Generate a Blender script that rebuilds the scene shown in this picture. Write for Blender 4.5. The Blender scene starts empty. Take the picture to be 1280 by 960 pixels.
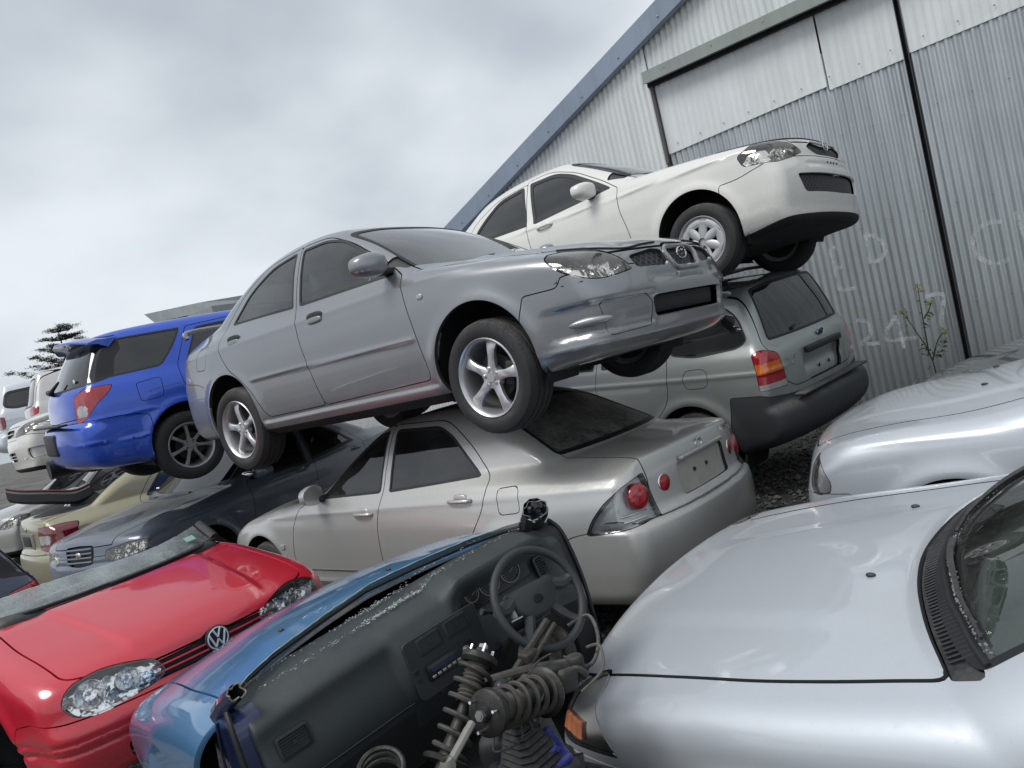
import bpy, bmesh, math, random
import numpy as np
from mathutils import Vector, Matrix, Euler
R = math.radians
random.seed(4); np.random.seed(4)
# ---------------------------------------------------------------- camera, world, light, exposure
sc = bpy.context.scene
UP = np.array([-.228, -.972, -.052]); UP /= np.linalg.norm(UP)        # world up in camera axes (x right, y down, z ahead)
HX = np.array([.752, -.140, -.645]); HX -= UP*(UP@HX); HX /= np.linalg.norm(HX)   # the direction of the rows of cars
HY = np.cross(UP, HX)
CAMH = 1.75
Rw = np.stack([HX, HY, UP])                                             # camera axes -> world axes
cam_d = bpy.data.cameras.new('camera'); cam = bpy.data.objects.new('camera', cam_d); sc.collection.objects.link(cam)
m3 = Matrix([list(Rw[:, 0]), list(-Rw[:, 1]), list(-Rw[:, 2])]).transposed()
cam.matrix_world = Matrix.Translation((0, 0, CAMH)) @ m3.to_4x4()
cam_d.sensor_width = 36; cam_d.lens = 961/1280*36; cam_d.clip_end = 3000; cam_d.clip_start = .05
sc.camera = cam
def pix(u, v, depth):
    """world point seen at photo pixel (u, v) at a distance along the view axis"""
    c = np.array([(u-640)/961*depth, (v-480)/961*depth, depth]); w = Rw@c; return Vector((w[0], w[1], w[2]+CAMH))
def ray_plane(u, v, P, n):
    c = Rw@np.array([(u-640)/961, (v-480)/961, 1.]); o = np.array([0, 0, CAMH]); n = np.array(n, float); P = np.array(P, float)
    t = (P-o)@n/(c@n); return Vector(o+c*t)

w = bpy.data.worlds.new('World'); sc.world = w; w.use_nodes = True
nt = w.node_tree; nt.nodes.clear()
def nd(nt, t, **kw):
    n = nt.nodes.new(t)
    for k, v in kw.items():
        if k in n.inputs.keys(): n.inputs[k].default_value = v
        else: setattr(n, k, v)
    return n
SUN_EL, SUN_ROT = R(55), R(200)
sky = nd(nt, 'ShaderNodeTexSky', sky_type='NISHITA', sun_disc=False, sun_elevation=SUN_EL, sun_rotation=SUN_ROT, air_density=1.0, dust_density=3.0)
tc = nd(nt, 'ShaderNodeTexCoord'); sep = nd(nt, 'ShaderNodeSeparateXYZ'); nt.links.new(tc.outputs['Generated'], sep.inputs[0])
za = nd(nt, 'ShaderNodeMath', operation='MAXIMUM'); nt.links.new(sep.outputs['Z'], za.inputs[0]); za.inputs[1].default_value = 0
zb = nd(nt, 'ShaderNodeMath', operation='ADD'); nt.links.new(za.outputs[0], zb.inputs[0]); zb.inputs[1].default_value = .42
dv = nd(nt, 'ShaderNodeVectorMath', operation='DIVIDE'); nt.links.new(tc.outputs['Generated'], dv.inputs[0])
cmb = nd(nt, 'ShaderNodeCombineXYZ')
for i in range(3): nt.links.new(zb.outputs[0], cmb.inputs[i])
nt.links.new(cmb.outputs[0], dv.inputs[1])
n1 = nd(nt, 'ShaderNodeTexNoise', Scale=1.15, Detail=3.5, Roughness=.48, Distortion=.2); nt.links.new(dv.outputs[0], n1.inputs['Vector'])
n2 = nd(nt, 'ShaderNodeTexNoise', Scale=3.4, Detail=5.0, Roughness=.5); nt.links.new(dv.outputs[0], n2.inputs['Vector'])
mixn = nd(nt, 'ShaderNodeMix', data_type='FLOAT'); mixn.inputs[0].default_value = .22
nt.links.new(n1.outputs['Fac'], mixn.inputs[2]); nt.links.new(n2.outputs['Fac'], mixn.inputs[3])
cr = nd(nt, 'ShaderNodeValToRGB'); cr.color_ramp.interpolation = 'EASE'
cr.color_ramp.elements[0].position = .34; cr.color_ramp.elements[0].color = (3.75, 4.15, 4.6, 1)
cr.color_ramp.elements[1].position = .66; cr.color_ramp.elements[1].color = (6.75, 7.15, 7.55, 1)
nt.links.new(mixn.outputs[0], cr.inputs[0])
mx = nd(nt, 'ShaderNodeMix', data_type='RGBA'); mx.inputs[0].default_value = .93
nt.links.new(sky.outputs[0], mx.inputs[6]); nt.links.new(cr.outputs[0], mx.inputs[7])
bg = nd(nt, 'ShaderNodeBackground', Strength=.10); nt.links.new(mx.outputs[2], bg.inputs[0])
wo = nd(nt, 'ShaderNodeOutputWorld'); nt.links.new(bg.outputs[0], wo.inputs[0])
sd = bpy.data.lights.new('sun', 'SUN'); sd.energy = 1.5; sd.angle = R(25); sd.color = (1, .985, .96)
so = bpy.data.objects.new('sun', sd); sc.collection.objects.link(so)
so.rotation_euler = (math.pi/2-SUN_EL, 0, math.pi-SUN_ROT)   # tuned to the sky's sun
sc.view_settings.view_transform = 'Standard'; sc.view_settings.look = 'None'; sc.view_settings.exposure = 0.36; sc.view_settings.gamma = 1
sc.render.engine = 'CYCLES'; sc.cycles.max_bounces = 6; sc.cycles.transparent_max_bounces = 12; sc.cycles.use_denoising = True
sc.cycles.caustics_reflective = False; sc.cycles.caustics_refractive = False
# ---------------------------------------------------------------- materials
MATS = {}
def mat(name):
    m = bpy.data.materials.new(name); m.use_nodes = True; m.node_tree.nodes.clear(); MATS[name] = m
    return m, m.node_tree, nd(m.node_tree, 'ShaderNodeOutputMaterial')
def noise(nt, scale, detail=4., rough=.55, coord='Object', sx=(1, 1, 1), dist=0.):
    t = nd(nt, 'ShaderNodeTexCoord'); mp = nd(nt, 'ShaderNodeMapping'); mp.inputs['Scale'].default_value = sx
    n = nd(nt, 'ShaderNodeTexNoise', Scale=scale, Detail=detail, Roughness=rough, Distortion=dist)
    nt.links.new(t.outputs[coord], mp.inputs[0]); nt.links.new(mp.outputs[0], n.inputs['Vector']); return n.outputs['Fac']
def ramp(nt, fac, a, b, ca=(0, 0, 0, 1), cb=(1, 1, 1, 1)):
    r = nd(nt, 'ShaderNodeValToRGB'); r.color_ramp.elements[0].position = a; r.color_ramp.elements[1].position = b
    r.color_ramp.elements[0].color = tuple(ca)+(1,)*(4-len(ca)); r.color_ramp.elements[1].color = tuple(cb)+(1,)*(4-len(cb)); nt.links.new(fac, r.inputs[0]); return r.outputs[0]
def fm(nt, op, a, b, clamp=False):
    n = nd(nt, 'ShaderNodeMath', operation=op, use_clamp=clamp)
    for i, v in enumerate((a, b)):
        if hasattr(v, 'links'): nt.links.new(v, n.inputs[i])
        else: n.inputs[i].default_value = v
    return n.outputs[0]
def cmix(nt, fac, a, b):
    n = nd(nt, 'ShaderNodeMix', data_type='RGBA')
    for i, v in ((0, fac), (6, a), (7, b)):
        if hasattr(v, 'links'): nt.links.new(v, n.inputs[i])
        elif i == 0: n.inputs[0].default_value = v
        else: n.inputs[i].default_value = tuple(v)+(1,)*(4-len(v))
    return n.outputs[2]
def bump(nt, h, st=.1, d=.01):
    b = nd(nt, 'ShaderNodeBump', Strength=st, Distance=d); nt.links.new(h, b.inputs['Height']); return b.outputs[0]
def P(nt, out, col, rough=.5, metal=0., coat=0., spec=.5, normal=None, trans=0.):
    p = nd(nt, 'ShaderNodeBsdfPrincipled')
    for k, v in (('Base Color', col), ('Roughness', rough), ('Metallic', metal), ('Coat Weight', coat), ('Specular IOR Level', spec), ('Transmission Weight', trans)):
        if hasattr(v, 'links'): nt.links.new(v, p.inputs[k])
        elif k == 'Base Color': p.inputs[k].default_value = tuple(v)+(1,)*(4-len(v))
        else: p.inputs[k].default_value = v
    p.inputs['Coat Roughness'].default_value = .04
    if normal is not None: nt.links.new(normal, p.inputs['Normal'])
    if out is not None: nt.links.new(p.outputs[0], out.inputs[0])
    return p
def paint(name, col, metal=.55, rough=.38, coat=1., dust=.25, dustcol=(.30, .28, .25), dirt=.3, fade=0.):
    """car paint under clear coat, road film on the lower flanks and dust that lies on upward faces"""
    m, nt, out = mat(name)
    big = noise(nt, 2.2, 5., .6); fine = noise(nt, 38., 5., .7); streak = noise(nt, 9., 4., .6, sx=(1, 1, .15))
    g = nd(nt, 'ShaderNodeNewGeometry'); sx = nd(nt, 'ShaderNodeSeparateXYZ'); nt.links.new(g.outputs['Normal'], sx.inputs[0])
    up = ramp(nt, sx.outputs['Z'], .25, .95)
    patch = ramp(nt, fm(nt, 'ADD', fm(nt, 'MULTIPLY', big, .65), fm(nt, 'MULTIPLY', fine, .35)), .36, .66)
    dfac = fm(nt, 'MULTIPLY', fm(nt, 'MULTIPLY', up, patch), dust)
    t = nd(nt, 'ShaderNodeTexCoord'); so_ = nd(nt, 'ShaderNodeSeparateXYZ'); nt.links.new(t.outputs['Object'], so_.inputs[0])
    low = ramp(nt, fm(nt, 'ADD', so_.outputs['Z'], fm(nt, 'MULTIPLY', streak, -.35)), .02, .42, (1, 1, 1), (0, 0, 0))
    lfac = fm(nt, 'MULTIPLY', fm(nt, 'MULTIPLY', low, ramp(nt, fine, .3, .6)), dirt)
    tot = fm(nt, 'MAXIMUM', dfac, lfac, True)
    base = cmix(nt, fm(nt, 'MULTIPLY', ramp(nt, big, .3, .7), .10), col, tuple(c*.75 for c in col))
    if fade: base = cmix(nt, fm(nt, 'MULTIPLY', ramp(nt, noise(nt, 1.3, 3., .5), .45, .62), fade), base, tuple(min(1, c*.5+.25) for c in col))
    spot = fm(nt, 'MULTIPLY', ramp(nt, noise(nt, 70., 2., .8), .66, .72), .35*min(1, dust*3)); run = fm(nt, 'MULTIPLY', fm(nt, 'MULTIPLY', ramp(nt, noise(nt, 30., 2., .6, sx=(1, 1, .05)), .56, .70), ramp(nt, big, .4, .65)), .22*min(1, dust*4))
    tot = fm(nt, 'MAXIMUM', tot, fm(nt, 'MAXIMUM', spot, run), True); c = cmix(nt, tot, base, dustcol)
    inv = fm(nt, 'SUBTRACT', 1., tot)
    p = P(nt, out, c, fm(nt, 'ADD', rough, fm(nt, 'MULTIPLY', tot, .5)), fm(nt, 'MULTIPLY', inv, metal), fm(nt, 'MULTIPLY', inv, coat), normal=bump(nt, noise(nt, 3.5, 2., .4), .05, .02))
    nt.links.new(fm(nt, 'ADD', fm(nt, 'MULTIPLY', fine, .06), .015), p.inputs['Coat Roughness'])
    # the inner side of the sheet metal is bare primer grey
    q = P(nt, None, (.035, .035, .038), .8); mx = nd(nt, 'ShaderNodeMixShader'); nt.links.new(g.outputs['Backfacing'], mx.inputs[0])
    nt.links.new(p.outputs[0], mx.inputs[1]); nt.links.new(q.outputs[0], mx.inputs[2]); nt.links.new(mx.outputs[0], out.inputs[0])
    return m
def plastic(name, col, rough=.5, var=.3, metal=0., bscale=60., bst=.1, coat=0., dust=0., spec=.5):
    m, nt, out = mat(name); n = noise(nt, 5., 5., .65); f = noise(nt, bscale, 3., .6)
    c = cmix(nt, fm(nt, 'MULTIPLY', ramp(nt, n, .3, .7), var), col, tuple(min(1, x*.5) for x in col))
    if dust:
        g = nd(nt, 'ShaderNodeNewGeometry'); sx = nd(nt, 'ShaderNodeSeparateXYZ'); nt.links.new(g.outputs['Normal'], sx.inputs[0])
        d = fm(nt, 'MULTIPLY', fm(nt, 'MULTIPLY', ramp(nt, sx.outputs['Z'], 0., .9), ramp(nt, fm(nt, 'ADD', fm(nt, 'MULTIPLY', n, .6), fm(nt, 'MULTIPLY', f, .4)), .38, .62)), dust); c = cmix(nt, d, c, (.26, .25, .23))
    P(nt, out, c, fm(nt, 'ADD', rough, fm(nt, 'MULTIPLY', n, .15)), metal, coat, normal=bump(nt, f, bst, .004), spec=spec); return m
def glass(name, tint=(.35, .38, .38), dust=.25, dcol=(.42, .43, .42), gl=1.0, rough=.01, streaks=False):
    m, nt, out = mat(name); tr = nd(nt, 'ShaderNodeBsdfTransparent'); tr.inputs[0].default_value = tuple(tint)+(1,)
    gs = nd(nt, 'ShaderNodeBsdfGlossy'); gs.inputs['Roughness'].default_value = rough; gs.inputs[0].default_value = (gl, gl, gl, 1)
    fr = nd(nt, 'ShaderNodeFresnel', IOR=1.52); fr2 = fm(nt, 'ADD', fm(nt, 'MULTIPLY', fr.outputs[0], 1.25), .03, True)
    mx = nd(nt, 'ShaderNodeMixShader'); nt.links.new(fr2, mx.inputs[0]); nt.links.new(tr.outputs[0], mx.inputs[1]); nt.links.new(gs.outputs[0], mx.inputs[2])
    df = nd(nt, 'ShaderNodeBsdfDiffuse'); df.inputs[0].default_value = tuple(dcol)+(1,)
    n = noise(nt, 3., 6., .65, sx=(1, 1, .4) if streaks else (1, 1, 1)); f = noise(nt, 90., 3., .7)
    d = fm(nt, 'MULTIPLY', ramp(nt, fm(nt, 'ADD', fm(nt, 'MULTIPLY', n, .7), fm(nt, 'MULTIPLY', f, .3)), .32, .72), dust)
    m2 = nd(nt, 'ShaderNodeMixShader'); nt.links.new(d, m2.inputs[0]); nt.links.new(mx.outputs[0], m2.inputs[1]); nt.links.new(df.outputs[0], m2.inputs[2]); nt.links.new(m2.outputs[0], out.inputs[0])
    return m
def lamp(name, col, ribs=60., axis='X', rough=.08):
    """moulded lamp plastic: fine ribs under a glossy face"""
    m, nt, out = mat(name); t = nd(nt, 'ShaderNodeTexCoord'); wv = nd(nt, 'ShaderNodeTexWave', wave_type='BANDS', bands_direction=axis, Scale=ribs/6.28*1.0, Distortion=0.); nt.links.new(t.outputs['Object'], wv.inputs['Vector'])
    n = noise(nt, 12., 2., .5); c = cmix(nt, fm(nt, 'MULTIPLY', ramp(nt, fm(nt, 'MULTIPLY', wv.outputs['Fac'], ramp(nt, n, .3, .7)), .1, .8), .7), tuple(x*.72 for x in col), tuple(min(1, x*1.15) for x in col))
    P(nt, out, c, rough, 0., 1., normal=bump(nt, wv.outputs['Fac'], .25, .004)); return m
def chrome(name, col=(.75, .76, .78), rough=.12, nscale=14., nst=.5):
    m, nt, out = mat(name); n = noise(nt, nscale, 2., .5); f = noise(nt, 60., 3., .6)
    P(nt, out, cmix(nt, ramp(nt, f, .35, .75), col, tuple(c*.75 for c in col)), fm(nt, 'ADD', rough, fm(nt, 'MULTIPLY', f, .1)), 1., normal=bump(nt, n, nst, .03)); return m

GLASS = glass('tinted_glass', (.50, .55, .55), .10)
GLASS_SIDE = glass('grey_side_glass', (.13, .145, .15), .12, (.30, .31, .31))
GLASS_D = glass('dark_privacy_glass', (.025, .03, .035), .12, (.20, .21, .22))
GLASS_W = glass('windscreen_glass', (.70, .80, .77), .07)
GLASS_G = glass('green_windscreen_glass', (.50, .62, .55), .14, (.42, .45, .42))
LENS = glass('clear_lens', (.97, .98, .98), .06, (.7, .7, .68), rough=.02)
LENS_Y = glass('hazed_lens', (.96, .95, .90), .22, (.80, .78, .70), rough=.04)
RUBBER = plastic('tyre_rubber', (.028, .028, .029), .75, .35, dust=.5)
SEAL = plastic('black_rubber_seal', (.012, .013, .015), .45, .2)
BLACK = plastic('black_plastic', (.020, .021, .024), .5, .3, dust=.25)
GAPM = plastic('shut_line_shade', (.030, .030, .032), .9, .3)  # near-black colour on turned-in panel edges stands in for shade in the gaps
UNDER = plastic('underbody_black', (.012, .012, .013), .8, .5, dust=.1)
TRIM = plastic('cabin_trim_grey', (.13, .135, .14), .7, .3)
SEATM = plastic('seat_fabric_grey', (.24, .25, .255), .9, .35, bscale=300., bst=.4)
ALLOY = plastic('alloy_wheel_silver', (.60, .60, .61), .32, .25, .75)
ALLOY_D = plastic('alloy_wheel_dull_grey', (.42, .425, .435), .38, .3, .75)
HUBCAP = plastic('hubcap_silver', (.50, .51, .52), .4, .2, .5)
STEEL = plastic('bare_steel', (.32, .32, .33), .4, .5, .9)
RUST = plastic('rusty_dusty_steel', (.046, .042, .038), .62, .6, .35, 40., .6, dust=.28)
OILY = plastic('oily_black_steel', (.024, .023, .022), .42, .5, .5, 40., .5, dust=.25)
CHROME = chrome('chrome_plating', (.82, .83, .85), .06, 14., .0)
REFL = chrome('lamp_reflector', (.90, .90, .90), .16)
REFL2 = chrome('faceted_reflector', (.95, .95, .95), .10, 13., 1.)
BOWL = plastic('bright_lamp_bowl', (.90, .90, .89), .25, .12, .1, 25., .5)
RED_L = lamp('red_lamp_plastic', (.42, .012, .022)); RED_D = lamp('dark_red_lamp_plastic', (.18, .006, .012)); AMBER = lamp('amber_lamp_plastic', (.75, .17, .015)); CLEARP = lamp('clear_ribbed_lamp_plastic', (.50, .50, .50)); PEACH = lamp('faded_orange_lamp_plastic', (.72, .26, .13))
def grillemat(name, a=(.003, .003, .004), b=(.060, .062, .065), sc_=30., diag=True):
    m, nt, out = mat(name); t = nd(nt, 'ShaderNodeTexCoord'); fs = []
    for ang in ((45, -45) if diag else (0, 90)):
        mp = nd(nt, 'ShaderNodeMapping'); mp.inputs['Rotation'].default_value = (R(ang), 0, 0); nt.links.new(t.outputs['Object'], mp.inputs[0])
        wv = nd(nt, 'ShaderNodeTexWave', wave_type='BANDS', bands_direction='Y', Scale=sc_/3.14); nt.links.new(mp.outputs[0], wv.inputs['Vector']); fs.append(wv.outputs['Fac'])
    f = fm(nt, 'MAXIMUM', fs[0], fs[1]); r = ramp(nt, f, .78, .88)
    P(nt, out, cmix(nt, r, a, b), .5, normal=bump(nt, r, .6, .01)); return m
GRILLE = grillemat('black_mesh_grille')
# ---------------------------------------------------------------- geometry engine
def smoothtab(pts, sig=.04):
    pts = sorted(pts); xs = np.array([p[0] for p in pts]); ys = np.array([p[1] for p in pts])
    X = np.arange(xs[0]-.3, xs[-1]+.3, .01); Y = np.interp(X, xs, ys)
    n = max(1, int(3*sig/.01)); k = np.exp(-.5*(np.arange(-n, n+1)*.01/sig)**2); k /= k.sum()
    Y = np.convolve(np.pad(Y, n, mode='edge'), k, 'valid')
    return lambda q: np.interp(q, X, Y)

def spline(pts, closed=True, n=8):
    """Catmull-Rom through points; a point with a third element is a sharp corner."""
    P = [np.array(p[:2], float) for p in pts]; S = [len(p) > 2 for p in pts]; N = len(P); out = []
    for i in range(N if closed else N-1):
        p1, p2 = P[i], P[(i+1) % N]
        p0 = P[i-1] if (closed or i > 0) else p1
        p3 = P[(i+2) % N] if (closed or i+2 < N) else p2
        L = np.linalg.norm(p2-p1)
        def tan(a, b, c, sharp):
            if sharp: return (c-b) if a is None else (b-a)
            d = c-a; l = np.linalg.norm(d)+1e-9
            return d/l*L
        m1 = (p2-p1) if S[i] else tan(p0, p1, p2, False)
        m2 = (p2-p1) if S[(i+1) % N] else tan(p1, p2, p3, False)
        for k in range(n):
            t = k/n; h = t*t*(3-2*t)
            out.append((2*t**3-3*t*t+1)*p1+(t**3-2*t*t+t)*m1+(-2*t**3+3*t*t)*p2+(t**3-t*t)*m2)
    if not closed: out.append(P[-1])
    return np.array(out)

def psdf(poly, u, v):
    """signed distance to a closed polygon, negative inside"""
    d = np.full(u.shape, 1e9); ins = np.zeros(u.shape, bool); N = len(poly)
    for i in range(N):
        a = poly[i]; b = poly[(i+1) % N]; e = b-a; L2 = e@e
        if L2 < 1e-12: continue
        wx = u-a[0]; wy = v-a[1]; t = np.clip((wx*e[0]+wy*e[1])/L2, 0, 1)
        d = np.minimum(d, (wx-t*e[0])**2+(wy-t*e[1])**2)
        c = ((a[1] > v) != (b[1] > v))
        if a[1] != b[1]: ins ^= c & (u < (b[0]-a[0])*(v-a[1])/(b[1]-a[1])+a[0])
    d = np.sqrt(d); return np.where(ins, -d, d)

def fillet(pts, r=.02, n=4):
    pts = [p for i, p in enumerate(pts) if math.hypot(p[0]-pts[i-1][0], p[1]-pts[i-1][1]) > 1e-6]
    P = [np.array(p[:2], float) for p in pts]; out = []
    for i, p in enumerate(P):
        rr = pts[i][2] if len(pts[i]) > 2 else r
        a, b = P[i-1]-p, P[(i+1) % len(P)]-p; la, lb = np.linalg.norm(a), np.linalg.norm(b)
        q = min(rr, la*.45, lb*.45); A = p+a/la*q; B = p+b/lb*q
        for k in range(n+1):
            t = k/n; out.append((1-t)**2*A+2*t*(1-t)*p+t*t*B)
    return np.array(out)

def smax(a, b, k):
    h = np.maximum(k-np.abs(a-b), 0)/k
    return np.maximum(a, b)+h*h*k*.25
def sstep(a, b, x):
    t = np.clip((x-a)/(b-a), 0, 1); return t*t*(3-2*t)

def surface_nets(F, org, h):
    S = F < 0; nx, ny, nz = F.shape
    cnt = np.zeros((nx-1, ny-1, nz-1), np.int8); C8 = [(i, j, k) for i in (0, 1) for j in (0, 1) for k in (0, 1)]
    sl = lambda i, n: slice(i, n-1+i)
    for c in C8: cnt += S[sl(c[0], nx), sl(c[1], ny), sl(c[2], nz)]
    act = (cnt > 0) & (cnt < 8); I = np.argwhere(act); idx = np.full(act.shape, -1, np.int64); idx[act] = np.arange(len(I))
    acc = np.zeros((len(I), 3)); num = np.zeros(len(I))
    for a in C8:
        for ax in range(3):
            if a[ax]: continue
            b = list(a); b[ax] = 1
            fa = F[I[:, 0]+a[0], I[:, 1]+a[1], I[:, 2]+a[2]]; fb = F[I[:, 0]+b[0], I[:, 1]+b[1], I[:, 2]+b[2]]
            m = (fa < 0) != (fb < 0); t = np.where(m, fa/np.where(m, fa-fb, 1), 0)
            q = np.tile(np.array(a, float), (len(I), 1)); q[:, ax] = t
            acc += q*m[:, None]; num += m
    V = org+h*(I+acc/num[:, None]); Q = []
    for ax in range(3):
        a1, a2 = (ax+1) % 3, (ax+2) % 3
        s0 = [slice(None)]*3; s1 = [slice(None)]*3; s0[ax] = slice(0, -1); s1[ax] = slice(1, None)
        A = S[tuple(s0)]; B = S[tuple(s1)]; E = np.argwhere(A != B)
        ok = (E[:, a1] > 0) & (E[:, a2] > 0) & (E[:, a1] < F.shape[a1]-1) & (E[:, a2] < F.shape[a2]-1); E = E[ok]
        fl = A[E[:, 0], E[:, 1], E[:, 2]]
        def cell(d1, d2):
            e = E.copy(); e[:, a1] += d1; e[:, a2] += d2; return idx[e[:, 0], e[:, 1], e[:, 2]]
        q = np.c_[cell(-1, -1), cell(0, -1), cell(0, 0), cell(-1, 0)]
        q[~fl] = q[~fl][:, ::-1]; Q.append(q)
    return V, np.concatenate(Q)

class Shell:
    """A car skin: the zero set of a smooth function, cut along outlines into panels."""
    def __init__(s, prof, W, inset, plan, bow, bowp=2.4, crown=((-2.5, .02), (2.5, .05)), k=((0, .12), (.9, .10), (1.1, .09), (1.5, .09)), slope=0.0, gh=None, belt=.95, feats=(), h=.025, clip=None, zshift=None):
        poly = spline(prof); s.poly = poly; s.W = W; s.slope = slope; s.belt = belt; s.feats = list(feats); s.h = h
        x0, z0 = poly.min(0)-.25; x1, z1 = poly.max(0)+.25
        s.gx = np.arange(x0, x1, .012); s.gz = np.arange(z0, z1, .012)
        U, Vv = np.meshgrid(s.gx, s.gz, indexing='ij'); D = psdf(poly, U, Vv)
        k1 = np.exp(-.5*(np.arange(-3, 4)/1.1)**2); k1 /= k1.sum()
        D = np.apply_along_axis(lambda r: np.convolve(np.pad(r, 3, mode='edge'), k1, 'valid'), 0, D)
        D = np.apply_along_axis(lambda r: np.convolve(np.pad(r, 3, mode='edge'), k1, 'valid'), 1, D); s.D = D
        s.inset = smoothtab(inset, .022); s.plan = smoothtab(plan, .06); s.bow = smoothtab(bow, .10); s.bowp = bowp
        s.crown = smoothtab(crown, .1); s.k = smoothtab(k, .04); s.gh = smoothtab(gh, .1) if gh else (lambda x: 0*x)
        xs = (x0+.2, x1-.2); zs = (z0+.2, z1-.2)
        if clip: xs = (max(xs[0], clip[0]), min(xs[1], clip[1]))
        X = np.arange(xs[0], xs[1], h); Z = np.arange(zs[0], zs[1], h); ny = int((W+.1)/h)+1; Y = (np.arange(0, ny))*h+h*.5
        G = np.stack(np.meshgrid(X, Y, Z, indexing='ij'), -1)
        Fh = s.f(G.reshape(-1, 3)).reshape(G.shape[:3]); Ff = np.concatenate([Fh[:, ::-1], Fh], 1)
        V, Q = surface_nets(Ff, np.array([X[0], -Y[-1], Z[0]]), h)
        for _ in range(4): V = s.project(V)
        a = np.linalg.norm(V[Q[:, 0]]-V[Q[:, 2]], axis=1); b = np.linalg.norm(V[Q[:, 1]]-V[Q[:, 3]], axis=1); m = (a < b)[:, None]
        T1 = np.where(m, Q[:, [0, 1, 2]], Q[:, [0, 1, 3]]); T2 = np.where(m, Q[:, [0, 2, 3]], Q[:, [1, 2, 3]])
        s.V = V; s.F = np.concatenate([T1, T2]); s.L = np.zeros(len(s.F), int); s.names = ['body']
    def prof_d(s, x, z):
        fx = np.clip((x-s.gx[0])/.012, 0, len(s.gx)-1.001); fz = np.clip((z-s.gz[0])/.012, 0, len(s.gz)-1.001)
        i = fx.astype(int); j = fz.astype(int); a = fx-i; b = fz-j; D = s.D
        return (D[i, j]*(1-a)+D[i+1, j]*a)*(1-b)+(D[i, j+1]*(1-a)+D[i+1, j+1]*a)*b
    def half(s, x, z):
        zz = z-s.slope*x
        return s.plan(x)-s.inset(zz)-s.gh(x)*sstep(s.belt-.02, s.belt+.10, zz)
    def f(s, p):
        x, y, z = p[:, 0], np.abs(p[:, 1]), p[:, 2]; r = np.clip(y/s.W, 0, 1.1)
        xx = x+s.bow(x)*r**s.bowp; zz = z+s.crown(x)*r*r*sstep(.45, .75, z)
        v = smax(s.prof_d(xx, zz), (y-s.half(x, z))*.98, s.k(z))
        for ft in s.feats: v = v-ft(x, y, z)
        return v
    def grad(s, p, e=.01):
        g = np.empty_like(p)
        for i in range(3):
            d = np.zeros(3); d[i] = e; g[:, i] = (s.f(p+d)-s.f(p-d))/(2*e)
        return g
    def project(s, p, e=.006):
        g = s.grad(p, e); n2 = (g*g).sum(1); n2 = np.maximum(n2, .2)
        st = np.clip(s.f(p)/n2, -.05, .05); return p-g*st[:, None]
    def label(s, n):
        s.names.append(n); return len(s.names)-1
    def split(s, g):
        """cut the mesh along g=0; returns per-face inside flag"""
        F = s.F; sg = g < 0; c = sg[F].sum(1); mix = (c > 0) & (c < 3)
        if not mix.any(): return c == 3
        M = F[mix]; ml = s.L[mix]; sm = sg[M]; lone_in = sm.sum(1) == 1
        k = np.where(lone_in, sm.argmax(1), (~sm).argmax(1)); r = np.arange(len(M))
        a, b, c3 = M[r, k], M[r, (k+1) % 3], M[r, (k+2) % 3]
        E = np.concatenate([np.c_[a, b], np.c_[a, c3]]); Es = np.sort(E, 1)
        U, inv = np.unique(Es, axis=0, return_inverse=True); inv = inv.ravel()
        g0, g1 = g[U[:, 0]], g[U[:, 1]]; t = np.clip(g0/(g0-g1), .03, .97)[:, None]
        NV = s.V[U[:, 0]]*(1-t)+s.V[U[:, 1]]*t; base = len(s.V); s.V = np.concatenate([s.V, NV])
        ab = base+inv[:len(M)]; ac = base+inv[len(M):]
        keep = ~mix
        s.F = np.concatenate([F[keep], np.c_[a, ab, ac], np.c_[ab, b, c3], np.c_[ab, c3, ac]])
        s.L = np.concatenate([s.L[keep], ml, ml, ml])
        return np.concatenate([c[keep] == 3, lone_in, ~lone_in, ~lone_in])
    def cut(s, gfun, name, over=None, gap=0.0):
        """faces with gfun<0 (and a label in over) become panel name; gap: width of the open joint round it"""
        lab = s.label(name) if name not in s.names else s.names.index(name)
        ov = None if over is None else [s.names.index(o) for o in over if o in s.names]
        def okf(): return (s.L >= 0) if ov is None else np.isin(s.L, ov+[-1])
        if gap > 0:
            i = s.split(gfun(s.V)-gap/2); tmp = s.label('_t'+name); m = i & okf(); s.L[m] = tmp
            i = s.split(gfun(s.V)+gap/2); s.L[(s.L == tmp) & i] = lab; s.L[s.L == tmp] = -1
        else:
            i = s.split(gfun(s.V)); s.L[i & okf()] = lab
        return lab
    # --- outlines
    def side(s, pts, sgn, ymin=.3, r=.03, raw=False):
        P = pts if raw else fillet(pts, r)
        lo = P.min(0)-.08; hi = P.max(0)+.08
        def g(V):
            out = np.full(len(V), .08); m = (V[:, 0] > lo[0]) & (V[:, 0] < hi[0]) & (V[:, 2] > lo[1]) & (V[:, 2] < hi[1]) & (V[:, 1]*sgn > 0)
            q = V[m]; out[m] = np.maximum(psdf(P, q[:, 0], q[:, 2]), ymin-q[:, 1]*sgn); return out
        return g
    def az(s, pts, ang, cond=None, r=.03):
        """outline seen horizontally from azimuth ang (0 = from the front, 90 = from the left): u grows to the car's left"""
        P = fillet(pts, r); a = math.radians(ang); ca, sa = math.cos(a), math.sin(a); lo = P.min(0)-.08; hi = P.max(0)+.08
        def g(V):
            u = V[:, 1]*ca-V[:, 0]*sa; w = V[:, 0]*ca+V[:, 1]*sa; out = np.full(len(V), .08)
            m = (u > lo[0]) & (u < hi[0]) & (V[:, 2] > lo[1]) & (V[:, 2] < hi[1]) & (w > 0)
            if cond is not None: m &= cond(V)
            out[m] = psdf(P, u[m], V[m, 2]); return out
        return g
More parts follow.
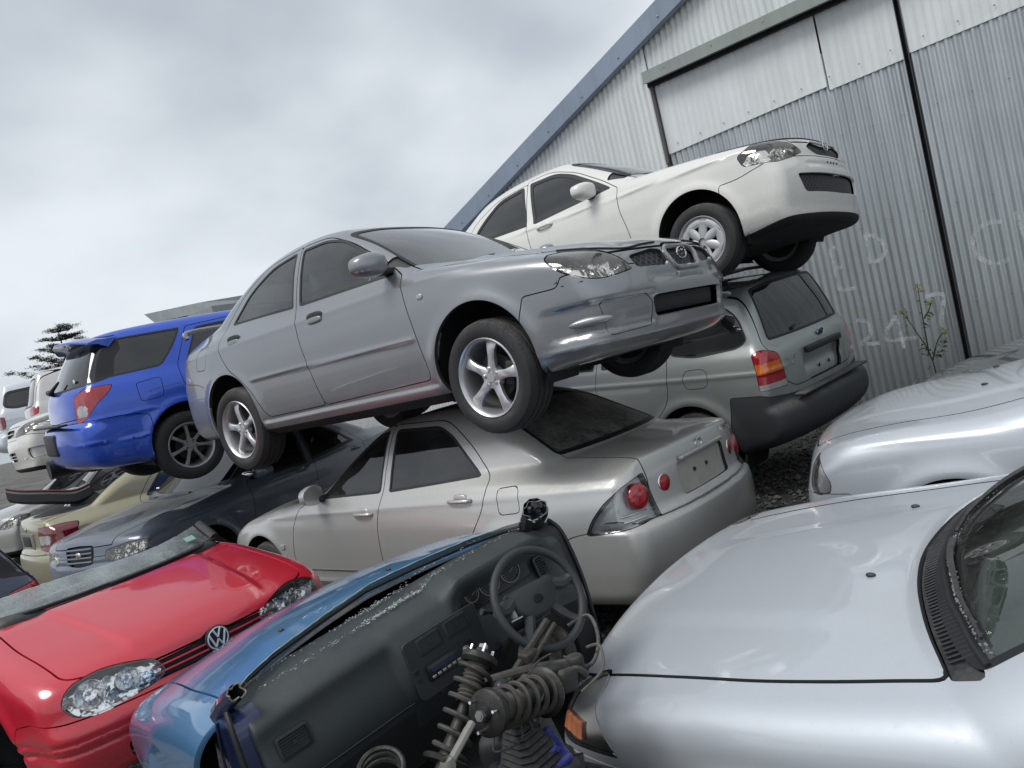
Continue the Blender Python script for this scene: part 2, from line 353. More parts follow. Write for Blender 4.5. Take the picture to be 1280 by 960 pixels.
    def top(s, pts, zmin=.6, r=.03, raw=False):
        P = pts if raw else fillet(pts, r); lo = P.min(0)-.08; hi = P.max(0)+.08
        def g(V):
            out = np.full(len(V), .08); m = (V[:, 0] > lo[0]) & (V[:, 0] < hi[0]) & (V[:, 1] > lo[1]) & (V[:, 1] < hi[1]) & (V[:, 2] > zmin-.1)
            q = V[m]; out[m] = np.maximum(psdf(P, q[:, 0], q[:, 1]), zmin-q[:, 2]); return out
        return g
    def finish(s):
        n0 = len(s.V); s.V = s.project(s.project(s.V, .004), .004)
        g = s.grad(s.V, .009); s.N = g/np.linalg.norm(g, axis=1, keepdims=True)
    def ground_point(s, x, y, z0=.9):
        """height of the top skin at (x, y)"""
        lo, hi = z0-.4, 1.9; z = np.linspace(hi, .2, 400); v = s.f(np.c_[np.full(400, x), np.full(400, y), z])
        i = max(1, int(np.argmax(v < 0))); t = v[i-1]/(v[i-1]-v[i]+1e-12); return z[i-1]+(z[i]-z[i-1])*t
    def side_y(s, x, z):
        y = np.linspace(1.1, 0, 500); v = s.f(np.c_[np.full(500, x), y, np.full(500, z)]); i = max(1, int(np.argmax(v < 0))); t = v[i-1]/(v[i-1]-v[i]+1e-12); return y[i-1]+(y[i]-y[i-1])*t
    def front_x(s, y, z, sgn=1):
        x = np.linspace(2.6, .2, 900)*sgn; v = s.f(np.c_[x, np.full(900, y), np.full(900, z)]); i = max(1, int(np.argmax(v < 0))); t = v[i-1]/(v[i-1]-v[i]+1e-12); return x[i-1]+(x[i]-x[i-1])*t
    def normal(s, p):
        g = s.grad(np.array([p], float), .01)[0]; return g/np.linalg.norm(g)

def link(o, parent=None):
    bpy.context.scene.collection.objects.link(o)
    if parent is not None: o.parent = parent
    return o
def mesh_obj(name, V, F, mats, parent=None, N=None, mi=None, smooth=True, ang=None):
    me = bpy.data.meshes.new(name); V = np.asarray(V, float)
    me.from_pydata(V.tolist(), [], [list(map(int, f)) for f in F] if not isinstance(F, np.ndarray) else F.tolist())
    for m in (mats if isinstance(mats, (list, tuple)) else [mats]): me.materials.append(m)
    if mi is not None: me.polygons.foreach_set('material_index', np.asarray(mi, np.int32))
    if smooth: me.polygons.foreach_set('use_smooth', np.ones(len(me.polygons), bool))
    if N is not None: me.normals_split_custom_set_from_vertices(N.tolist())
    elif ang is not None: me.set_sharp_from_angle(angle=math.radians(ang))
    me.update(); return link(bpy.data.objects.new(name, me), parent)

def panel(sh, labs, name, mat, parent, off=0.0, lip=.012, lipmat=None, side=None, back=False):
    """one labelled region of the shell as a mesh object with a turned-in edge"""
    ids = [sh.names.index(l) for l in ([labs] if isinstance(labs, str) else labs) if l in sh.names]
    F = sh.F[np.isin(sh.L, ids)]
    if side is not None: F = F[(sh.V[F].mean(1)[:, 1]*side) > 0]
    if not len(F): return None
    u, inv = np.unique(F, return_inverse=True); F = inv.reshape(-1, 3); V = sh.V[u]+sh.N[u]*off; N = sh.N[u]
    ar = np.linalg.norm(np.cross(V[F[:, 1]]-V[F[:, 0]], V[F[:, 2]]-V[F[:, 0]]), axis=1); F = F[ar > 1e-9]
    mi = np.zeros(len(F), int)
    if lip > 0:
        E = np.concatenate([F[:, [0, 1]], F[:, [1, 2]], F[:, [2, 0]]]); key = np.sort(E, 1)
        U, iv, ct = np.unique(key, axis=0, return_inverse=True, return_counts=True); B = E[ct[iv.ravel()] == 1]
        if len(B):
            bv, binv = np.unique(B, return_inverse=True); binv = binv.reshape(-1, 2); n0 = len(V); nb = len(bv)
            # outward in-surface direction per boundary vertex
            e = V[B[:, 1]]-V[B[:, 0]]; on = np.cross(e, N[B[:, 0]]); acc = np.zeros((nb, 3)); np.add.at(acc, binv[:, 0], on); np.add.at(acc, binv[:, 1], on)
            acc /= np.linalg.norm(acc, axis=1, keepdims=True)+1e-9
            V = np.concatenate([V, V[bv], V[bv]-N[bv]*lip]); nn = acc*.8+N[bv]*.35; nn /= np.linalg.norm(nn, axis=1, keepdims=True)
            N = np.concatenate([N, nn, acc])
            q0, q1 = n0+binv[:, 0], n0+binv[:, 1]; r0, r1 = q0+nb, q1+nb
            LF = np.concatenate([np.c_[q0, r1, q1], np.c_[q0, r0, r1]]); F = np.concatenate([F, LF]); mi = np.concatenate([mi, np.ones(len(LF), int)])
    return mesh_obj(name, V, F, [mat, lipmat or mat], parent, N=N, mi=mi)
# ---------------------------------------------------------------- things, parts
def thing(name, label, cat, M=None, group=None):
    o = bpy.data.objects.new(name, None); o.empty_display_size = .3; link(o)
    o['label'] = label; o['category'] = cat
    if group: o['group'] = group
    if M is not None: o.matrix_world = M
    return o
def tag(o, label, cat, group=None):
    o['label'] = label; o['category'] = cat
    if group: o['group'] = group
    return o
def pose(x, y, z, yaw, pitch=0., roll=0.):
    """yaw about up, pitch nose-up, roll left-side-up, degrees"""
    return Matrix.Translation((x, y, z)) @ Matrix.Rotation(R(yaw), 4, 'Z') @ Matrix.Rotation(R(-pitch), 4, 'Y') @ Matrix.Rotation(R(roll), 4, 'X')
class MB:
    """mesh builder: collects pieces of ONE part"""
    def __init__(s): s.V = []; s.F = []; s.M = []; s.n = 0
    def add(s, V, F, m=0):
        V = np.asarray(V, float); s.V.append(V); s.F += [[int(i)+s.n for i in f] for f in F]; s.M += [m]*len(F); s.n += len(V); return s
    def build(s, name, mats, parent=None, ang=35, smooth=True, fix=False):
        if fix:
            bm = bmesh.new(); me = bpy.data.meshes.new('tmp'); me.from_pydata(np.concatenate(s.V).tolist(), [], s.F); bm.from_mesh(me); bmesh.ops.recalc_face_normals(bm, faces=bm.faces[:]); s.F = [[v.index for v in f.verts] for f in bm.faces]; bm.free(); bpy.data.meshes.remove(me)
        return mesh_obj(name, np.concatenate(s.V), s.F, mats, parent, mi=s.M, ang=ang, smooth=smooth)
    def xf(s, M, i0=0):
        M = np.array(M); s.V = [v if k < i0 else v@M[:3, :3].T+M[:3, 3] for k, v in enumerate(s.V)]; return s
def lathe(prof, n=32, axis='y', close=False, a0=0., a1=2*math.pi, flip=False):
    """prof: (radius, along) pairs turned about an axis"""
    full = abs(a1-a0-2*math.pi) < 1e-6; m = n if full else n+1; A = a0+(a1-a0)*np.arange(m)/n; V = []
    for r, h in prof:
        c, s_ = np.cos(A)*r, np.sin(A)*r; hh = np.full(m, h)
        V.append(np.stack({'y': (c, hh, s_), 'z': (c, s_, hh), 'x': (hh, c, s_)}[axis], 1))
    F = []; N = len(prof)
    for i in range(N-1 if not close else N):
        j = (i+1) % N
        for k in range(n if full else n):
            k2 = (k+1) % m
            if not full and k == n: continue
            q = [i*m+k, j*m+k, j*m+k2, i*m+k2]; F.append(q[::-1] if flip else q)
    return np.concatenate(V), F
def box(c, s, M=None):
    c = np.array(c, float); s = np.array(s, float)/2; V = np.array([[x, y, z] for x in (-1, 1) for y in (-1, 1) for z in (-1, 1)])*s+c
    F = [(0, 1, 3, 2), (4, 6, 7, 5), (0, 4, 5, 1), (2, 3, 7, 6), (0, 2, 6, 4), (1, 5, 7, 3)]
    if M is not None: M = np.array(M); V = V@M[:3, :3].T+M[:3, 3]
    return V, F
def rbox(c, s, r=.03, seg=3, M=None, taper=None):
    bm = bmesh.new(); bmesh.ops.create_cube(bm, size=1)
    for v in bm.verts:
        v.co = Vector((v.co.x*s[0], v.co.y*s[1], v.co.z*s[2]))
        if taper and v.co.z > 0: v.co.x *= taper[0]; v.co.y *= taper[1]
    bmesh.ops.bevel(bm, geom=bm.edges[:], offset=r, segments=seg, profile=.5, affect='EDGES', clamp_overlap=True)
    bm.verts.ensure_lookup_table(); V = np.array([v.co[:] for v in bm.verts])+np.array(c); F = [[v.index for v in f.verts] for f in bm.faces]; bm.free()
    if M is not None: M = np.array(M); V = V@M[:3, :3].T+M[:3, 3]
    return V, F
def tube(P_, r, n=8, caps=True):
    P_ = [np.array(p, float) for p in P_]; rr = r if hasattr(r, '__len__') else [r]*len(P_); V = []; F = []; prev = None
    for i, p in enumerate(P_):
        t = P_[min(i+1, len(P_)-1)]-P_[max(i-1, 0)]; t /= np.linalg.norm(t)+1e-9
        if prev is None: a = np.array([0, 0, 1.]) if abs(t[2]) < .9 else np.array([1., 0, 0])
        else: a = prev
        u = a-t*(a@t); u /= np.linalg.norm(u)+1e-9; v = np.cross(t, u); prev = u
        for k in range(n):
            an = 2*math.pi*k/n; V.append(p+(u*math.cos(an)+v*math.sin(an))*rr[i])
    for i in range(len(P_)-1):
        for k in range(n): F.append((i*n+k, i*n+(k+1) % n, (i+1)*n+(k+1) % n, (i+1)*n+k))
    if caps: F.append(list(range(n))[::-1]); F.append([(len(P_)-1)*n+k for k in range(n)])
    return np.array(V), F
def smoothpath(pts, n=6): 
    P_ = [np.array(p, float) for p in pts]; out = []
    for i in range(len(P_)-1):
        p0 = P_[max(i-1, 0)]; p1 = P_[i]; p2 = P_[i+1]; p3 = P_[min(i+2, len(P_)-1)]
        for k in range(n):
            t = k/n; out.append(.5*((2*p1)+(-p0+p2)*t+(2*p0-5*p1+4*p2-p3)*t*t+(-p0+3*p1-3*p2+p3)*t**3))
    out.append(P_[-1]); return out
def prism(poly, d0, d1, axis='y', M=None, bev=0.):
    """extrude a 2-D outline; axis y: (x,z) outline, x: (y,z) outline, z: (x,y) outline"""
    poly = np.asarray(poly, float)[:, :2]; n = len(poly); c = poly.mean(0)
    def at(q, d):
        z = np.full(len(q), d); return np.stack({'y': (q[:, 0], z, q[:, 1]), 'x': (z, q[:, 0], q[:, 1]), 'z': (q[:, 0], q[:, 1], z)}[axis], 1)
    rows = [at(poly, d0), at(poly, d1)]
    if bev: 
        sg = 1 if d1 > d0 else -1; dirs = poly-c; L = np.linalg.norm(dirs, axis=1, keepdims=True); rows = [at(poly, d0), at(poly, d1-sg*bev), at(poly-dirs/L*bev, d1)]
    F = []
    for i in range(len(rows)-1):
        for k in range(n): F.append((i*n+k, i*n+(k+1) % n, (i+1)*n+(k+1) % n, (i+1)*n+k))
    F.append(list(range(n))[::-1]); F.append([(len(rows)-1)*n+k for k in range(n)]); V = np.concatenate(rows)
    if M is not None: M = np.array(M); V = V@M[:3, :3].T+M[:3, 3]
    return V, F
def text_mesh(txt, size, depth=.002):
    cu = bpy.data.curves.new('lettering', 'FONT'); cu.body = txt; cu.size = size; cu.extrude = depth; cu.align_x = 'CENTER'; cu.align_y = 'CENTER'
    o = bpy.data.objects.new('lettering', cu); sc.collection.objects.link(o); dg = bpy.context.evaluated_depsgraph_get(); me = bpy.data.meshes.new_from_object(o.evaluated_get(dg))
    V = np.array([v.co[:] for v in me.vertices]); F = [list(p.vertices) for p in me.polygons]; bpy.data.objects.remove(o); bpy.data.meshes.remove(me); return V, F
def frame(pos, out, up=(0, 0, 1)):
    """matrix with local z = out, y near up"""
    z = Vector(out).normalized(); x = Vector(up).cross(z).normalized(); y = z.cross(x); return Matrix.Translation(pos) @ Matrix((x, y, z)).transposed().to_4x4()

def wheel(parent, x, y, z, sgn, style='star5', r=.315, wd=.205, rr=.208, steer=0., camber=0., matr=None, detail=True):
    """a tyre with a rim inside it; sgn = side the face looks to (+1 left)"""
    w = bpy.data.objects.new('wheel', None); link(w, parent); w.location = (x, y, z); w.rotation_euler = (R(camber)*sgn, R(random.uniform(0, 72)), R(steer)); s = sgn; n = 48 if detail else 24
    h = wd/2
    tp = [(rr, h-.012), (rr+.012, h-.002), (rr+.035, h+.006), (r-.045, h+.008), (r-.018, h-.004), (r-.006, h-.022), (r-.001, h-.045)]
    grooves = []
    for yy in ((.045, .0, -.045) if detail else ()): grooves += [(r, yy+.009), (r-.007, yy+.006), (r-.007, yy-.006), (r, yy-.009)]
    tp = tp+grooves+[(a, -b) for a, b in tp[::-1]]
    b = MB(); V, F = lathe([(a, c*s) for a, c in tp], n, flip=s < 0); b.add(V, F); b.build('tyre', RUBBER, w, ang=30)
    matr = matr or ALLOY; b = MB()
    V, F = lathe([(rr+.003, (h-.014)*s), (rr+.008, (h-.004)*s), (rr+.003, (h+.002)*s), (rr-.008, (h-.006)*s), (rr-.014, (h-.02)*s), (rr-.022, (h-.06)*s), (rr-.03, (-h+.02)*s), (rr-.0, (-h+.005)*s)], n, flip=s < 0); b.add(V, F)
    fy = h-.018
    def spoke(a, sec, steps):
        """sec: list of (radius, half width, face depth, thickness)"""
        Vs = []; 
        for (q, hw, fd, th) in steps:
            for (u, d) in ((-hw, fd-th), (-hw, fd-.008), (-hw*.62, fd), (hw*.62, fd), (hw, fd-.008), (hw, fd-th)): Vs.append((u, d*s, q))
        Vs = np.array(Vs); ca, sa = math.cos(a), math.sin(a); X = Vs[:, 0]*ca+Vs[:, 2]*sa; Z = -Vs[:, 0]*sa+Vs[:, 2]*ca; Vs = np.stack((X, Vs[:, 1], Z), 1); Fs = []
        m = 6
        for i in range(len(steps)-1):
            for k in range(m): 
                q = (i*m+k, i*m+(k+1) % m, (i+1)*m+(k+1) % m, (i+1)*m+k); Fs.append(q if s < 0 else q[::-1])
        b.add(Vs, Fs)
    if style == 'star5':
        for i in range(5): spoke(i*2*math.pi/5, 6, [(.03, .034, fy-.012, .03), (.07, .026, fy-.010, .03), (.11, .022, fy-.006, .028), (.155, .027, fy-.004, .026), (rr-.028, .036, fy-.010, .03), (rr-.010, .046, fy-.022, .03)])
    elif style == 'seven':
        for i in range(7): spoke(i*2*math.pi/7, 6, [(.03, .024, fy-.016, .03), (.08, .015, fy-.012, .024), (.14, .015, fy-.008, .022), (rr-.012, .021, fy-.012, .024)])
    elif style == 'cap':
        V, F = lathe([(rr-.004, (fy-.002)*s), (rr-.03, (fy+.010)*s), (.135, (fy+.004)*s), (.12, (fy+.0)*s)], n, flip=s < 0); b.add(V, F)
        for i in range(7): spoke(i*2*math.pi/7, 6, [(.03, .030, fy+.006, .02), (.09, .034, fy+.008, .02), (.15, .032, fy+.006, .02), (rr-.02, .040, fy+.010, .02)])
    hubr = {'star5': .062, 'seven': .058, 'cap': .06}[style]
    V, F = lathe([(0, (fy-.008)*s), (.028, (fy-.008)*s), (.032, (fy-.016)*s), (hubr, (fy-.016)*s), (hubr+.006, (fy-.05)*s)][::-1], 24, flip=s > 0); b.add(V, F[::-1])
    b.build('rim', matr, w, ang=40)
    b = MB(); lug = 5
    for i in range(lug):
        a = (i+.5)*2*math.pi/lug; V, F = lathe([(0, .014), (.008, .014), (.0095, .008), (.0095, 0)], 8, flip=s < 0); V = V*[1, s, 1]+[.048*math.cos(a), (fy-.016)*s, .048*math.sin(a)]; b.add(V, F)
    b.build('lug_nut', CHROME if style != 'cap' else HUBCAP, w) if detail else None
    b = MB(); V, F = lathe([(.0, (h-.075)*s), (.06, (h-.075)*s), (.062, (h-.085)*s), (.125, (h-.085)*s), (.125, (h-.105)*s), (0, (h-.105)*s)], 32, flip=s < 0); b.add(V, F); b.add(*rbox((.105, (h-.09)*s, .03), (.06, .06, .13), .012)); b.build('brake_disc', RUST, w)
    b = MB(); V, F = lathe([(0, (-h+.03)*s), (rr-.03, (-h+.03)*s)], 24); b.add(V, F); b.build('wheel_back', UNDER, w)
    return w
def liner(parent, x, z, ra, y0, y1, sgn):
    """black wheel-well tub"""
    b = MB(); V, F = lathe([(ra+.035, y1*sgn), (ra+.03, y0*sgn), (.001, y0*sgn)], 28, a0=R(-28), a1=R(208)); V = V+[x, 0, z]; b.add(V, F); return b.build('wheel_well', UNDER, parent)
def superell(c, s, e=2.6, n=20, m=14, fn=None):
    V = []; F = []
    for i in range(m+1):
        ph = -math.pi/2+math.pi*i/m
        for k in range(n):
            th = 2*math.pi*k/n; f = lambda w: math.copysign(abs(w)**(2/e), w); V.append((f(math.cos(ph))*f(math.cos(th))*s[0], f(math.cos(ph))*f(math.sin(th))*s[1], f(math.sin(ph))*s[2]))
    V = np.array(V)
    if fn is not None: V = fn(V)
    V = V+np.array(c)
    for i in range(m):
        for k in range(n): F.append((i*n+k, i*n+(k+1) % n, (i+1)*n+(k+1) % n, (i+1)*n+k))
    return V, F
def mirror(parent, x, y, z, sgn, m, size=(.055, .105, .072)):
    """door mirror: painted housing, glass, black foot"""
    y = y*sgn
    def sh(V): V = V.copy(); V[:, 0] += np.where(V[:, 0] > 0, V[:, 0]*.5, 0); V[:, 2] *= 1-.25*(V[:, 1]*sgn > 0)*(abs(V[:, 1])/size[1]); V[:, 0] = np.where(V[:, 0] < -.02, -.02, V[:, 0]); V[:, 0] -= .25*V[:, 1]*sgn; return V
    b = MB().add(*superell((x, y+sgn*(size[1]+.05), z+.045), size, 3.0, fn=sh)); o = b.build('door_mirror', m, parent, ang=50)
    V, F = superell((x-.018, y+sgn*(size[1]+.05), z+.045), (.006, size[1]*.86, size[2]*.8), 3.); V[:, 0] -= .25*(V[:, 1]-y-sgn*(size[1]+.05))*sgn; MB().add(V, F).build('mirror_glass', CHROME, o)
    MB().add(*rbox((x+.015, y+sgn*.035, z+.0), (.07, .13, .045), .015)).build('mirror_foot', BLACK, o); return o
def seat(parent, x, y, z, s=1., m=None):
    m = m or SEATM; b = MB(); b.add(*rbox((x, y, z), (.50, .50, .16), .06, 4)); o = b.build('seat', m, parent)
    Mx = Matrix.Translation((x-.24, y, z+.05)) @ Matrix.Rotation(R(-18), 4, 'Y'); b = MB(); b.add(*rbox((0, 0, .28), (.14, .50, .58), .06, 4, Mx, (.8, .82))); b.build('backrest', m, o)
    b = MB(); b.add(*rbox((-.02, 0, .66), (.09, .26, .17), .04, 4, Mx)); b.add(*tube([Mx@Vector((-.02, -.06, .5)), Mx@Vector((-.02, -.06, .62))], .006)); b.add(*tube([Mx@Vector((-.02, .06, .5)), Mx@Vector((-.02, .06, .62))], .006)); b.build('headrest', m, o); return o
def steering(parent, x, y, z, tilt=25., r=.185, detail=False):
    Mx = Matrix.Translation((x, y, z)) @ Matrix.Rotation(R(-90+tilt), 4, 'Y'); b = MB(); V, F = lathe([(r+.014*math.cos(a), .014*math.sin(a)) for a in np.linspace(0, 2*math.pi, 10, endpoint=False)], 40, axis='z', close=True); b.add(V, F); b.add(*rbox((0, 0, -.02), (.16, .20, .06), .025)); b.add(*rbox((0, 0, -.015), (.05, .34, .02), .008)); b.add(*rbox((-.09, 0, -.015), (.16, .04, .02), .008)); b.xf(Mx); return b.build('steering_wheel', BLACK, parent)
def cabin(root, xf=.75, xr=-1.2, hw=.62, zb=.92, rhd=True, zf=.28, dash=True, seats=True, rear=True, zs=.0, parcel=None):
    b = MB(); b.add(*box(((xf+xr)/2, 0, zf-.02), (xf-xr, hw*2+.1, .04))); b.add(*box((xf+.02, 0, (zf+zb)/2-.05), (.04, hw*2, zb-zf-.1))); b.build('cabin_floor', UNDER, root)
    if dash: MB().add(*rbox((xf-.18, 0, zb-.12), (.46, hw*2-.02, .22), .07, 4)).build('dashboard', TRIM, root); steering(root, xf-.50, -.36 if rhd else .36, zb-.12)
    if seats:
        for sg in (1, -1): seat(root, .0, .36*sg, .48+zs)
    if rear:
        Mx = Matrix.Translation((xr+.25, 0, .5+zs)) @ Matrix.Rotation(R(-22), 4, 'Y'); b = MB(); b.add(*rbox((xr+.52, 0, .47+zs), (.48, 1.2, .16), .06)); b.add(*rbox((0, 0, .28), (.16, 1.22, .56), .06, 3, Mx))
        for sg in (1, -1): b.add(*rbox((-.02, .38*sg, .64), (.09, .24, .16), .04, 3, Mx))
        b.build('rear_seat', SEATM, root)
    if parcel: MB().add(*rbox(((parcel[0]+parcel[1])/2, 0, zb-.01), (abs(parcel[0]-parcel[1]), hw*2-.06, .04), .015)).build('parcel_shelf', TRIM, root)
def handle(root, sh, x, z, sgn, m, L=.17, style='flap'):
    y = sh.side_y(x, z); b = MB()
    if style == 'flap':      # recessed pull with a painted flap
        V, F = superell((x, (y-.004)*sgn, z), (L*.5, .010, .042), 3.2); o = MB().add(V, F).build('handle_recess', BLACK, root)
        b.add(*superell((x, (y+.004)*sgn, z-.012), (L*.44, .013, .022), 3.)); 
    else:
        V, F = superell((x, (y-.010)*sgn, z+.01), (L*.30, .014, .034), 2.6); o = MB().add(V, F).build('handle_recess', m, root)
        pts = smoothpath([(x+L*.5, (y+.0)*sgn, z), (x+L*.38, (y+.022)*sgn, z+.003), (x, (y+.030)*sgn, z+.004), (x-L*.38, (y+.022)*sgn, z+.003), (x-L*.5, (y+.0)*sgn, z)], 4); b.add(*tube(pts, .0125, 10))
    return b.build('door_handle', m, root)
def wiper(parent, pts, name='wiper'):
    return MB().add(*tube(smoothpath(pts, 5), [.009]*((len(pts)-1)*5+1), 6)).build(name, BLACK, parent)
def bowl(parent, p, d, r, depth=.05, m=None, bulb=True, up=(0, 0, 1)):
    Mx = frame(p, d, up); b = MB(); V, F = lathe([(r*t, -depth*(1-t*t)) for t in (0.02, .25, .5, .75, .92, 1.)]+[(r*1.06, .004)], 24, axis='z'); b.add(V, F)
    if bulb: b.add(*lathe([(.0, -depth*.25), (.008, -depth*.25), (.010, -depth*.4), (.010, -depth)], 10, axis='z'), 1)
    b.xf(Mx); return b.build('reflector', [m or REFL, CHROME], parent)
def oncar(sh, pts, off=.0, front=True, sgn=1):
    return [np.array([sh.front_x(y, z, sgn)+off*sgn, y, z]) for y, z in pts]
# ---------------------------------------------------------------- shared car recipe
INS = [(.15, .10), (.22, .05), (.30, .018), (.42, .004), (.55, .0), (.70, .004), (.80, .018), (.87, .038), (.925, .065), (.95, .085), (1.05, .125), (1.20, .195), (1.33, .27), (1.45, .36)]
def symm(half):
    """close a half outline (lateral >= 0) with its mirror image; points are (lateral, other[, r])"""
    return list(half)+[(-p[0],)+tuple(p[1:]) for p in half[::-1]]
def symx(half): return [(p[0], p[1])+tuple(p[2:]) for p in half]+[(p[0], -p[1])+tuple(p[2:]) for p in half[::-1]]
def car_shell(c):
    sh = Shell(c['prof'], c['W'], c.get('inset', INS), c['plan'], c['bow'], c.get('bowp', 2.6), crown=c.get('crown', ((-2.3, .03), (-1.5, .02), (-1, .05), (0, .05), (.7, .03), (1.4, .055), (2.2, .05))),
               k=c.get('k', ((0, .10), (.6, .11), (.85, .08), (1.1, .07), (1.5, .10))), slope=c.get('slope', .01), gh=c.get('gh', ((-2, .1), (-1.3, .05), (-.6, 0), (.2, 0), (.9, .04))), belt=c.get('belt', .95), h=c.get('h', .025), clip=c.get('clip'),
               feats=[flare(ax, c.get('az', .31), c.get('ra', .34), c.get('fl', .014)) for ax in c['axles']]+list(c.get('feats', ())))
    uf = c.get('underf', 0.); sh.cut(lambda V: V[:, 2]-c.get('under', .205)-uf*sstep(1.5, 2.05, V[:, 0]), 'under')
    if 'bf' in c: sh.cut(xz(c['bf']), 'bumper_front', ['body'], .006)
    if 'br' in c: sh.cut(xz(c['br']), 'bumper_rear', ['body'], .006)
    if 'hood' in c:
        g = sh.top(symx(c['hood']), .55, .04); zc = c.get('hoodz', .70); sh.cut(lambda V: np.maximum(g(V), zc-V[:, 2]), 'hood', ['body', 'bumper_front'], c.get('hgap', .009))
    if 'trunk' in c:
        g = sh.top(symx(c['trunk']), .55, .04); zc = c.get('trunkz', .70); sh.cut(lambda V: np.maximum(g(V), zc-V[:, 2]), 'trunk', ['body', 'bumper_rear'], .007)
    if 'gate' in c: sh.cut(sh.az(symm(c['gate']), 180, lambda V: V[:, 0] < c.get('gatex', -.9)), 'trunk', ['body', 'bumper_rear'], .007)
    if 'cowl' in c: sh.cut(sh.top(symx(c['cowl']), .75, .02), 'cowl', ['body'])
    if 'ws' in c: framed(sh, sh.az(symm(c['ws']), 0, lambda V: (V[:, 0] > c.get('wsx', (-.3, 1.1))[0]) & (V[:, 0] < c.get('wsx', (-.3, 1.1))[1])), 'ws', .02, ['body', 'cowl'])
    if 'rw' in c: framed(sh, sh.az(symm(c['rw']), 180, lambda V: V[:, 0] < c.get('rwx', -.9)), 'rw', .02, ['body', 'trunk'])
    for s_ in (1, -1):
        g = lambda q: sh.side(q, s_)
        for n, own in (('fdoor', 'fwin'), ('rdoor', 'rwin')):
            if n in c: sh.cut(g(c[n]), n, ['body'], .006)
            if own in c: framed(sh, g(c[own]), n, c.get('seal', .016), [n])
        if 'quarter' in c: framed(sh, g(c['quarter']), 'quarter', c.get('qseal', .014), ['body', 'rdoor', 'rdoor_frame', 'rdoor_glass'])
    if 'fuel' in c:
        y = c.get('fuelside', -1); sh.cut(sh.side(c['fuel'], y), 'fuel', ['body'], .005)
    for n, ang, poly, over in c.get('cuts', ()):
        g = sh.az(poly, ang, lambda V: V[:, 1] > 0) if abs(ang) not in (0, 180) else sh.az(poly, ang, lambda V: V[:, 0]*(1 if ang == 0 else -1) > .8)
        gap = .004
        sh.cut(g, n+'_L', over, gap)
        sh.cut(mir(g), n+'_R', over, gap)
    for n, ang, poly, over in c.get('mid', ()): sh.cut(sh.az(poly, ang, lambda V: V[:, 0]*(1 if ang == 0 else -1) > .5), n, over, .004)
    for ax in c['axles']: sh.cut(arch_g(ax, c.get('az', .325), c.get('ra', .34)), 'hole')
    sh.finish(); return sh
SK = ['body', 'hood', 'bumper_front', 'bumper_rear', 'trunk', 'fdoor', 'rdoor']
def std_std(root, sh, c, pm, glassm=None, side=None):
    build_common(root, sh, c, pm, glassm or GLASS_W, side or GLASS)
    for s_ in (1, -1):
        for i, ax in enumerate(c['axles']):
            if c.get('wheels', True) is False: continue
            liner(root, ax, c.get('az', .325), c.get('ra', .34), .45, c['W']-.06, s_)
            if c.get('wheels', True) is True or i in c['wheels']:
                wheel(root, ax, (c['W']-.125)*s_, c.get('wz', .30), s_, c.get('wstyle', 'star5'), c.get('wr', .31), .195, c.get('rr', .205), steer=c.get('steer', 0) if ax > 0 else 0, matr=c.get('wm'), detail=c.get('wdetail', True))
        if 'mirror' in c: mirror(root, c['mirror'][0], c['mirror'][1], c['mirror'][2], s_, pm)
        for x, z in c.get('handles', ()): handle(root, sh, x, z, s_, pm, style=c.get('hstyle', 'bar'))
    if 'cabin' in c: cabin(root, **c['cabin'])
def seat_on(sh, y, z, sgn=1): return sh.front_x(y, z, sgn)
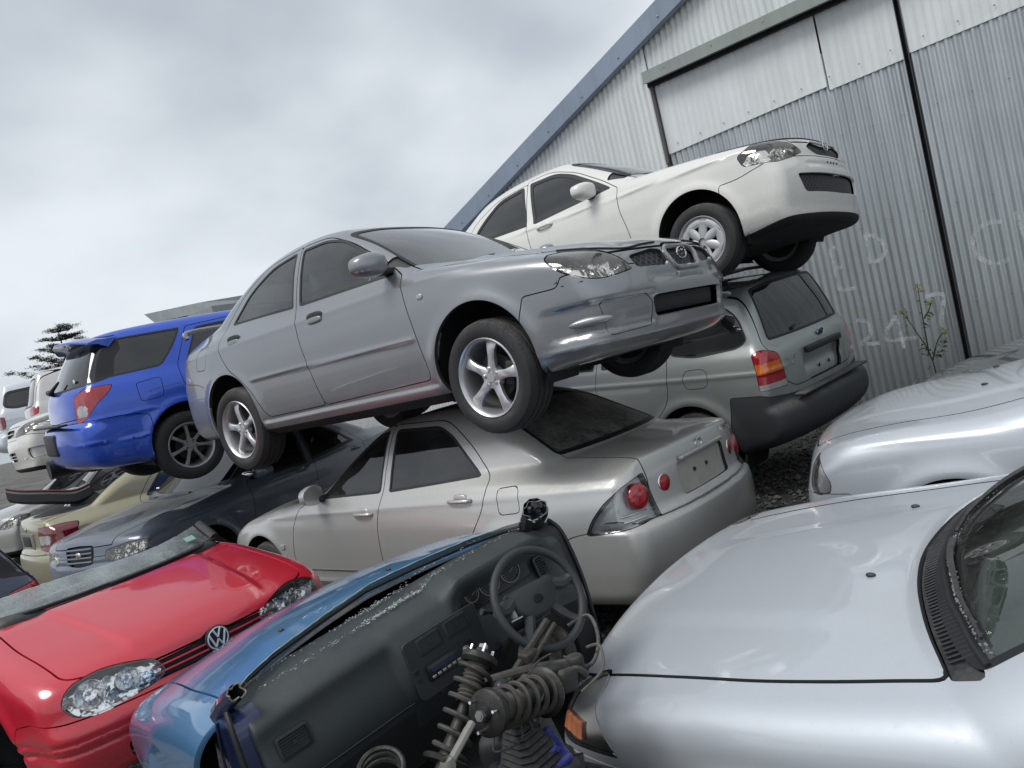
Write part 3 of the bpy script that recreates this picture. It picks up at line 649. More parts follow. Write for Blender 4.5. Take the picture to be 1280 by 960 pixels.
# ---------------------------------------------------------------- the silver off-roader
def suv():
    prof = [(1.95, .25), (2.10, .30), (2.16, .42), (2.17, .60), (2.15, .85), (2.08, .98), (1.9, 1.05), (1.5, 1.10), (1.15, 1.13), (1.0, 1.15, 1), (.8, 1.26), (.5, 1.46), (.25, 1.62), (.0, 1.69), (-.5, 1.725), (-1.2, 1.72), (-1.75, 1.69), (-1.88, 1.66, 1), (-1.97, 1.45), (-2.06, 1.20), (-2.11, 1.13), (-2.13, .98), (-2.13, .72, 1), (-2.20, .69), (-2.225, .62), (-2.22, .48), (-2.12, .38), (-1.9, .33), (-1, .28), (1, .26)]
    return dict(prof=prof, W=.89, h=.028, inset=[(.2, .10), (.3, .04), (.45, .006), (.6, .0), (.75, .005), (.9, .012), (1.03, .03), (1.10, .05), (1.16, .07), (1.3, .115), (1.5, .19), (1.6, .24), (1.75, .34)], plan=[(-2.4, .80), (-2.1, .84), (-1.6, .875), (-1.0, .888), (.6, .888), (1.4, .875), (2.2, .80)], bow=[(-2.3, -.16), (-1.9, -.13), (-1.5, -.05), (-.4, 0), (.3, .10), (.8, .18), (1.3, .12), (1.9, .16), (2.2, .26)],
                crown=((-2.3, .03), (2.2, .05)), belt=1.12, slope=.0, gh=((-2.2, .02), (-1, 0), (.9, .04)), k=((0, .08), (.8, .06), (1.1, .07), (1.6, .09)), axles=(1.31, -1.31), az=.36, ra=.40, fl=.02, under=.33,
                feats=(crease(.98, -2.1, 2.0, .008, .02), lambda X, Y, Z: -.02*np.exp(-((Z-.93)/.05)**2)*sstep(-2.0, -2.1, X)*sstep(.36, .32, Y)),
                rdoor=[(-.30, 1.08, .02), (-.24, .5, .1), (-.85, .42, .04), (-.92, .6, .1), (-1.10, .80, .1), (-1.12, 1.08, .02), (-1.10, 1.60, .03), (-.32, 1.62, .03)], fdoor=[(.95, 1.06, .02), (1.0, .5, .05), (-.24, .42, .04), (-.30, 1.08, .02), (-.32, 1.62, .02), (.15, 1.58, .1), (.55, 1.36, .1)],
                fwin=[(.80, 1.14, .03), (.5, 1.36, .1), (.15, 1.54, .06), (-.28, 1.58, .02), (-.27, 1.13, .02)], rwin=[(-.36, 1.13, .02), (-.37, 1.58, .02), (-1.05, 1.56, .03), (-1.06, 1.15, .03)],
                quarter=[(-1.15, 1.19, .05), (-1.13, 1.54, .03), (-1.66, 1.545, .05), (-1.80, 1.44, .08), (-1.885, 1.24, .05), (-1.80, 1.185, .05), (-1.4, 1.15, .08)],
                ws=[(0, 1.13), (.72, 1.13, .03), (.58, 1.60, .06), (.3, 1.64, .1)], hood=[(1.02, 0, .3), (.9, .6, .1), (1.5, .68, .1), (2.1, .62), (2.4, 0)], hoodz=1.0,
                br=[(-2.6, .1), (-2.6, .735), (-2.12, .735, .02), (-1.98, .80, .02), (-1.70, .80, .02), (-1.66, .3), (-1.66, .1)], fuel=[(-1.28, 1.06, .08), (-1.52, 1.06, .08), (-1.52, .90, .08), (-1.28, .90, .08)], fuelside=1, wz=.35, wr=.345, rr=.2)
# ---------------------------------------------------------------- the grey saloon on top of the pile
def arch_g(x, z, ra, sgn=0):
    return lambda V: np.maximum(np.hypot(V[:, 0]-x, V[:, 2]-z)-ra, .42-np.abs(V[:, 1]))
def flare(x, z, ra, amt=.016, w=.05):
    return lambda X, Y, Z: amt*np.exp(-((np.hypot(X-x, Z-z)-ra-.02)/w)**2)*sstep(.35, .6, Y)*sstep(.1, .25, Z)
def crease(z0, x0, x1, amt=.010, w=.014, sl=0.):
    return lambda X, Y, Z: amt*np.exp(-((Z-z0-sl*X)/w)**2)*sstep(x0-.04, x0+.04, X)*sstep(x1+.04, x1-.04, X)*sstep(.5, .65, Y)
def xz(pts, r=.03, sides=0, ymin=0.):
    P_ = fillet(pts, r); lo = P_.min(0)-.08; hi = P_.max(0)+.08
    def g(V):
        out = np.full(len(V), .08); m = (V[:, 0] > lo[0]) & (V[:, 0] < hi[0]) & (V[:, 2] > lo[1]) & (V[:, 2] < hi[1])
        out[m] = psdf(P_, V[m, 0], V[m, 2]); return out
    return g
def mir(g): return lambda V: g(V*np.array([1, -1, 1]))
def shift(g, d): return lambda V: g(V)+d
def build_common(root, sh, spec, pm, glassm, side_glass=None):
    """turn the labelled regions every car has into parts"""
    sg_ = side_glass or glassm
    panel(sh, 'body', 'body', pm, root, lip=.03, lipmat=GAPM)
    panel(sh, 'under', 'underbody', UNDER, root, lip=0)
    for n in ('bumper_front', 'bumper_rear'): panel(sh, n, 'bumper', spec.get('bumper_mat', pm), root, lip=.02)
    panel(sh, 'hood', 'hood', pm, root, lip=.02, lipmat=GAPM); panel(sh, 'trunk', 'trunk_lid', pm, root, lip=.02, lipmat=GAPM)
    for s_ in (1, -1):
        for d in ('fdoor', 'rdoor'):
            o = panel(sh, d, 'door', pm, root, side=s_, lip=.02, lipmat=GAPM)
            if o:
                fr = panel(sh, d+'_frame', 'window_frame', SEAL, o, side=s_, off=.001, lip=.006); w = panel(sh, d+'_glass', 'window', sg_, o, side=s_, off=-.004, lip=0)
        panel(sh, 'quarter_frame', 'window_frame', SEAL, root, side=s_, off=.001, lip=.006); panel(sh, 'quarter_glass', 'window', sg_, root, side=s_, off=-.004, lip=0)
        panel(sh, 'fuel', 'fuel_flap', pm, root, side=s_, lip=.01)
    rg_ = spec.get('rear_glass', sg_); o = panel(sh, 'ws', 'windscreen', glassm, root, off=-.003, lip=0); panel(sh, 'ws_frame', 'windscreen_seal', SEAL, root, off=.001, lip=.006)
    panel(sh, 'cowl', 'cowl_panel', BLACK, root, off=-.012, lip=.0)
    panel(sh, 'rw', 'rear_window', rg_, root, off=-.003, lip=0); panel(sh, 'rw_frame', 'rear_window_seal', SEAL, root, off=.001, lip=.006)
def framed(sh, g, name, w=.014, over=None):
    sh.cut(g, name+'_frame', over); sh.cut(shift(g, w), name+'_glass' if name not in ('ws', 'rw') else name, [name+'_frame'])

def grey_saloon(M):
    prof = [(1.94, .22), (2.07, .255), (2.125, .33), (2.155, .42), (2.155, .54), (2.13, .62), (2.10, .70), (2.05, .765), (1.93, .815), (1.70, .86), (1.35, .915), (1.10, .95), (.93, .968, 1), (.80, 1.04), (.45, 1.24), (.10, 1.40), (-.05, 1.44), (-.35, 1.468), (-.75, 1.455), (-1.02, 1.405), (-1.28, 1.29), (-1.62, 1.10, 1), (-1.78, 1.075), (-2.02, 1.05), (-2.12, 1.03), (-2.165, .95), (-2.19, .75), (-2.225, .66), (-2.235, .50), (-2.22, .35), (-2.17, .24), (-2.0, .20), (-1., .18), (1., .17)]
    inset = [(.15, .10), (.22, .05), (.30, .018), (.42, .004), (.55, .0), (.70, .004), (.80, .018), (.87, .038), (.925, .065), (.95, .085), (1.05, .125), (1.20, .195), (1.33, .27), (1.45, .36)]
    plan = [(-2.3, .70), (-2.0, .79), (-1.5, .853), (-.9, .87), (.6, .868), (1.3, .862), (1.8, .825), (2.25, .74)]
    bow = [(-2.3, -.26), (-1.9, -.22), (-1.5, -.16), (-1.1, -.12), (-.4, 0), (0, .12), (.5, .20), (1.0, .19), (1.5, .16), (1.9, .20), (2.2, .27)]
    fe = [flare(1.2625, .31, .34), flare(-1.2625, .31, .34), crease(.565, -.93, .78, .010, .011, -.017), crease(.865, -2.0, 1.6, .006, .02, .0),
          lambda X, Y, Z: .020*sstep(.27, .25, Z)*sstep(-.92, -.86, X)*sstep(.92, .86, X)*sstep(.6, .7, Y),
          lambda X, Y, Z: -.012*np.exp(-((Z-.57)/.03)**2)*sstep(1.9, 2.1, X)*sstep(.45, .35, Y),
          lambda X, Y, Z: -.022*sstep(.325, .36, Z)*sstep(.518, .485, Z)*sstep(1.66, 1.80, X)*sstep(.38, .44, Y),
          lambda X, Y, Z: .012*np.exp(-((Z-.295)/.016)**2)*sstep(1.55, 1.75, X),
          lambda X, Y, Z: .014*np.exp(-((Y-.50-.09*(1.5-X))/.03)**2)*sstep(1.0, 1.2, X)*sstep(2.1, 1.8, X)*sstep(.7, .8, Z)]
    sh = Shell(prof, .87, inset, plan, bow, 2.6, crown=((-2.3, .03), (-1.5, .02), (-1, .05), (0, .05), (.7, .03), (1.4, .055), (2.2, .05)), k=((0, .06), (.5, .07), (.72, .06), (.85, .07), (1.1, .07), (1.5, .10)), slope=0.012, gh=((-2, .1), (-1.3, .05), (-.6, 0), (.2, 0), (.9, .04)), h=.022, feats=fe)
    # outlines
    sh.cut(lambda V: V[:, 2]-.205-.0*V[:, 0], 'under')
    sh.cut(xz([(2.5, .1), (2.5, .60, .01), (2.03, .66, .03), (1.84, .66, .01), (1.81, .611, .03), (1.60, .615, .02), (1.50, .3), (1.50, .1)], .02), 'bumper_front', ['body'], .006)
    sh.cut(xz([(-2.6, .1), (-2.6, .70), (-2.05, .70), (-1.75, .66), (-1.62, .62), (-1.55, .3), (-1.55, .1)], .03), 'bumper_rear', ['body'], .005)
    hd = [(2.4, .0), (2.3, .45), (1.90, .60, .1), (1.5, .66, .2), (.95, .70, .1), (.74, .70, .02), (.88, .45, .2), (.965, 0), (.88, -.45, .2), (.74, -.70, .02), (.95, -.70, .1), (1.5, -.66, .2), (1.90, -.60, .1), (2.3, -.45)]
    gh = sh.top(hd, .60, .05); sh.cut(lambda V: np.maximum(gh(V), .735-V[:, 2]), 'hood', ['body', 'bumper_front'], .013)
    ck = [(.965, 0, .3), (.88, .45, .2), (.735, .73, .01), (.55, .74, .02), (.72, .45, .2), (.80, 0, .3), (.72, -.45, .2), (.55, -.74, .02), (.735, -.73, .01), (.88, -.45, .2)]
    gc = sh.top(ck, .8, .02); sh.cut(gc, 'cowl', ['body'], .0)
    def wsg(V):
        a = sh.az([(-.70, .955), (-.56, 1.36, .06), (-.3, 1.395, .1), (.3, 1.395, .1), (.56, 1.36, .06), (.70, .955), (0, .93)], 0, lambda V: (V[:, 0] > -.2) & (V[:, 0] < 1.0), .02); return a(V)
    framed(sh, wsg, 'ws', .018, ['body', 'cowl'])
    framed(sh, sh.az([(-.62, 1.06, .03), (-.50, 1.33, .06), (.50, 1.33, .06), (.62, 1.06, .03)], 180, lambda V: (V[:, 0] < -.9) & (V[:, 0] > -1.8), .03), 'rw', .018, ['body'])
    for s_, g in ((1, lambda q, **k: sh.side(q, 1, **k)), (-1, lambda q, **k: sh.side(q, -1, **k))):
        sh.cut(g([(.735, .94, .01), (.80, .65, .1), (.85, .34, .02), (.83, .30, .03), (-.165, .29, .03), (-.235, .577, .1), (-.335, .955, .02), (-.41, 1.405, .02), (-.10, 1.395, .12), (.20, 1.275, .1), (.50, 1.10, .05)]), 'fdoor', ['body'], .006)
        sh.cut(g([(-.335, .955, .02), (-.235, .577, .1), (-.165, .29, .03), (-.83, .29, .05), (-.93, .50, .05), (-1.06, .62, .1), (-1.22, .72, .12), (-1.35, .88, .06), (-1.37, 1.02, .03), (-1.15, 1.22, .08), (-.85, 1.37, .1), (-.41, 1.405, .02)]), 'rdoor', ['body'], .006)
        framed(sh, g([(.68, .955, .02), (.33, 1.20, .1), (.09, 1.325, .06), (-.12, 1.375, .06), (-.385, 1.38, .02), (-.30, .972, .02)]), 'fdoor', .016, ['fdoor'])
        framed(sh, g([(-.37, .975, .02), (-.455, 1.378, .03), (-.76, 1.345, .08), (-1.03, 1.23, .08), (-1.27, 1.025, .03)]), 'rdoor', .016, ['rdoor'])
        sh.cut(g([(-1.53, .93), (-1.72, .91), (-1.72, .76), (-1.55, .75)], r=.03), 'fuel', ['body'] if s_ < 0 else [], .005)
    # lamps and grilles: left outline, mirrored for the right
    HL = [(-.955, .632, .01), (-.905, .696, .03), (-.846, .735, .03), (-.768, .765, .03), (-.642, .793, .03), (-.552, .793, .03), (-.515, .767, .02), (-.531, .723, .03), (-.573, .672, .03), (-.668, .622, .03), (-.752, .608, .03), (-.854, .616, .03)]
    g = sh.az(HL, 40, lambda V: V[:, 1] > 0, .03); sh.cut(g, 'hl1', ['body', 'hood', 'bumper_front'], .006); sh.cut(mir(g), 'hl2', ['body', 'hood', 'bumper_front'], .006)
    G1 = [(.20, .625, .02), (.19, .715, .02), (.27, .725, .02), (.47, .70, .02), (.46, .635, .02)]
    for k, m_ in ((1, lambda q: q), (2, mir)):
        sh.cut(m_(sh.az(G1, 0, lambda V: V[:, 0] > 1.8)), 'grille%d' % k, ['body', 'hood', 'bumper_front'], .004)
        g = sh.az([(.02, .497, .01), (-.29, .493, .01), (-.325, .45, .02), (-.30, .331, .01), (-.01, .321, .03)], 20, lambda V: V[:, 1] > .2); sh.cut(m_(g), 'fogcover%d' % k, ['bumper_front'], .004)
        g = sh.az([(.62, .93, .03), (.80, .93, .03), (.82, .72, .03), (.60, .70, .03)], 180-20, lambda V: (V[:, 0] < -1.6) & (V[:, 1] < 0)); sh.cut(m_(mir(g)), 'tail%d' % k, ['body'], .005)
    for q in ([(1.79, .645), (1.815, .66), (1.825, .635), (1.80, .625)], [(1.83, .618), (1.85, .628), (1.862, .612), (1.84, .607)], [(1.92, .612), (1.95, .618), (1.945, .608)], [(1.62, .50), (1.64, .51), (1.635, .48)]): sh.cut(sh.side(q, -1, r=.004), 'chip', ['body', 'bumper_front'])
    sh.cut(sh.az([(-.15, .595, .03), (-.19, .70, .04), (-.13, .755, .04), (.13, .755, .04), (.19, .70, .04), (.15, .595, .03)], 0, lambda V: V[:, 0] > 1.8), 'badgegrille', ['body', 'hood', 'bumper_front'], .004)
    sh.cut(sh.az([(-.41, .365, .03), (-.42, .475, .03), (.42, .475, .03), (.41, .365, .03)], 0, lambda V: V[:, 0] > 1.8), 'intake', ['bumper_front'], .004)
    for ax in (1.2625, -1.2625): sh.cut(arch_g(ax, .325, .345), 'hole')
    sh.finish(); return sh
def grey_saloon_build(M):
    sh = grey_saloon(M); pm = paint('grey_silver_paint', (.27, .28, .295), .6, .34, dust=.12, dirt=.25)
    root = thing('saloon_car', 'grey silver saloon with scuffed front bumper, its front wheel resting on the beige saloon', 'car', M)
    build_common(root, sh, {}, pm, GLASS_W, GLASS)
    for s_, k in ((1, 1), (-1, 2)):
        o = panel(sh, 'hl%d' % k, 'headlight', LENS_Y, root, off=.0, lip=.012, lipmat=STEEL); panel(sh, 'hl%d' % k, 'lamp_housing', REFL2, o, off=-.055, lip=-.05, lipmat=BOWL)
        for (y, z, r) in ((.50, .665, .05), (.635, .675, .062)):
            x = sh.front_x(y, z)-.03; bowl(o, (x, y*s_, z), (1, .12*s_, 0), r, .04)
        panel(sh, 'grille%d' % k, 'grille', GRILLE, root, off=-.02, lip=0); panel(sh, 'fogcover%d' % k, 'fog_lamp_cover', pm, root, off=-.004, lip=.01)
        cx_ = 1.93; c = (cx_, (sh.side_y(cx_, .41)+.004)*s_, .41); V, F = superell((0, 0, 0), (.02, .115, .024), 2.0); Mx = frame(c, sh.normal((c[0], abs(c[1])*s_, c[2])), (0, 0, 1)); MB().add(V[:, [1, 2, 0]], F).xf(Mx).build('fog_lamp_blade', pm, root)
        panel(sh, 'tail%d' % k, 'taillight', RED_L, root, lip=.02)
        for ax, st in ((1.2625, 4), (-1.2625, 0)):
            liner(root, ax, .325, .345, .48, .80, s_); wheel(root, ax, .745*s_, .245+(.07 if s_ > 0 and ax > 0 else 0), s_, 'star5', .318, .205, .213, steer=-3 if ax > 0 else 0)
        mirror(root, .60, .76, .99, s_, pm)
        for x, z in ((-.09, .856), (-1.12, .895)): handle(root, sh, x, z, s_, pm)
        V, F = superell((.90, (sh.side_y(.9, .775)+.002)*s_, .775), (.026, .008, .018), 2.2); MB().add(V, F).build('side_indicator', CLEARP, root)
    panel(sh, 'chip', 'bare_paint_chip', SEAL, root, off=.001, lip=0)
    for s_ in (1, -1): MB().add(*tube(smoothpath([(x_, y_*s_, sh.ground_point(x_, y_)+.004) for x_, y_ in ((1.74, .645), (1.82, .63), (1.93, .57), (2.02, .45), (2.04, .30), (2.05, .17))], 4), .0055, 6)).build('hood_edge_gap', SEAL, root)  # black tube added along the hood edge to draw the shaded open gap
    panel(sh, 'badgegrille', 'centre_grille', GRILLE, root, off=-.02, lip=0); panel(sh, 'intake', 'lower_intake', BLACK, root, off=-.06, lip=0)
    # chrome surround of the centre grille and the emblem: oval with stars
    ring = [(-.14, .60), (-.18, .695), (-.125, .728), (.125, .728), (.18, .695), (.14, .60)]; rp = fillet([(a, b, .04) for a, b in ring], n=5); rp = [(sh.front_x(abs(a), b)-.002, a, b) for a, b in rp]; rp.append(rp[0]); rp.append(rp[1])
    MB().add(*tube(rp, .016, 8)).build('grille_surround', pm, root)
    ex = sh.front_x(0, .69)+.008; b = MB(); V, F = lathe([(1+.10*math.cos(a), .006*math.sin(a)) for a in np.linspace(0, 2*math.pi, 8, endpoint=False)], 32, axis='x', close=True); b.add(V*[1, .055, .032]+[ex, 0, .685], F)
    for i, (y, z, r) in enumerate(((-.028, .008, .009), (.0, .012, .006), (.018, .010, .006), (.028, -.002, .006), (.008, -.008, .006), (-.010, -.012, .006))):
        q = [(y+r*(1 if k % 2 == 0 else .35)*math.sin(k*math.pi/4), .685+z+r*(1 if k % 2 == 0 else .35)*math.cos(k*math.pi/4)) for k in range(8)]; b.add(*prism(q, ex-.004, ex+.004, 'x'))
    b.build('emblem', CHROME, root)
    MB().add(*rbox((sh.front_x(0, .56)+.002, 0, .56), (.012, .30, .035), .004)).build('plate_holder', pm, root)
    cabin(root, .82, -1.25, .66, .93, parcel=(-1.05, -1.55))
    b = MB(); b.add(*box((1.25, 0, .26), (.35, .8, .08))); b.add(*tube([(1.26, -.7, .30), (1.26, .7, .30)], .03)); b.add(*tube([(-1.26, -.7, .30), (-1.26, .7, .30)], .03)); b.add(*tube(smoothpath([(1.5, .1, .2), (.6, .1, .17), (-.6, .15, .17), (-1.5, .4, .2)]), .035)); b.build('chassis', UNDER, root)
    # rear spoiler lip and the two door-sill sides
    b = MB(); b.add(*tube(smoothpath([(-2.02, -.66, 1.06), (-2.04, -.6, 1.12), (-2.08, 0, 1.14), (-2.04, .6, 1.12), (-2.02, .66, 1.06)], 6), [.022]*25, 8)); b.build('rear_spoiler', pm, root)
    wiper(root, [(.86, -.05, 1.0), (.80, -.35, .995), (.70, -.60, .985)])
    return root
# ---------------------------------------------------------------- the cars of the left stack
def wagon():
    prof = [(1.96, .19), (2.08, .215), (2.13, .30), (2.155, .42), (2.155, .54), (2.13, .62), (2.10, .70), (2.05, .765), (1.93, .815), (1.70, .86), (1.35, .915), (1.10, .95), (.93, .968, 1), (.80, 1.04), (.45, 1.24), (.10, 1.40), (-.05, 1.44), (-.35, 1.468), (-1.0, 1.465), (-1.6, 1.43), (-1.80, 1.40, 1), (-1.93, 1.22), (-2.06, 1.0), (-2.11, .93), (-2.14, .80), (-2.145, .665, 1), (-2.20, .64), (-2.225, .56), (-2.22, .40), (-2.17, .28), (-2.0, .22), (-1., .18), (1., .17)]
    return dict(prof=prof, W=.848, h=.025, plan=[(-2.3, .72), (-2.0, .785), (-1.5, .838), (-.9, .848), (.6, .848), (1.3, .84), (1.8, .81), (2.2, .72)], bow=[(-2.3, -.24), (-1.9, -.20), (-1.5, -.08), (-.6, 0), (0, .12), (.5, .20), (1.0, .19), (1.5, .16), (1.9, .2), (2.15, .27)],
                inset=[(.15, .10), (.22, .05), (.30, .018), (.42, .004), (.55, .0), (.70, .004), (.80, .014), (.87, .03), (.925, .055), (.97, .08), (1.05, .11), (1.20, .165), (1.33, .225), (1.45, .30)], gh=((-2.2, .03), (-1.6, .02), (-.6, 0), (.2, 0), (.9, .04)), belt=.96,
                axles=(1.2625, -1.2625), k=((0, .09), (.6, .09), (.85, .07), (1.1, .06), (1.5, .09)), feats=(crease(.66, -2.1, -1.5, .008, .014), crease(.40, -2.2, -1.6, .008, .010, -.03)),
                fdoor=[(.735, .94, .01), (.80, .65, .1), (.85, .30, .03), (-.165, .29, .03), (-.335, .955, .02), (-.41, 1.395, .02), (-.10, 1.385, .12), (.20, 1.265, .1), (.50, 1.10, .05)],
                rdoor=[(-.335, .955, .02), (-.165, .29, .03), (-.83, .29, .05), (-.93, .50, .05), (-1.06, .62, .1), (-1.20, .80, .06), (-1.20, 1.0, .05), (-1.0, 1.36, .03), (-.41, 1.40, .02)],
                fwin=[(.68, .955, .02), (.33, 1.20, .1), (.09, 1.315, .06), (-.12, 1.365, .06), (-.385, 1.37, .02), (-.30, .972, .02)], rwin=[(-.37, .975, .02), (-.455, 1.365, .03), (-.92, 1.34, .04), (-1.12, 1.01, .03)],
                quarter=[(-1.33, 1.025, .05), (-1.16, 1.20, .12), (-1.05, 1.355, .02), (-1.82, 1.345, .02), (-2.05, .995, .02)],
                ws=[(0, .965), (.68, .965, .02), (.54, 1.36, .06), (.3, 1.40, .1)], wsx=(-.2, 1.0), rw=[(.3, 1.37, .05), (.575, 1.36, .03), (.70, .975, .03), (.3, .955)], rwx=-1.6,
                gate=[(0, .68), (.56, .70, .03), (.60, .93, .03), (.68, .97, .02), (.58, 1.375, .05), (0, 1.40)], gatex=-1.6,
                hood=[(.96, 0, .3), (.88, .45, .2), (.74, .70, .02), (1.5, .66, .2), (1.90, .60, .1), (2.3, .45), (2.4, 0)], hoodz=.735,
                bf=[(2.5, .1), (2.5, .62), (1.60, .615, .02), (1.5, .3), (1.5, .1)], br=[(-2.6, .1), (-2.6, .67), (-2.0, .665), (-1.75, .66, .05), (-1.56, .62), (-1.55, .1)],
                fuel=[(-1.38, .93), (-1.60, .91), (-1.60, .74), (-1.40, .75)], fuelside=-1, wz=.255, wr=.318, rr=.205, wstyle='seven', wm=ALLOY_D, cabin=dict(xf=.8, xr=-1.0, zb=.94), mirror=(.6, .76, .98), handles=((-.09, .86), (-1.0, .88)), hstyle='flap')
def blue_wagon_build(M):
    c = wagon(); c['cuts'] = [('tail', 150, [(.575, .66, .02), (.56, .90, .03), (.42, .945, .05), (.25, .95, .03), (.255, .87, .06), (.34, .75, .08), (.45, .67, .06)], SK)]
    sh = car_shell(c); pm = paint('bright_blue_paint', (.010, .080, .56), .3, .3, dust=.10, dirt=.15)
    root = thing('estate_car', 'bright blue estate car with roof spoiler perched above the gold and slate cars', 'car', M); c['cabin'] = dict(xf=.8, xr=-.9, zb=.94, parcel=(-.95, -1.9))
    std_std(root, sh, c, pm, GLASS_W, GLASS_D)
    for s_, k in ((1, 'L'), (-1, 'R')):
        o = panel(sh, 'tail_'+k, 'taillight', RED_L, root, lip=.02)
        if o is not None:
            o.data.materials.append(CLEARP)
            cx, cz = -2.05, .745
            for f in o.data.polygons:
                x, y, z = f.center
                if .70 < z < .80 and abs(y) < .70+(z-.7)*.1 and math.hypot((abs(y)-.64)/.075, (z-.752)/.052) < 1: f.material_index = 2
    # roof spoiler: a blade across the top of the tailgate with a deep dark underside
    b = MB(); N = 17; rows = []
    for y in np.linspace(-.60, .60, N):
        a = abs(y)/.60; x0 = -1.72+.10*a*a; zc = 1.415-.065*a*a; rows.append([(x0, y, zc+.004), (x0-.16, y, zc+.010), (x0-.27+.03*a, y, zc-.010), (x0-.275+.03*a, y, zc-.022), (x0-.16, y, zc-.030), (x0-.08, y, zc-.07)])
    V = np.array(rows).reshape(-1, 3); F = [(i*6+k, i*6+(k+1) % 6, (i+1)*6+(k+1) % 6, (i+1)*6+k) for i in range(N-1) for k in range(6)]; F += [[k for k in range(6)][::-1], [(N-1)*6+k for k in range(6)]]
    b.add(V, F); b.build('roof_spoiler', pm, root, ang=50, fix=True)
    MB().add(*rbox((-1.94, 0, 1.372), (.02, .26, .014), .005)).build('high_brake_lamp', CLEARP, root)
    x = sh.front_x(0, .95, -1); b = MB(); b.add(*tube([(x-.00, .09, .975), (x-.03, .05, .985), (x-.035, -.05, .975), (x+.03, -.16, 1.06)], [.03, .025, .02, .01])); b.build('rear_wiper', BLACK, root)
    MB().add(*rbox((-2.21, 0, .50), (.05, .44, .20), .02)).build('plate_recess', BLACK, root); MB().add(*rbox((-2.20, 0, .672), (.08, 1.15, .02), .008)).build('bumper_step', BLACK, root)
    V, F = superell((sh.front_x(.43, 1.03, -1)-.004, -.45, 1.03), (.004, .035, .020), 2); MB().add(V, F).build('oval_sticker', plastic('white_sticker', (.75, .76, .76), .4, .1), root)
    MB().add(*tube(smoothpath([(-2.0, .35, .24), (-1.7, .3, .28), (-1.3, .1, .2), (0, .1, .2)]), .045)).add(*tube([(-2.22, .42, .26), (-1.75, .42, .26)], .09, 12)).build('exhaust', OILY, root)
    MB().add(*tube([(-1.26, -.7, .26), (-1.26, .7, .26)], .03)).build('rear_axle', OILY, root)
    return root
def slate_build(M):
    c = white_saloon(); c.update(W=.875, axles=(1.33, -1.33), h=.028, wdetail=False, wstyle='star5', wm=ALLOY, mirror=(.5, .765, .965))
    c['plan'] = [(a, b+.027) for a, b in c['plan']]
    c['prof'] = [(x+(.05 if x > 1 else -.05 if x < -1 else 0), z)+tuple(r) for x, z, *r in c['prof']]; c['fl'] = .018
    c['cuts'] = [('headlight', 40, [(-.60, .765, .03), (-.78, .775, .03), (-1.04, .735, .02), (-1.07, .665, .02), (-1.04, .625, .02), (-.80, .645, .02), (-.62, .68, .03)], SK)]; c['hoodz'] = .775
    c['mid'] = [('grille', 0, symm([(0, .80), (.24, .79, .04), (.22, .62, .05), (0, .60)]), SK)]
    sh = car_shell(c); pm = paint('slate_blue_paint', (.11, .14, .20), .2, .40, dust=.7, dustcol=(.24, .23, .215), dirt=.35, fade=.25)
    root = thing('saloon_car', 'dusty slate blue saloon with barred grille, squashed in under the blue estate', 'car', M); std_std(root, sh, c, pm, GLASS_D, GLASS_SIDE)
    for s_, k in ((1, 'L'), (-1, 'R')):
        o = lampset(root, sh, k, s_, LENS_Y, ((.50, .705, .05), (.62, .71, .05)))
        if o is not None: x = sh.side_y(1.8, .72); MB().add(*superell((1.84, .70*s_, .72), (.05, .04, .03), 2.5)).build('orange_bulb_cover', PEACH, o)
        MB().add(*superell((.62, .80*s_, 1.02), (.03, .09, .03), 3)).build('chrome_mirror_cap', CHROME, root)
        x_ = 1.0; MB().add(*superell((x_, .30*s_, sh.ground_point(x_, .3)+.004), (.02, .012, .008), 2.2)).build('washer_nozzle', BLACK, root)
    panel(sh, 'grille', 'grille', BLACK, root, off=-.03, lip=0); b = MB()
    for z in (.645, .685, .725, .765): b.add(*tube([(sh.front_x(abs(y), z)+.002, y, z) for y in np.linspace(-.21, .21, 9)], .010))
    b.build('grille_bars', pm, root); V, F = superell((sh.front_x(0, .71)+.012, 0, .71), (.008, .045, .035), 2); MB().add(V, F).build('emblem', CHROME, root)
    return root
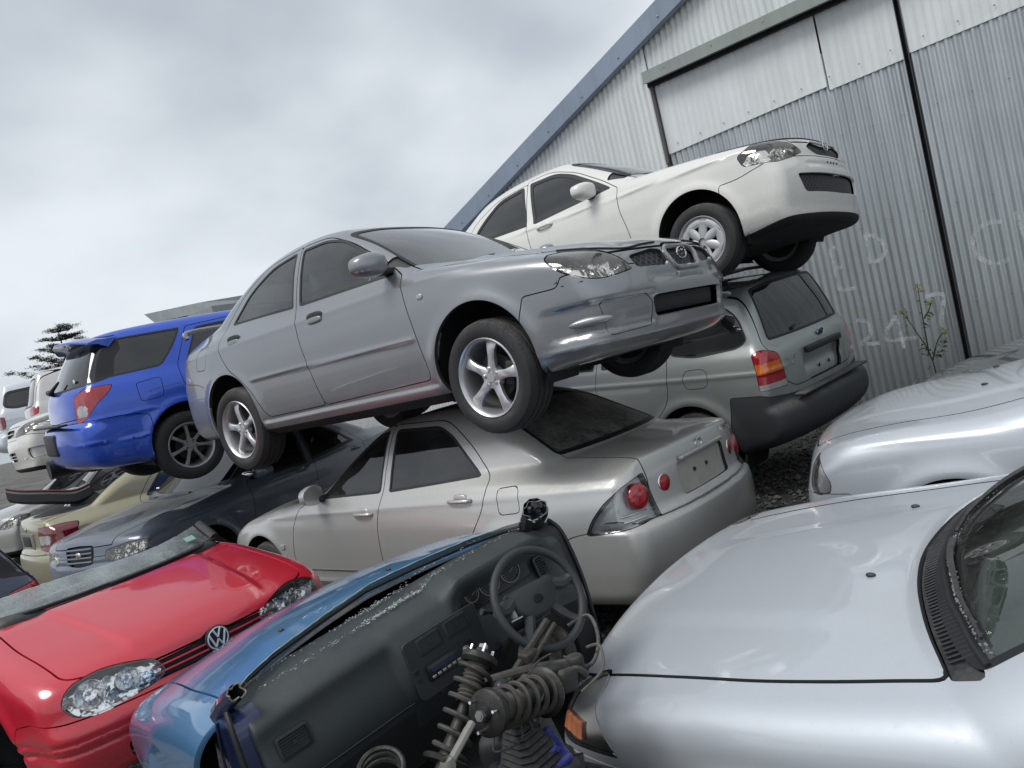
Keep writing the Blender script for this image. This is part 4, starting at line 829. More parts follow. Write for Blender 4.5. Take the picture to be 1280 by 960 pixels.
def gold_build(M):
    c = beige_saloon(); c.update(h=.028, wdetail=False)
    c['prof'] = [(x, z+(.03 if x < -1.3 and z > .8 else 0))+tuple(r) for x, z, *r in c['prof']]
    c['cuts'] = [('tail', 160, [(1.75, .68, .03), (1.74, .90, .04), (1.95, .95, .03), (2.16, .955, .03), (2.18, .70, .03), (1.95, .67, .03)], SK)]
    c['cuts'] = [('tail', 160, [(.10, .70, .06), (.05, .85, .06), (.16, .945, .05), (.34, .955, .02), (.40, .70, .03), (.25, .67, .04)], SK)]
    a = math.radians(160); f_ = lambda x, y: y*math.cos(a)-x*math.sin(a)
    c['cuts'] = [('tail', 160, [(f_(-1.86, .80), .80, .06), (f_(-1.92, .78), .93, .04), (f_(-2.05, .70), .955, .03), (f_(-2.21, .44), .95, .02), (f_(-2.22, .44), .71, .02), (f_(-2.08, .70), .665, .03), (f_(-1.93, .78), .69, .04)], SK)]
    sh = car_shell(c); pm = paint('gold_paint', (.35, .32, .20), .5, .34, dust=.45, dustcol=(.30, .27, .22))
    root = thing('saloon_car', 'champagne gold saloon with dark red tail lamps, crushed under the blue estate', 'car', M)
    std_std(root, sh, c, pm, plastic('dusty_dark_glass', (.05, .045, .042), .3, .6, dust=.5), GLASS_D)
    for s_, k in ((1, 'L'), (-1, 'R')):
        o = panel(sh, 'tail_'+k, 'taillight', RED_D, root, lip=.02)
        if o is not None:
            o.data.materials.append(CLEARP)
            for f in o.data.polygons:
                x, y, z = f.center
                if .76 < z < .85 and abs(y) < .66: f.material_index = 2
    x = sh.front_x(0, .82, -1); MB().add(*rbox((x+.02, 0, .80), (.05, .60, .20), .02)).build('plate_recess', plastic('grey_recess', (.20, .19, .17), .6, .4), root); MB().add(*rbox((x-.004, .0, .80), (.015, .36, .12), .004)).build('plate_bracket', BLACK, root)
    V, F = superell((sh.front_x(.0, .93, -1)-.004, 0, .93), (.006, .05, .025), 2); MB().add(V, F).build('emblem', CHROME, root)
    return root
def left_silver_build(M):
    c = white_saloon(); c.update(h=.035, wdetail=False)
    c['cuts'] = [('headlight', 40, [(-.42, .80, .02), (-.62, .84, .03), (-.90, .72, .03), (-.99, .66, .02), (-.80, .64, .02), (-.56, .68, .02)], SK)]; c['mid'] = [('intake', 0, symm([(.0, .42), (.43, .42, .03), (.46, .52, .03)]), SK)]
    sh = car_shell(c); pm = paint('dull_silver_paint', (.44, .44, .42), .5, .36, dust=.3)
    root = thing('saloon_car', 'silver saloon at the left edge, behind the navy hatchback, under the white car', 'car', M); std_std(root, sh, c, pm, GLASS_D, GLASS_SIDE)
    for s_, k in ((1, 'L'), (-1, 'R')): lampset(root, sh, k, s_, LENS_Y, ((.55, .71, .05), (.66, .72, .045)))
    panel(sh, 'intake', 'lower_intake', GRILLE, root, off=-.03, lip=0); return root
def left_white_build(M):
    c = white_saloon(); c.update(h=.028, wdetail=False, axles=(1.33, -1.33), wm=ALLOY_D, wstyle='star5', wz=.32, wr=.32, rr=.21)
    c['cuts'] = [('headlight', 40, [(-.40, .84, .02), (-.55, .87, .03), (-.80, .81, .03), (-1.02, .72, .02), (-1.05, .665, .02), (-.80, .68, .03), (-.52, .745, .03)], SK), ('fogpocket', 20, [(.16, .36, .05), (-.04, .36, .05), (-.04, .50, .05), (.16, .50, .05)], ['bumper_front'])]
    c['mid'] = [('grille', 0, symm([(.0, .68), (.32, .70, .03), (.36, .77, .03), (.0, .78)]), SK), ('intake', 0, symm([(.0, .36), (.28, .36, .03), (.31, .48, .03)]), SK)]; c['hoodz'] = .80
    sh = car_shell(c); pm = paint('cream_white_paint', (.72, .71, .66), 0., .35, dust=.15)
    root = thing('saloon_car', 'white car with round fog lamp, lifted nose-out over the silver one at far left', 'car', M); std_std(root, sh, c, pm, GLASS_W, GLASS_SIDE)
    for s_, k in ((1, 'L'), (-1, 'R')):
        lampset(root, sh, k, s_, LENS_Y, ((.50, .745, .05), (.62, .76, .05)))
        x = sh.front_x(.58, .43); panel(sh, 'fogpocket_'+k, 'fog_lamp_pocket', pm, root, off=-.03, lip=.0); Mx = frame((x-.02, .60*s_, .43), (1, .3*s_, 0)); b = MB(); b.add(*lathe([(.075, -.03), (.075, .0), (.065, .01), (.055, .0), (.0, .005)], 24, axis='z')); b.xf(Mx); b.build('fog_lamp', [CLEARP], root, ang=60)
    panel(sh, 'grille', 'grille', BLACK, root, off=-.03, lip=0); panel(sh, 'intake', 'lower_intake', BLACK, root, off=-.04, lip=0)
    MB().add(*tube([(sh.front_x(abs(y), .725)+.002, y, .725) for y in np.linspace(-.32, .32, 9)], .012)).build('grille_bar', CHROME, root)
    for z in (.40, .44): MB().add(*tube([(sh.front_x(abs(y), z)-.01, y, z) for y in np.linspace(-.27, .27, 9)], .006)).build('intake_bar', pm, root)
    return root
def navy_build(M):
    c = wagon(); c.update(h=.03, wdetail=False)
    c['prof'] = [(x if x > -1.3 else x+.42, z)+tuple(r) for x, z, *r in c['prof'] if not (-1.5 < x < -.9 and z > 1)]; c['plan'] = [(x if x > -1.3 else x+.42, y) for x, y in c['plan']]; c['axles'] = (1.2625, -1.15)
    for k in ('quarter', 'rwin', 'rdoor', 'fuel'): c.pop(k)
    c['quarter'] = [(-.45, .99, .03), (-.50, 1.36, .03), (-.95, 1.32, .04), (-1.18, 1.03, .04)]; c['gatex'] = -1.1; c['rwx'] = -1.1
    c['br'] = [(-2.6, .1), (-2.6, .66), (-1.6, .655), (-1.4, .64), (-1.38, .1)]; a = math.radians(150); f_ = lambda x, y: y*math.cos(a)-x*math.sin(a)
    c['cuts'] = [('tail', 150, [(f_(-1.45, .79), .90, .03), (f_(-1.66, .62), .95, .03), (f_(-1.70, .60), .72, .03), (f_(-1.56, .76), .70, .03)], SK)]
    sh = car_shell(c); pm = paint('navy_paint', (.012, .022, .065), .3, .3, dust=.2)
    root = thing('hatchback', 'dark navy hatchback at the left edge behind the red half-car', 'car', M); std_std(root, sh, c, pm, GLASS_D, GLASS_D)
    for k in 'LR': panel(sh, 'tail_'+k, 'taillight', RED_L, root, lip=.02)
    return root
def van_build(M):
    c = suv(); c.update(h=.035, wdetail=False); pm = paint('van_white_paint', (.66, .69, .73), 0., .4, dust=.15)
    c['quarter'] = [(-1.22, 1.17, .08), (-1.20, 1.54, .08), (-1.85, 1.52, .10), (-1.95, 1.22, .12), (-1.75, 1.15, .08)]; c['qseal'] = .05
    c['cuts'] = [('tail', 140, [(.62, 1.04, .06), (.85, 1.04, .06), (.88, .80, .06), (.62, .80, .06)], SK)]
    sh = car_shell(c); root = thing('minivan', 'white van with thick black window seal at the far left edge', 'van', M); std_std(root, sh, c, pm, GLASS_D, GLASS_D)
    for k in 'LR': panel(sh, 'tail_'+k, 'taillight', RED_D, root, lip=.02)
    return root
def pinkish_build(M):
    c = suv(); c.update(h=.035, wdetail=False); pm = paint('pearl_grey_paint', (.58, .56, .56), .2, .4, dust=.2); c['gate'] = [(0, .80), (.50, .80, .04), (.66, .90, .05), (.70, 1.20, .03), (.60, 1.66, .06), (0, 1.69)]; c['rw'] = [(.3, 1.60, .06), (.55, 1.58, .04), (.65, 1.14, .04)]; c['rwx'] = -1.7; c.pop('quarter')
    c['cuts'] = [('tail', 140, [(.64, 1.13, .04), (.86, 1.13, .06), (.88, 1.0, .03), (.64, 1.0, .04)], SK)]
    sh = car_shell(c); root = thing('off_roader', 'pearl grey off-roader seen past the white car at far left', 'car', M); std_std(root, sh, c, pm, GLASS_SIDE, GLASS_D)
    for k in 'LR': panel(sh, 'tail_'+k, 'taillight', RED_L, root, lip=.02)
    return root
def filler_build(M, name, label, col):
    c = near_saloon(.04); c['wdetail'] = False; sh = car_shell(c); pm = paint('filler_'+name, col, .3, .4, dust=.3); root = thing(name, label, 'car', M); std_std(root, sh, c, pm, GLASS_D, GLASS_D); return root
# ---------------------------------------------------------------- the beige saloon that carries the grey one
def beige_saloon(M=None):
    prof = [(1.86, .19), (2.00, .22), (2.06, .35), (2.07, .5), (2.04, .62), (1.99, .68), (1.93, .72), (1.75, .79), (1.4, .86), (1.1, .905), (.74, .945, 1), (.60, 1.0), (.25, 1.20), (-.08, 1.365), (-.3, 1.405), (-.6, 1.42), (-.9, 1.40), (-1.15, 1.33), (-1.42, 1.19), (-1.72, 1.03, 1), (-1.9, 1.02), (-2.1, 1.01), (-2.19, .995, 1), (-2.215, .90), (-2.235, .70), (-2.28, .655), (-2.30, .52), (-2.28, .33), (-2.22, .22), (-2, .19), (-1, .17), (1, .17)]
    c = dict(prof=prof, W=.86, h=.022, plan=[(-2.4, .74), (-2.1, .81), (-1.6, .85), (-1.0, .862), (.5, .86), (1.2, .855), (1.7, .82), (2.1, .74)],
             bow=[(-2.3, -.19), (-2.1, -.17), (-1.7, -.17), (-1.2, -.12), (-.4, 0), (0, .12), (.5, .20), (1, .19), (1.5, .16), (1.8, .2), (2.1, .28)], axles=(1.335, -1.335), belt=.94,
             k=((0, .09), (.6, .09), (.85, .06), (1.1, .07), (1.5, .10)), feats=(crease(.30, -.98, .98, .012, .025), crease(.83, -2.2, 1.2, .005, .02, -.02), lambda X, Y, Z: -.014*np.exp(-((Z-.645)/.012)**2)*sstep(-1.9, -2.0, X)),
             fdoor=[(.75, .86, .01), (.85, .72, .1), (.90, .52, .03), (.89, .30, .03), (-.14, .30, .03), (-.15, .70, .1), (-.21, .92, .02), (-.23, 1.36, .02), (-.05, 1.345, .1), (.25, 1.17, .1), (.55, .95, .03)],
             rdoor=[(-.21, .92, .02), (-.15, .70, .1), (-.14, .30, .03), (-.84, .30, .04), (-.93, .50, .08), (-1.05, .66, .1), (-1.15, .80, .06), (-1.18, .97, .03), (-1.0, 1.17, .1), (-.76, 1.345, .10), (-.23, 1.36, .02)],
             fwin=[(.50, .915, .02), (.26, 1.12, .1), (-.03, 1.30, .08), (-.195, 1.33, .02), (-.185, .93, .02)],
             rwin=[(-.27, .93, .02), (-.27, 1.33, .03), (-.70, 1.315, .06), (-.84, 1.235, .06), (-1.11, .98, .02)],
             ws=[(.0, .93), (.66, .93, .02), (.53, 1.34, .06), (.28, 1.375, .1)], rw=[(.28, 1.36, .1), (.47, 1.32, .06), (.60, 1.04, .04)], rwx=-.9, handles=(), mirror=(.45, .745, .925),
             hood=[(.77, .0, .3), (.70, .4, .2), (.56, .66, .02), (1.3, .62, .2), (1.75, .57, .1), (2.1, .5), (2.2, 0)],
             trunk=[(-1.70, 0, .3), (-1.68, .35, .2), (-1.56, .58, .06), (-2.05, .58, .05), (-2.17, .57), (-2.6, .53), (-2.6, 0)], trunkz=.655,
             bf=[(2.5, .1), (2.5, .56), (1.9, .58, .03), (1.6, .56, .02), (1.56, .3), (1.56, .1)], br=[(-2.6, .1), (-2.6, .66), (-2.0, .655), (-1.78, .62, .03), (-1.62, .56), (-1.60, .1)],
             fuel=[(-1.26, .91), (-1.42, .92), (-1.44, .77), (-1.28, .76)], fuelside=1, wz=.29, cabin=dict(xf=.78, xr=-1.2, zb=.93, parcel=(-1.1, -1.6)))
    return c
def beige_saloon_build(M):
    c = beige_saloon()
    c['cuts'] = [('tail', 140, [(.93, .905, .01), (.985, .66, .02), (.75, .638, .04), (.565, .62, .01), (.60, .70, .04), (.68, .80, .05), (.79, .87, .05)], SK)]
    c['mid'] = [('plate', 180, [(-.31, .70, .02), (-.31, .885, .03), (.31, .885, .03), (.31, .70, .02)], ['trunk'])]
    sh = car_shell(c); pm = paint('beige_silver_paint', (.56, .56, .54), .5, .34, dust=.8, dustcol=(.34, .32, .28), dirt=.3)
    root = thing('saloon_car', 'beige silver saloon with round tail lamps carrying the grey saloon on its roof', 'car', M)
    dg = plastic('dusty_rear_glass', (.060, .058, .055), .42, .5, dust=.75, bscale=30.); c['rear_glass'] = dg; std_std(root, sh, c, pm, GLASS_W, GLASS_SIDE)
    for s_, k in ((1, 'L'), (-1, 'R')):
        o = panel(sh, 'tail_'+k, 'taillight', LENS, root, lip=.012, lipmat=STEEL); panel(sh, 'tail_'+k, 'lamp_housing', BOWL, o, off=-.045, lip=-.04, lipmat=BOWL)
        x = sh.front_x(.655, .78, -1)
        for (y, z, r) in ((.655, .79, .070),):
            Mx = frame((x-.004, y*s_, z), (-1, .35*s_, .1)); b = MB(); V, F = lathe([(r*1.05, -.05), (r, -.002), (r*.92, .006), (r*.5, .012), (0, .014)], 28, axis='z'); b.add(V, F); b.xf(Mx); b.build('brake_lens', RED_L, o, ang=60)
        for zz in (.70, .67):
            pts = [(sh.front_x(.765-t*.16, zz, -1)+.030, (.755-t*.16)*s_, zz) for t in np.linspace(0, 1, 6)]; MB().add(*tube(pts, .0045)).build('lamp_divider', CHROME, o)
        x = sh.front_x(.445, .81, -1); Mx = frame((x+.006, .445*s_, .81), sh.normal((x, .445*s_, .81))); b = MB(); V, F = lathe([(.046, -.03), (.046, .008), (.040, .011), (0, .014)], 28, axis='z'); b.add(V, F, 0); V, F = lathe([(.052, -.03), (.054, .004), (.047, .009), (.046, .006)], 28, axis='z'); b.add(V, F, 1); b.xf(Mx); b.build('round_tail_lamp', [RED_L, CHROME], root, ang=60)
        for x, z in ((-.02, .80), (-.965, .855)):
            if s_ > 0 or True: handle(root, sh, x, z, s_, pm, .19, 'bar')
        y = sh.side_y(1.026, .57); MB().add(*superell((1.026, (y+.002)*s_, .57), (.022, .008, .022), 4)).build('side_indicator', CLEARP, root)
        MB().add(*tube([((x_, (sh.side_y(x_, .40)+.003)*s_, .40)) for x_ in np.linspace(.95, -.95, 12)], .006)).build('sill_trim', STEEL, root)
        yy = [(x_, (sh.side_y(x_, z_)+.022)*s_, z_) for x_, z_ in ((.28, 1.16), (.05, 1.285), (-.15, 1.335))]
    panel(sh, 'plate', 'plate_recess', plastic('dusty_recess', (.42, .41, .37), .6, .4, dust=.6), root, off=-.02, lip=0)
    x = sh.front_x(0, .90, -1); MB().add(*rbox((x-.006, 0, .905), (.03, .56, .028), .01)).build('plate_garnish', pm, root)
    for y in (-.06, .10): MB().add(*lathe([(0, 0), (.012, 0), (.012, .01), (0, .01)], 10, axis='x')).xf(Matrix.Translation((sh.front_x(0, .79, -1)+.012, y, .80))).build('plate_screw', BLACK, root)
    V, F = text_mesh('ALTEZZA', .05, .002); Mx = frame((sh.front_x(.42, .945, -1)-.003, -.43, .945), (-1, -.1, .1)); MB().add(V, F).xf(Mx).build('badge_lettering', CHROME, root, smooth=False)
    V, F = lathe([(1+.16*math.cos(a), .006*math.sin(a)) for a in np.linspace(0, 2*math.pi, 8, endpoint=False)], 28, axis='x', close=True); MB().add(V*[1, .04, .03]+[sh.front_x(0, .935, -1)-.003, 0, .935], F).build('emblem', CHROME, root)
    for ch in list(bpy.data.objects):
        if ch.name.startswith('mirror_glass') and ch.parent and ch.parent.parent == root: bpy.data.objects.remove(ch)
    wiper(root, [(.70, -.1, .97), (.62, -.35, .965), (.52, -.55, .96)])
    return root
# ---------------------------------------------------------------- the white saloon
def white_saloon():
    prof = [(1.95, .19), (2.08, .22), (2.10, .32), (2.12, .45), (2.12, .60), (2.09, .70), (2.07, .79), (2.02, .85), (1.85, .89), (1.55, .935), (1.25, .965), (1.05, .98), (.93, .99, 1), (.75, 1.08), (.40, 1.26), (.08, 1.405), (-.08, 1.435), (-.35, 1.45), (-.75, 1.44), (-1.05, 1.385), (-1.30, 1.25), (-1.62, 1.08, 1), (-1.9, 1.05), (-2.05, 1.03), (-2.12, .95), (-2.15, .72), (-2.17, .5), (-2.15, .3), (-2., .2), (-1, .18), (1, .17)]
    return dict(prof=prof, W=.848, h=.025, plan=[(-2.3, .70), (-2.0, .77), (-1.5, .83), (-.9, .846), (.6, .846), (1.3, .84), (1.8, .825), (2.25, .765)], bow=[(-2.3, -.26), (-1.9, -.22), (-1.5, -.16), (-1.1, -.12), (-.4, 0), (0, .12), (.5, .20), (1.0, .19), (1.5, .16), (1.9, .15), (2.15, .17)],
                axles=(1.305, -1.305), inset=[(.15, .10), (.22, .05), (.30, .018), (.42, .004), (.55, .0), (.72, .004), (.82, .018), (.89, .038), (.945, .065), (.97, .085), (1.07, .125), (1.22, .195), (1.35, .27), (1.47, .36)], belt=.97, k=((0, .06), (.6, .075), (.85, .07), (1.1, .07), (1.5, .10)), feats=(crease(.88, -2.0, 1.75, .010, .012, -.045), lambda X, Y, Z: -.012*np.exp(-((Z-.62)/.02)**2)*sstep(1.9, 2.0, X)*sstep(.5, .42, Y)),
                fdoor=[(.68, .93, .01), (.67, .75, .1), (.72, .55, .1), (.74, .30, .03), (-.26, .28, .03), (-.29, .6, .1), (-.35, .95, .02), (-.38, 1.375, .02), (-.10, 1.37, .12), (.22, 1.24, .1), (.50, 1.06, .05)],
                rdoor=[(-.35, .95, .02), (-.29, .6, .1), (-.26, .28, .03), (-.9, .28, .05), (-1.0, .56, .1), (-1.25, .75, .1), (-1.3, .98, .03), (-1.1, 1.20, .08), (-.8, 1.33, .1), (-.38, 1.35, .02)],
                fwin=[(.62, .95, .02), (.40, 1.10, .1), (.18, 1.24, .08), (-.03, 1.325, .08), (-.35, 1.345, .02), (-.26, .92, .02)], rwin=[(-.33, .93, .02), (-.42, 1.34, .03), (-.76, 1.32, .08), (-1.0, 1.17, .08), (-1.2, .985, .03)],
                ws=[(0, .97), (.68, .975, .02), (.54, 1.36, .06), (.3, 1.40, .1)], rw=[(.3, 1.35, .1), (.48, 1.31, .06), (.62, 1.08, .04)],
                hood=[(.96, .0, .3), (.88, .4, .2), (.72, .68, .02), (1.3, .64, .2), (1.75, .585, .1), (2.1, .48), (2.4, 0)], hoodz=.80, cowl=[(.96, 0, .3), (.88, .4, .2), (.72, .72, .01), (.55, .72), (.75, 0)],
                bf=[(2.5, .1), (2.5, .70), (2.0, .68, .03), (1.7, .62, .06), (1.55, .62, .02), (1.52, .3), (1.52, .1)], br=[(-2.6, .1), (-2.6, .62), (-1.7, .62), (-1.6, .3), (-1.6, .1)], wz=.27, wr=.295, rr=.19, wstyle='cap', wm=HUBCAP, mirror=(.40, .735, .945), seal=.034, underf=.05, cabin=dict(xf=.74, xr=-1.2, zb=.94, parcel=(-1.05, -1.5)), handles=((-.12, .86), (-1.12, .89)))
def lampset(root, sh, k, s_, lensm=None, bowls=(), name='headlight', inner=None, off=-.05):
    o = panel(sh, '%s_%s' % (name, k), name, lensm or LENS, root, lip=.012, lipmat=STEEL)
    if o is None: return None
    panel(sh, '%s_%s' % (name, k), 'lamp_housing', inner or REFL2, o, off=off, lip=off, lipmat=inner or REFL2)
    for (y, z, r) in bowls:
        x = sh.front_x(y, z)-.035; bowl(o, (x, y*s_, z), (1, .10*s_, 0), r, .04)
    return o
def white_saloon_build(M):
    c = white_saloon()
    c['cuts'] = [('headlight', 40, [(-.48, .775, .02), (-.59, .832, .02), (-.74, .835, .03), (-.90, .795, .03), (-.985, .715, .02), (-.85, .675, .03), (-.70, .648, .02), (-.50, .685, .02)], SK)]
    c['mid'] = [('grille', 0, symm([(.0, .775), (.08, .77), (.26, .795, .03), (.36, .76, .04), (.24, .70, .04)]), SK), ('intake', 0, symm([(.0, .40), (.56, .41, .03), (.62, .545, .03)]), SK)]
    c['hgap'] = .013; sh = car_shell(c); pm = paint('white_paint', (.74, .73, .69), 0., .35, dust=.12, dirt=.25)
    root = thing('saloon_car', 'white saloon with its nose raised above the silver off-roader, beside the tin shed', 'car', M)
    std_std(root, sh, c, pm, GLASS_W, glass('side_glass_dark', (.05, .06, .065), .06))
    for s_, k in ((1, 'L'), (-1, 'R')):
        lampset(root, sh, k, s_, LENS_Y, ((.52, .755, .055), (.64, .755, .05)))
        for x, z in c['handles'][:0]: pass
        y = sh.side_y(1.60, .60)
    panel(sh, 'grille', 'grille', GRILLE, root, off=-.015, lip=0); panel(sh, 'intake', 'lower_intake', GRILLE, root, off=-.035, lip=0)
    ex = sh.front_x(0, .78)+.012; b = MB(); V, F = lathe([(1+.12*math.cos(a), .005*math.sin(a)) for a in np.linspace(0, 2*math.pi, 8, endpoint=False)], 32, axis='x', close=True); b.add(V*[1, .048, .036]+[ex, 0, .785], F)
    b.add(*tube([(ex, y_, .785+.018-abs(y_)*-.2-.03*(1-abs(y_)/.045)) for y_ in np.linspace(-.042, .042, 9)], .005)); b.build('emblem', CHROME, root)
    b = MB(); b.add(*tube([(sh.front_x(abs(y_), .795-.0)+.004, y_, .80+abs(y_)*.02) for y_ in np.linspace(-.27, .27, 15)], .008)); b.build('grille_trim', pm, root)
    for y in (-.10, -.03, .03, .10): MB().add(*lathe([(0, .004), (.008, .004), (.008, -.01)], 8, axis='x')).xf(Matrix.Translation((sh.front_x(0, .64)+.001, y, .64))).build('plate_bolt_hole', BLACK, root)
    for s_ in (1, -1): MB().add(*tube(smoothpath([(x_, y_*s_, sh.ground_point(x_, y_)+.003) for x_, y_ in ((1.50, .635), (1.72, .60), (1.90, .53), (1.98, .40), (2.01, .2), (2.02, .0))], 4), .007, 6)).build('hood_edge_gap', SEAL, root)  # black tube added as the dark of the gap below the hood edge
    MB().add(*rbox((1.45, 0, .24), (1.1, 1.1, .10), .03)).build('engine_undertray', UNDER, root)
    MB().add(*tube([(1.305, -.72, .27), (1.305, .72, .27)], .028)).add(*tube([(1.2, -.4, .24), (1.28, -.7, .2)], .03)).add(*tube([(1.2, .4, .24), (1.28, .7, .2)], .03)).build('front_axle', OILY, root)
    return root
def suv_build(M, label='silver off-roader with dusty rear glass parked against the tin shed under the white saloon', pm=None, detail=True):
    c = suv()
    c['gate'] = [(0, .80), (.50, .80, .04), (.66, .90, .05), (.70, 1.20, .03), (.60, 1.66, .06), (0, 1.69)]
    c['rw'] = [(.3, 1.655, .06), (.545, 1.635, .04), (.635, 1.205, .04)]; c['rwx'] = -1.7
    c['cuts'] = [('tail', 140, [(.625, 1.14, .04), (.70, 1.155, .04), (.845, 1.115, .05), (.885, .83, .01), (.62, .835, .01)], ['body', 'trunk', 'bumper_rear'])]
    c['mid'] = [('plate', 180, symm([(0, .80), (.30, .80, .04), (.36, 1.03, .04)]), ['trunk'])]
    sh = car_shell(c); pm = pm or paint('silver_green_paint', (.36, .385, .375), .55, .38, dust=.4)
    root = thing('off_roader', label, 'car', M); bp_ = plastic('grey_black_bumper', (.05, .055, .06), .6, .4, dust=.4); c['bumper_mat'] = bp_
    std_std(root, sh, c, pm, plastic('dust_filmed_rear_glass', (.055, .06, .058), .12, .3), GLASS_D)
    panel(sh, 'plate', 'plate_recess', pm, root, off=-.03, lip=0)
    MB().add(*rbox((sh.front_x(.1, 1.03, -1)-.01, .0, 1.05), (.05, .62, .055), .015)).build('tailgate_handle', BLACK, root)
    for s_, k in ((1, 'L'), (-1, 'R')):
        o = panel(sh, 'tail_'+k, 'taillight', RED_L, root, lip=.02)
        if o is not None:
            zz = np.array([v.co[:] for v in o.data.vertices])
            o.data.materials.append(AMBER); o.data.materials.append(CLEARP)
            for f in o.data.polygons:
                z = f.center[2]
                if .965 < z < 1.045: f.material_index = 2
                elif z < .885: f.material_index = 3
        # roof rack rails
        MB().add(*tube(smoothpath([(.05, .58*s_, 1.66), (-.05, .58*s_, 1.735), (-.9, .60*s_, 1.765), (-1.6, .58*s_, 1.735), (-1.72, .58*s_, 1.68)], 6), .016)).build('roof_rail', BLACK, root)
    for x in (-.2, -1.2): MB().add(*tube([(x, -.58, 1.76), (x, .58, 1.76)], .018)).build('roof_crossbar', BLACK, root)
    x = sh.front_x(.25, 1.30, -1); MB().add(*tube([(x-.02, .30, 1.24), (x+.01, .12, 1.27), (x+.03, -.12, 1.30)], [.016, .010, .006])).build('rear_wiper', BLACK, root)
    x = sh.front_x(0, 1.13, -1); b = MB(); V, F = lathe([(0, -.012), (.7, -.010), (1., -.004), (1., 0)], 28, axis='x'); b.add(V*[1, .058, .028]+[x-.002, -.03, 1.145], F, 0); V, F = lathe([(1+.1*math.cos(a), .005*math.sin(a)) for a in np.linspace(0, 2*math.pi, 8, endpoint=False)], 28, axis='x', close=True); b.add(V*[1, .058, .028]+[x-.008, -.03, 1.145], F, 1); b.build('emblem', [plastic('emblem_blue', (.01, .02, .06), .3), CHROME], root) if detail else None
    if detail:
        for t_, z in (('ESCAPE', 1.03), ('V6', .985)):
            V, F = text_mesh(t_, .045, .002); MB().add(V, F).xf(frame((sh.front_x(.48, z, -1)-.003, .50, z), (-1, .12, .05))).build('badge_lettering', CHROME, root, smooth=False)
    xs = sh.front_x(.2, .70, -1); MB().add(*rbox((-2.17, .0, .745), (.10, 1.2, .02), .008)).build('bumper_step', bp_, root)
    for y in (.06, -.12): MB().add(*prism([(-.012, .0), (.012, .0), (.0, .03)], 0, .01, 'x')).xf(Matrix.Translation((sh.front_x(0, .86, -1)+.02, y, .86))).build('plate_clip', BLACK, root)
    return root
# ---------------------------------------------------------------- the three cars at the right
def near_saloon(h=.02, **kw):
    prof = [(1.82, .19), (1.97, .25), (2.02, .40), (2.02, .55), (1.98, .64), (1.955, .70), (1.90, .745), (1.78, .787), (1.5, .852), (1.2, .912), (1.0, .945), (.86, .965, 1), (.65, 1.08), (.3, 1.25), (.0, 1.36), (-.3, 1.40), (-.8, 1.39), (-1.1, 1.31), (-1.6, 1.05, 1), (-2.0, 1.03), (-2.12, .98), (-2.18, .8), (-2.2, .5), (-2.15, .3), (-2.0, .2), (-1, .18), (1, .17)]
    d = dict(prof=prof, W=.85, h=h, plan=[(-2.3, .70), (-2.0, .77), (-1.5, .83), (-.9, .847), (.6, .848), (1.2, .845), (1.7, .825), (2.0, .77)], bow=[(-2.3, -.26), (-1.9, -.22), (-1.5, -.16), (-1.1, -.12), (-.4, 0), (0, .14), (.45, .38), (.9, .36), (1.4, .15), (1.7, .12), (2.0, .17)], bowp=2.2,
             axles=(1.12, -1.24), az=.30, ra=.33, k=((0, .09), (.6, .10), (.85, .10), (1.1, .07), (1.5, .10)), inset=[(.15, .10), (.22, .05), (.30, .018), (.42, .004), (.55, .0), (.66, .004), (.76, .014), (.84, .03), (.90, .05), (.94, .07), (.97, .09), (1.05, .13), (1.20, .20), (1.33, .27), (1.45, .36)], belt=.95,
             crown=((-2.3, .03), (-1.5, .02), (-1, .05), (0, .05), (.7, .03), (1.4, .045), (2.2, .05)),
             fdoor=[(.44, .95, .01), (.36, .84, .05), (.36, .62, .1), (.38, .30, .03), (-.36, .28, .03), (-.40, .93, .02), (-.42, 1.345, .02), (-.10, 1.33, .12), (.18, 1.19, .1), (.40, 1.02, .05)],
             rdoor=[(-.40, .93, .02), (-.36, .28, .03), (-.9, .28, .05), (-1.0, .56, .1), (-1.25, .75, .1), (-1.28, .98, .03), (-1.1, 1.18, .08), (-.8, 1.31, .1), (-.42, 1.345, .02)],
             fwin=[(.36, .965, .02), (.16, 1.14, .1), (-.06, 1.29, .08), (-.38, 1.305, .02), (-.36, .95, .02)], rwin=[(-.44, .955, .02), (-.46, 1.31, .03), (-.76, 1.28, .08), (-1.0, 1.15, .08), (-1.18, .975, .03)],
             rw=[(.3, 1.34, .1), (.48, 1.30, .06), (.62, 1.08, .04)],
             hood=[(.845, .0, .3), (.81, .22, .2), (.735, .44, .15), (.645, .622, .02), (.9, .636, .1), (1.2, .645, .1), (1.5, .632, .1), (1.80, .605, .1), (1.93, .53), (2.3, .4), (2.4, 0)], hoodz=.715,
             cowl=[(.845, 0, .3), (.81, .22, .2), (.735, .44, .15), (.64, .636, .01), (.545, .665, .03), (.59, .56, .1), (.675, .38, .15), (.745, .15, .2), (.755, 0, .2)],
             ws=[(0, 1.015), (.30, 1.01), (.58, .995, .05), (.64, 1.0, .02), (.54, 1.30, .06), (.3, 1.36, .1)], wsx=(-.3, .9),
             bf=[(2.5, .1), (2.5, .585), (1.7, .57, .03), (1.58, .57, .02), (1.55, .3), (1.55, .1)], br=[(-2.6, .1), (-2.6, .62), (-1.7, .62), (-1.6, .3), (-1.6, .1)], wz=.29, cabin=dict(xf=.66, xr=-1.2, zb=.94),
             feats=(lambda X, Y, Z: .007*sstep(.38+.10*(1.6-X), .26+.10*(1.6-X), Y)*sstep(.75, 1.0, X)*sstep(1.95, 1.6, X)*sstep(.7, .8, Z),))
    d.update(kw); return d
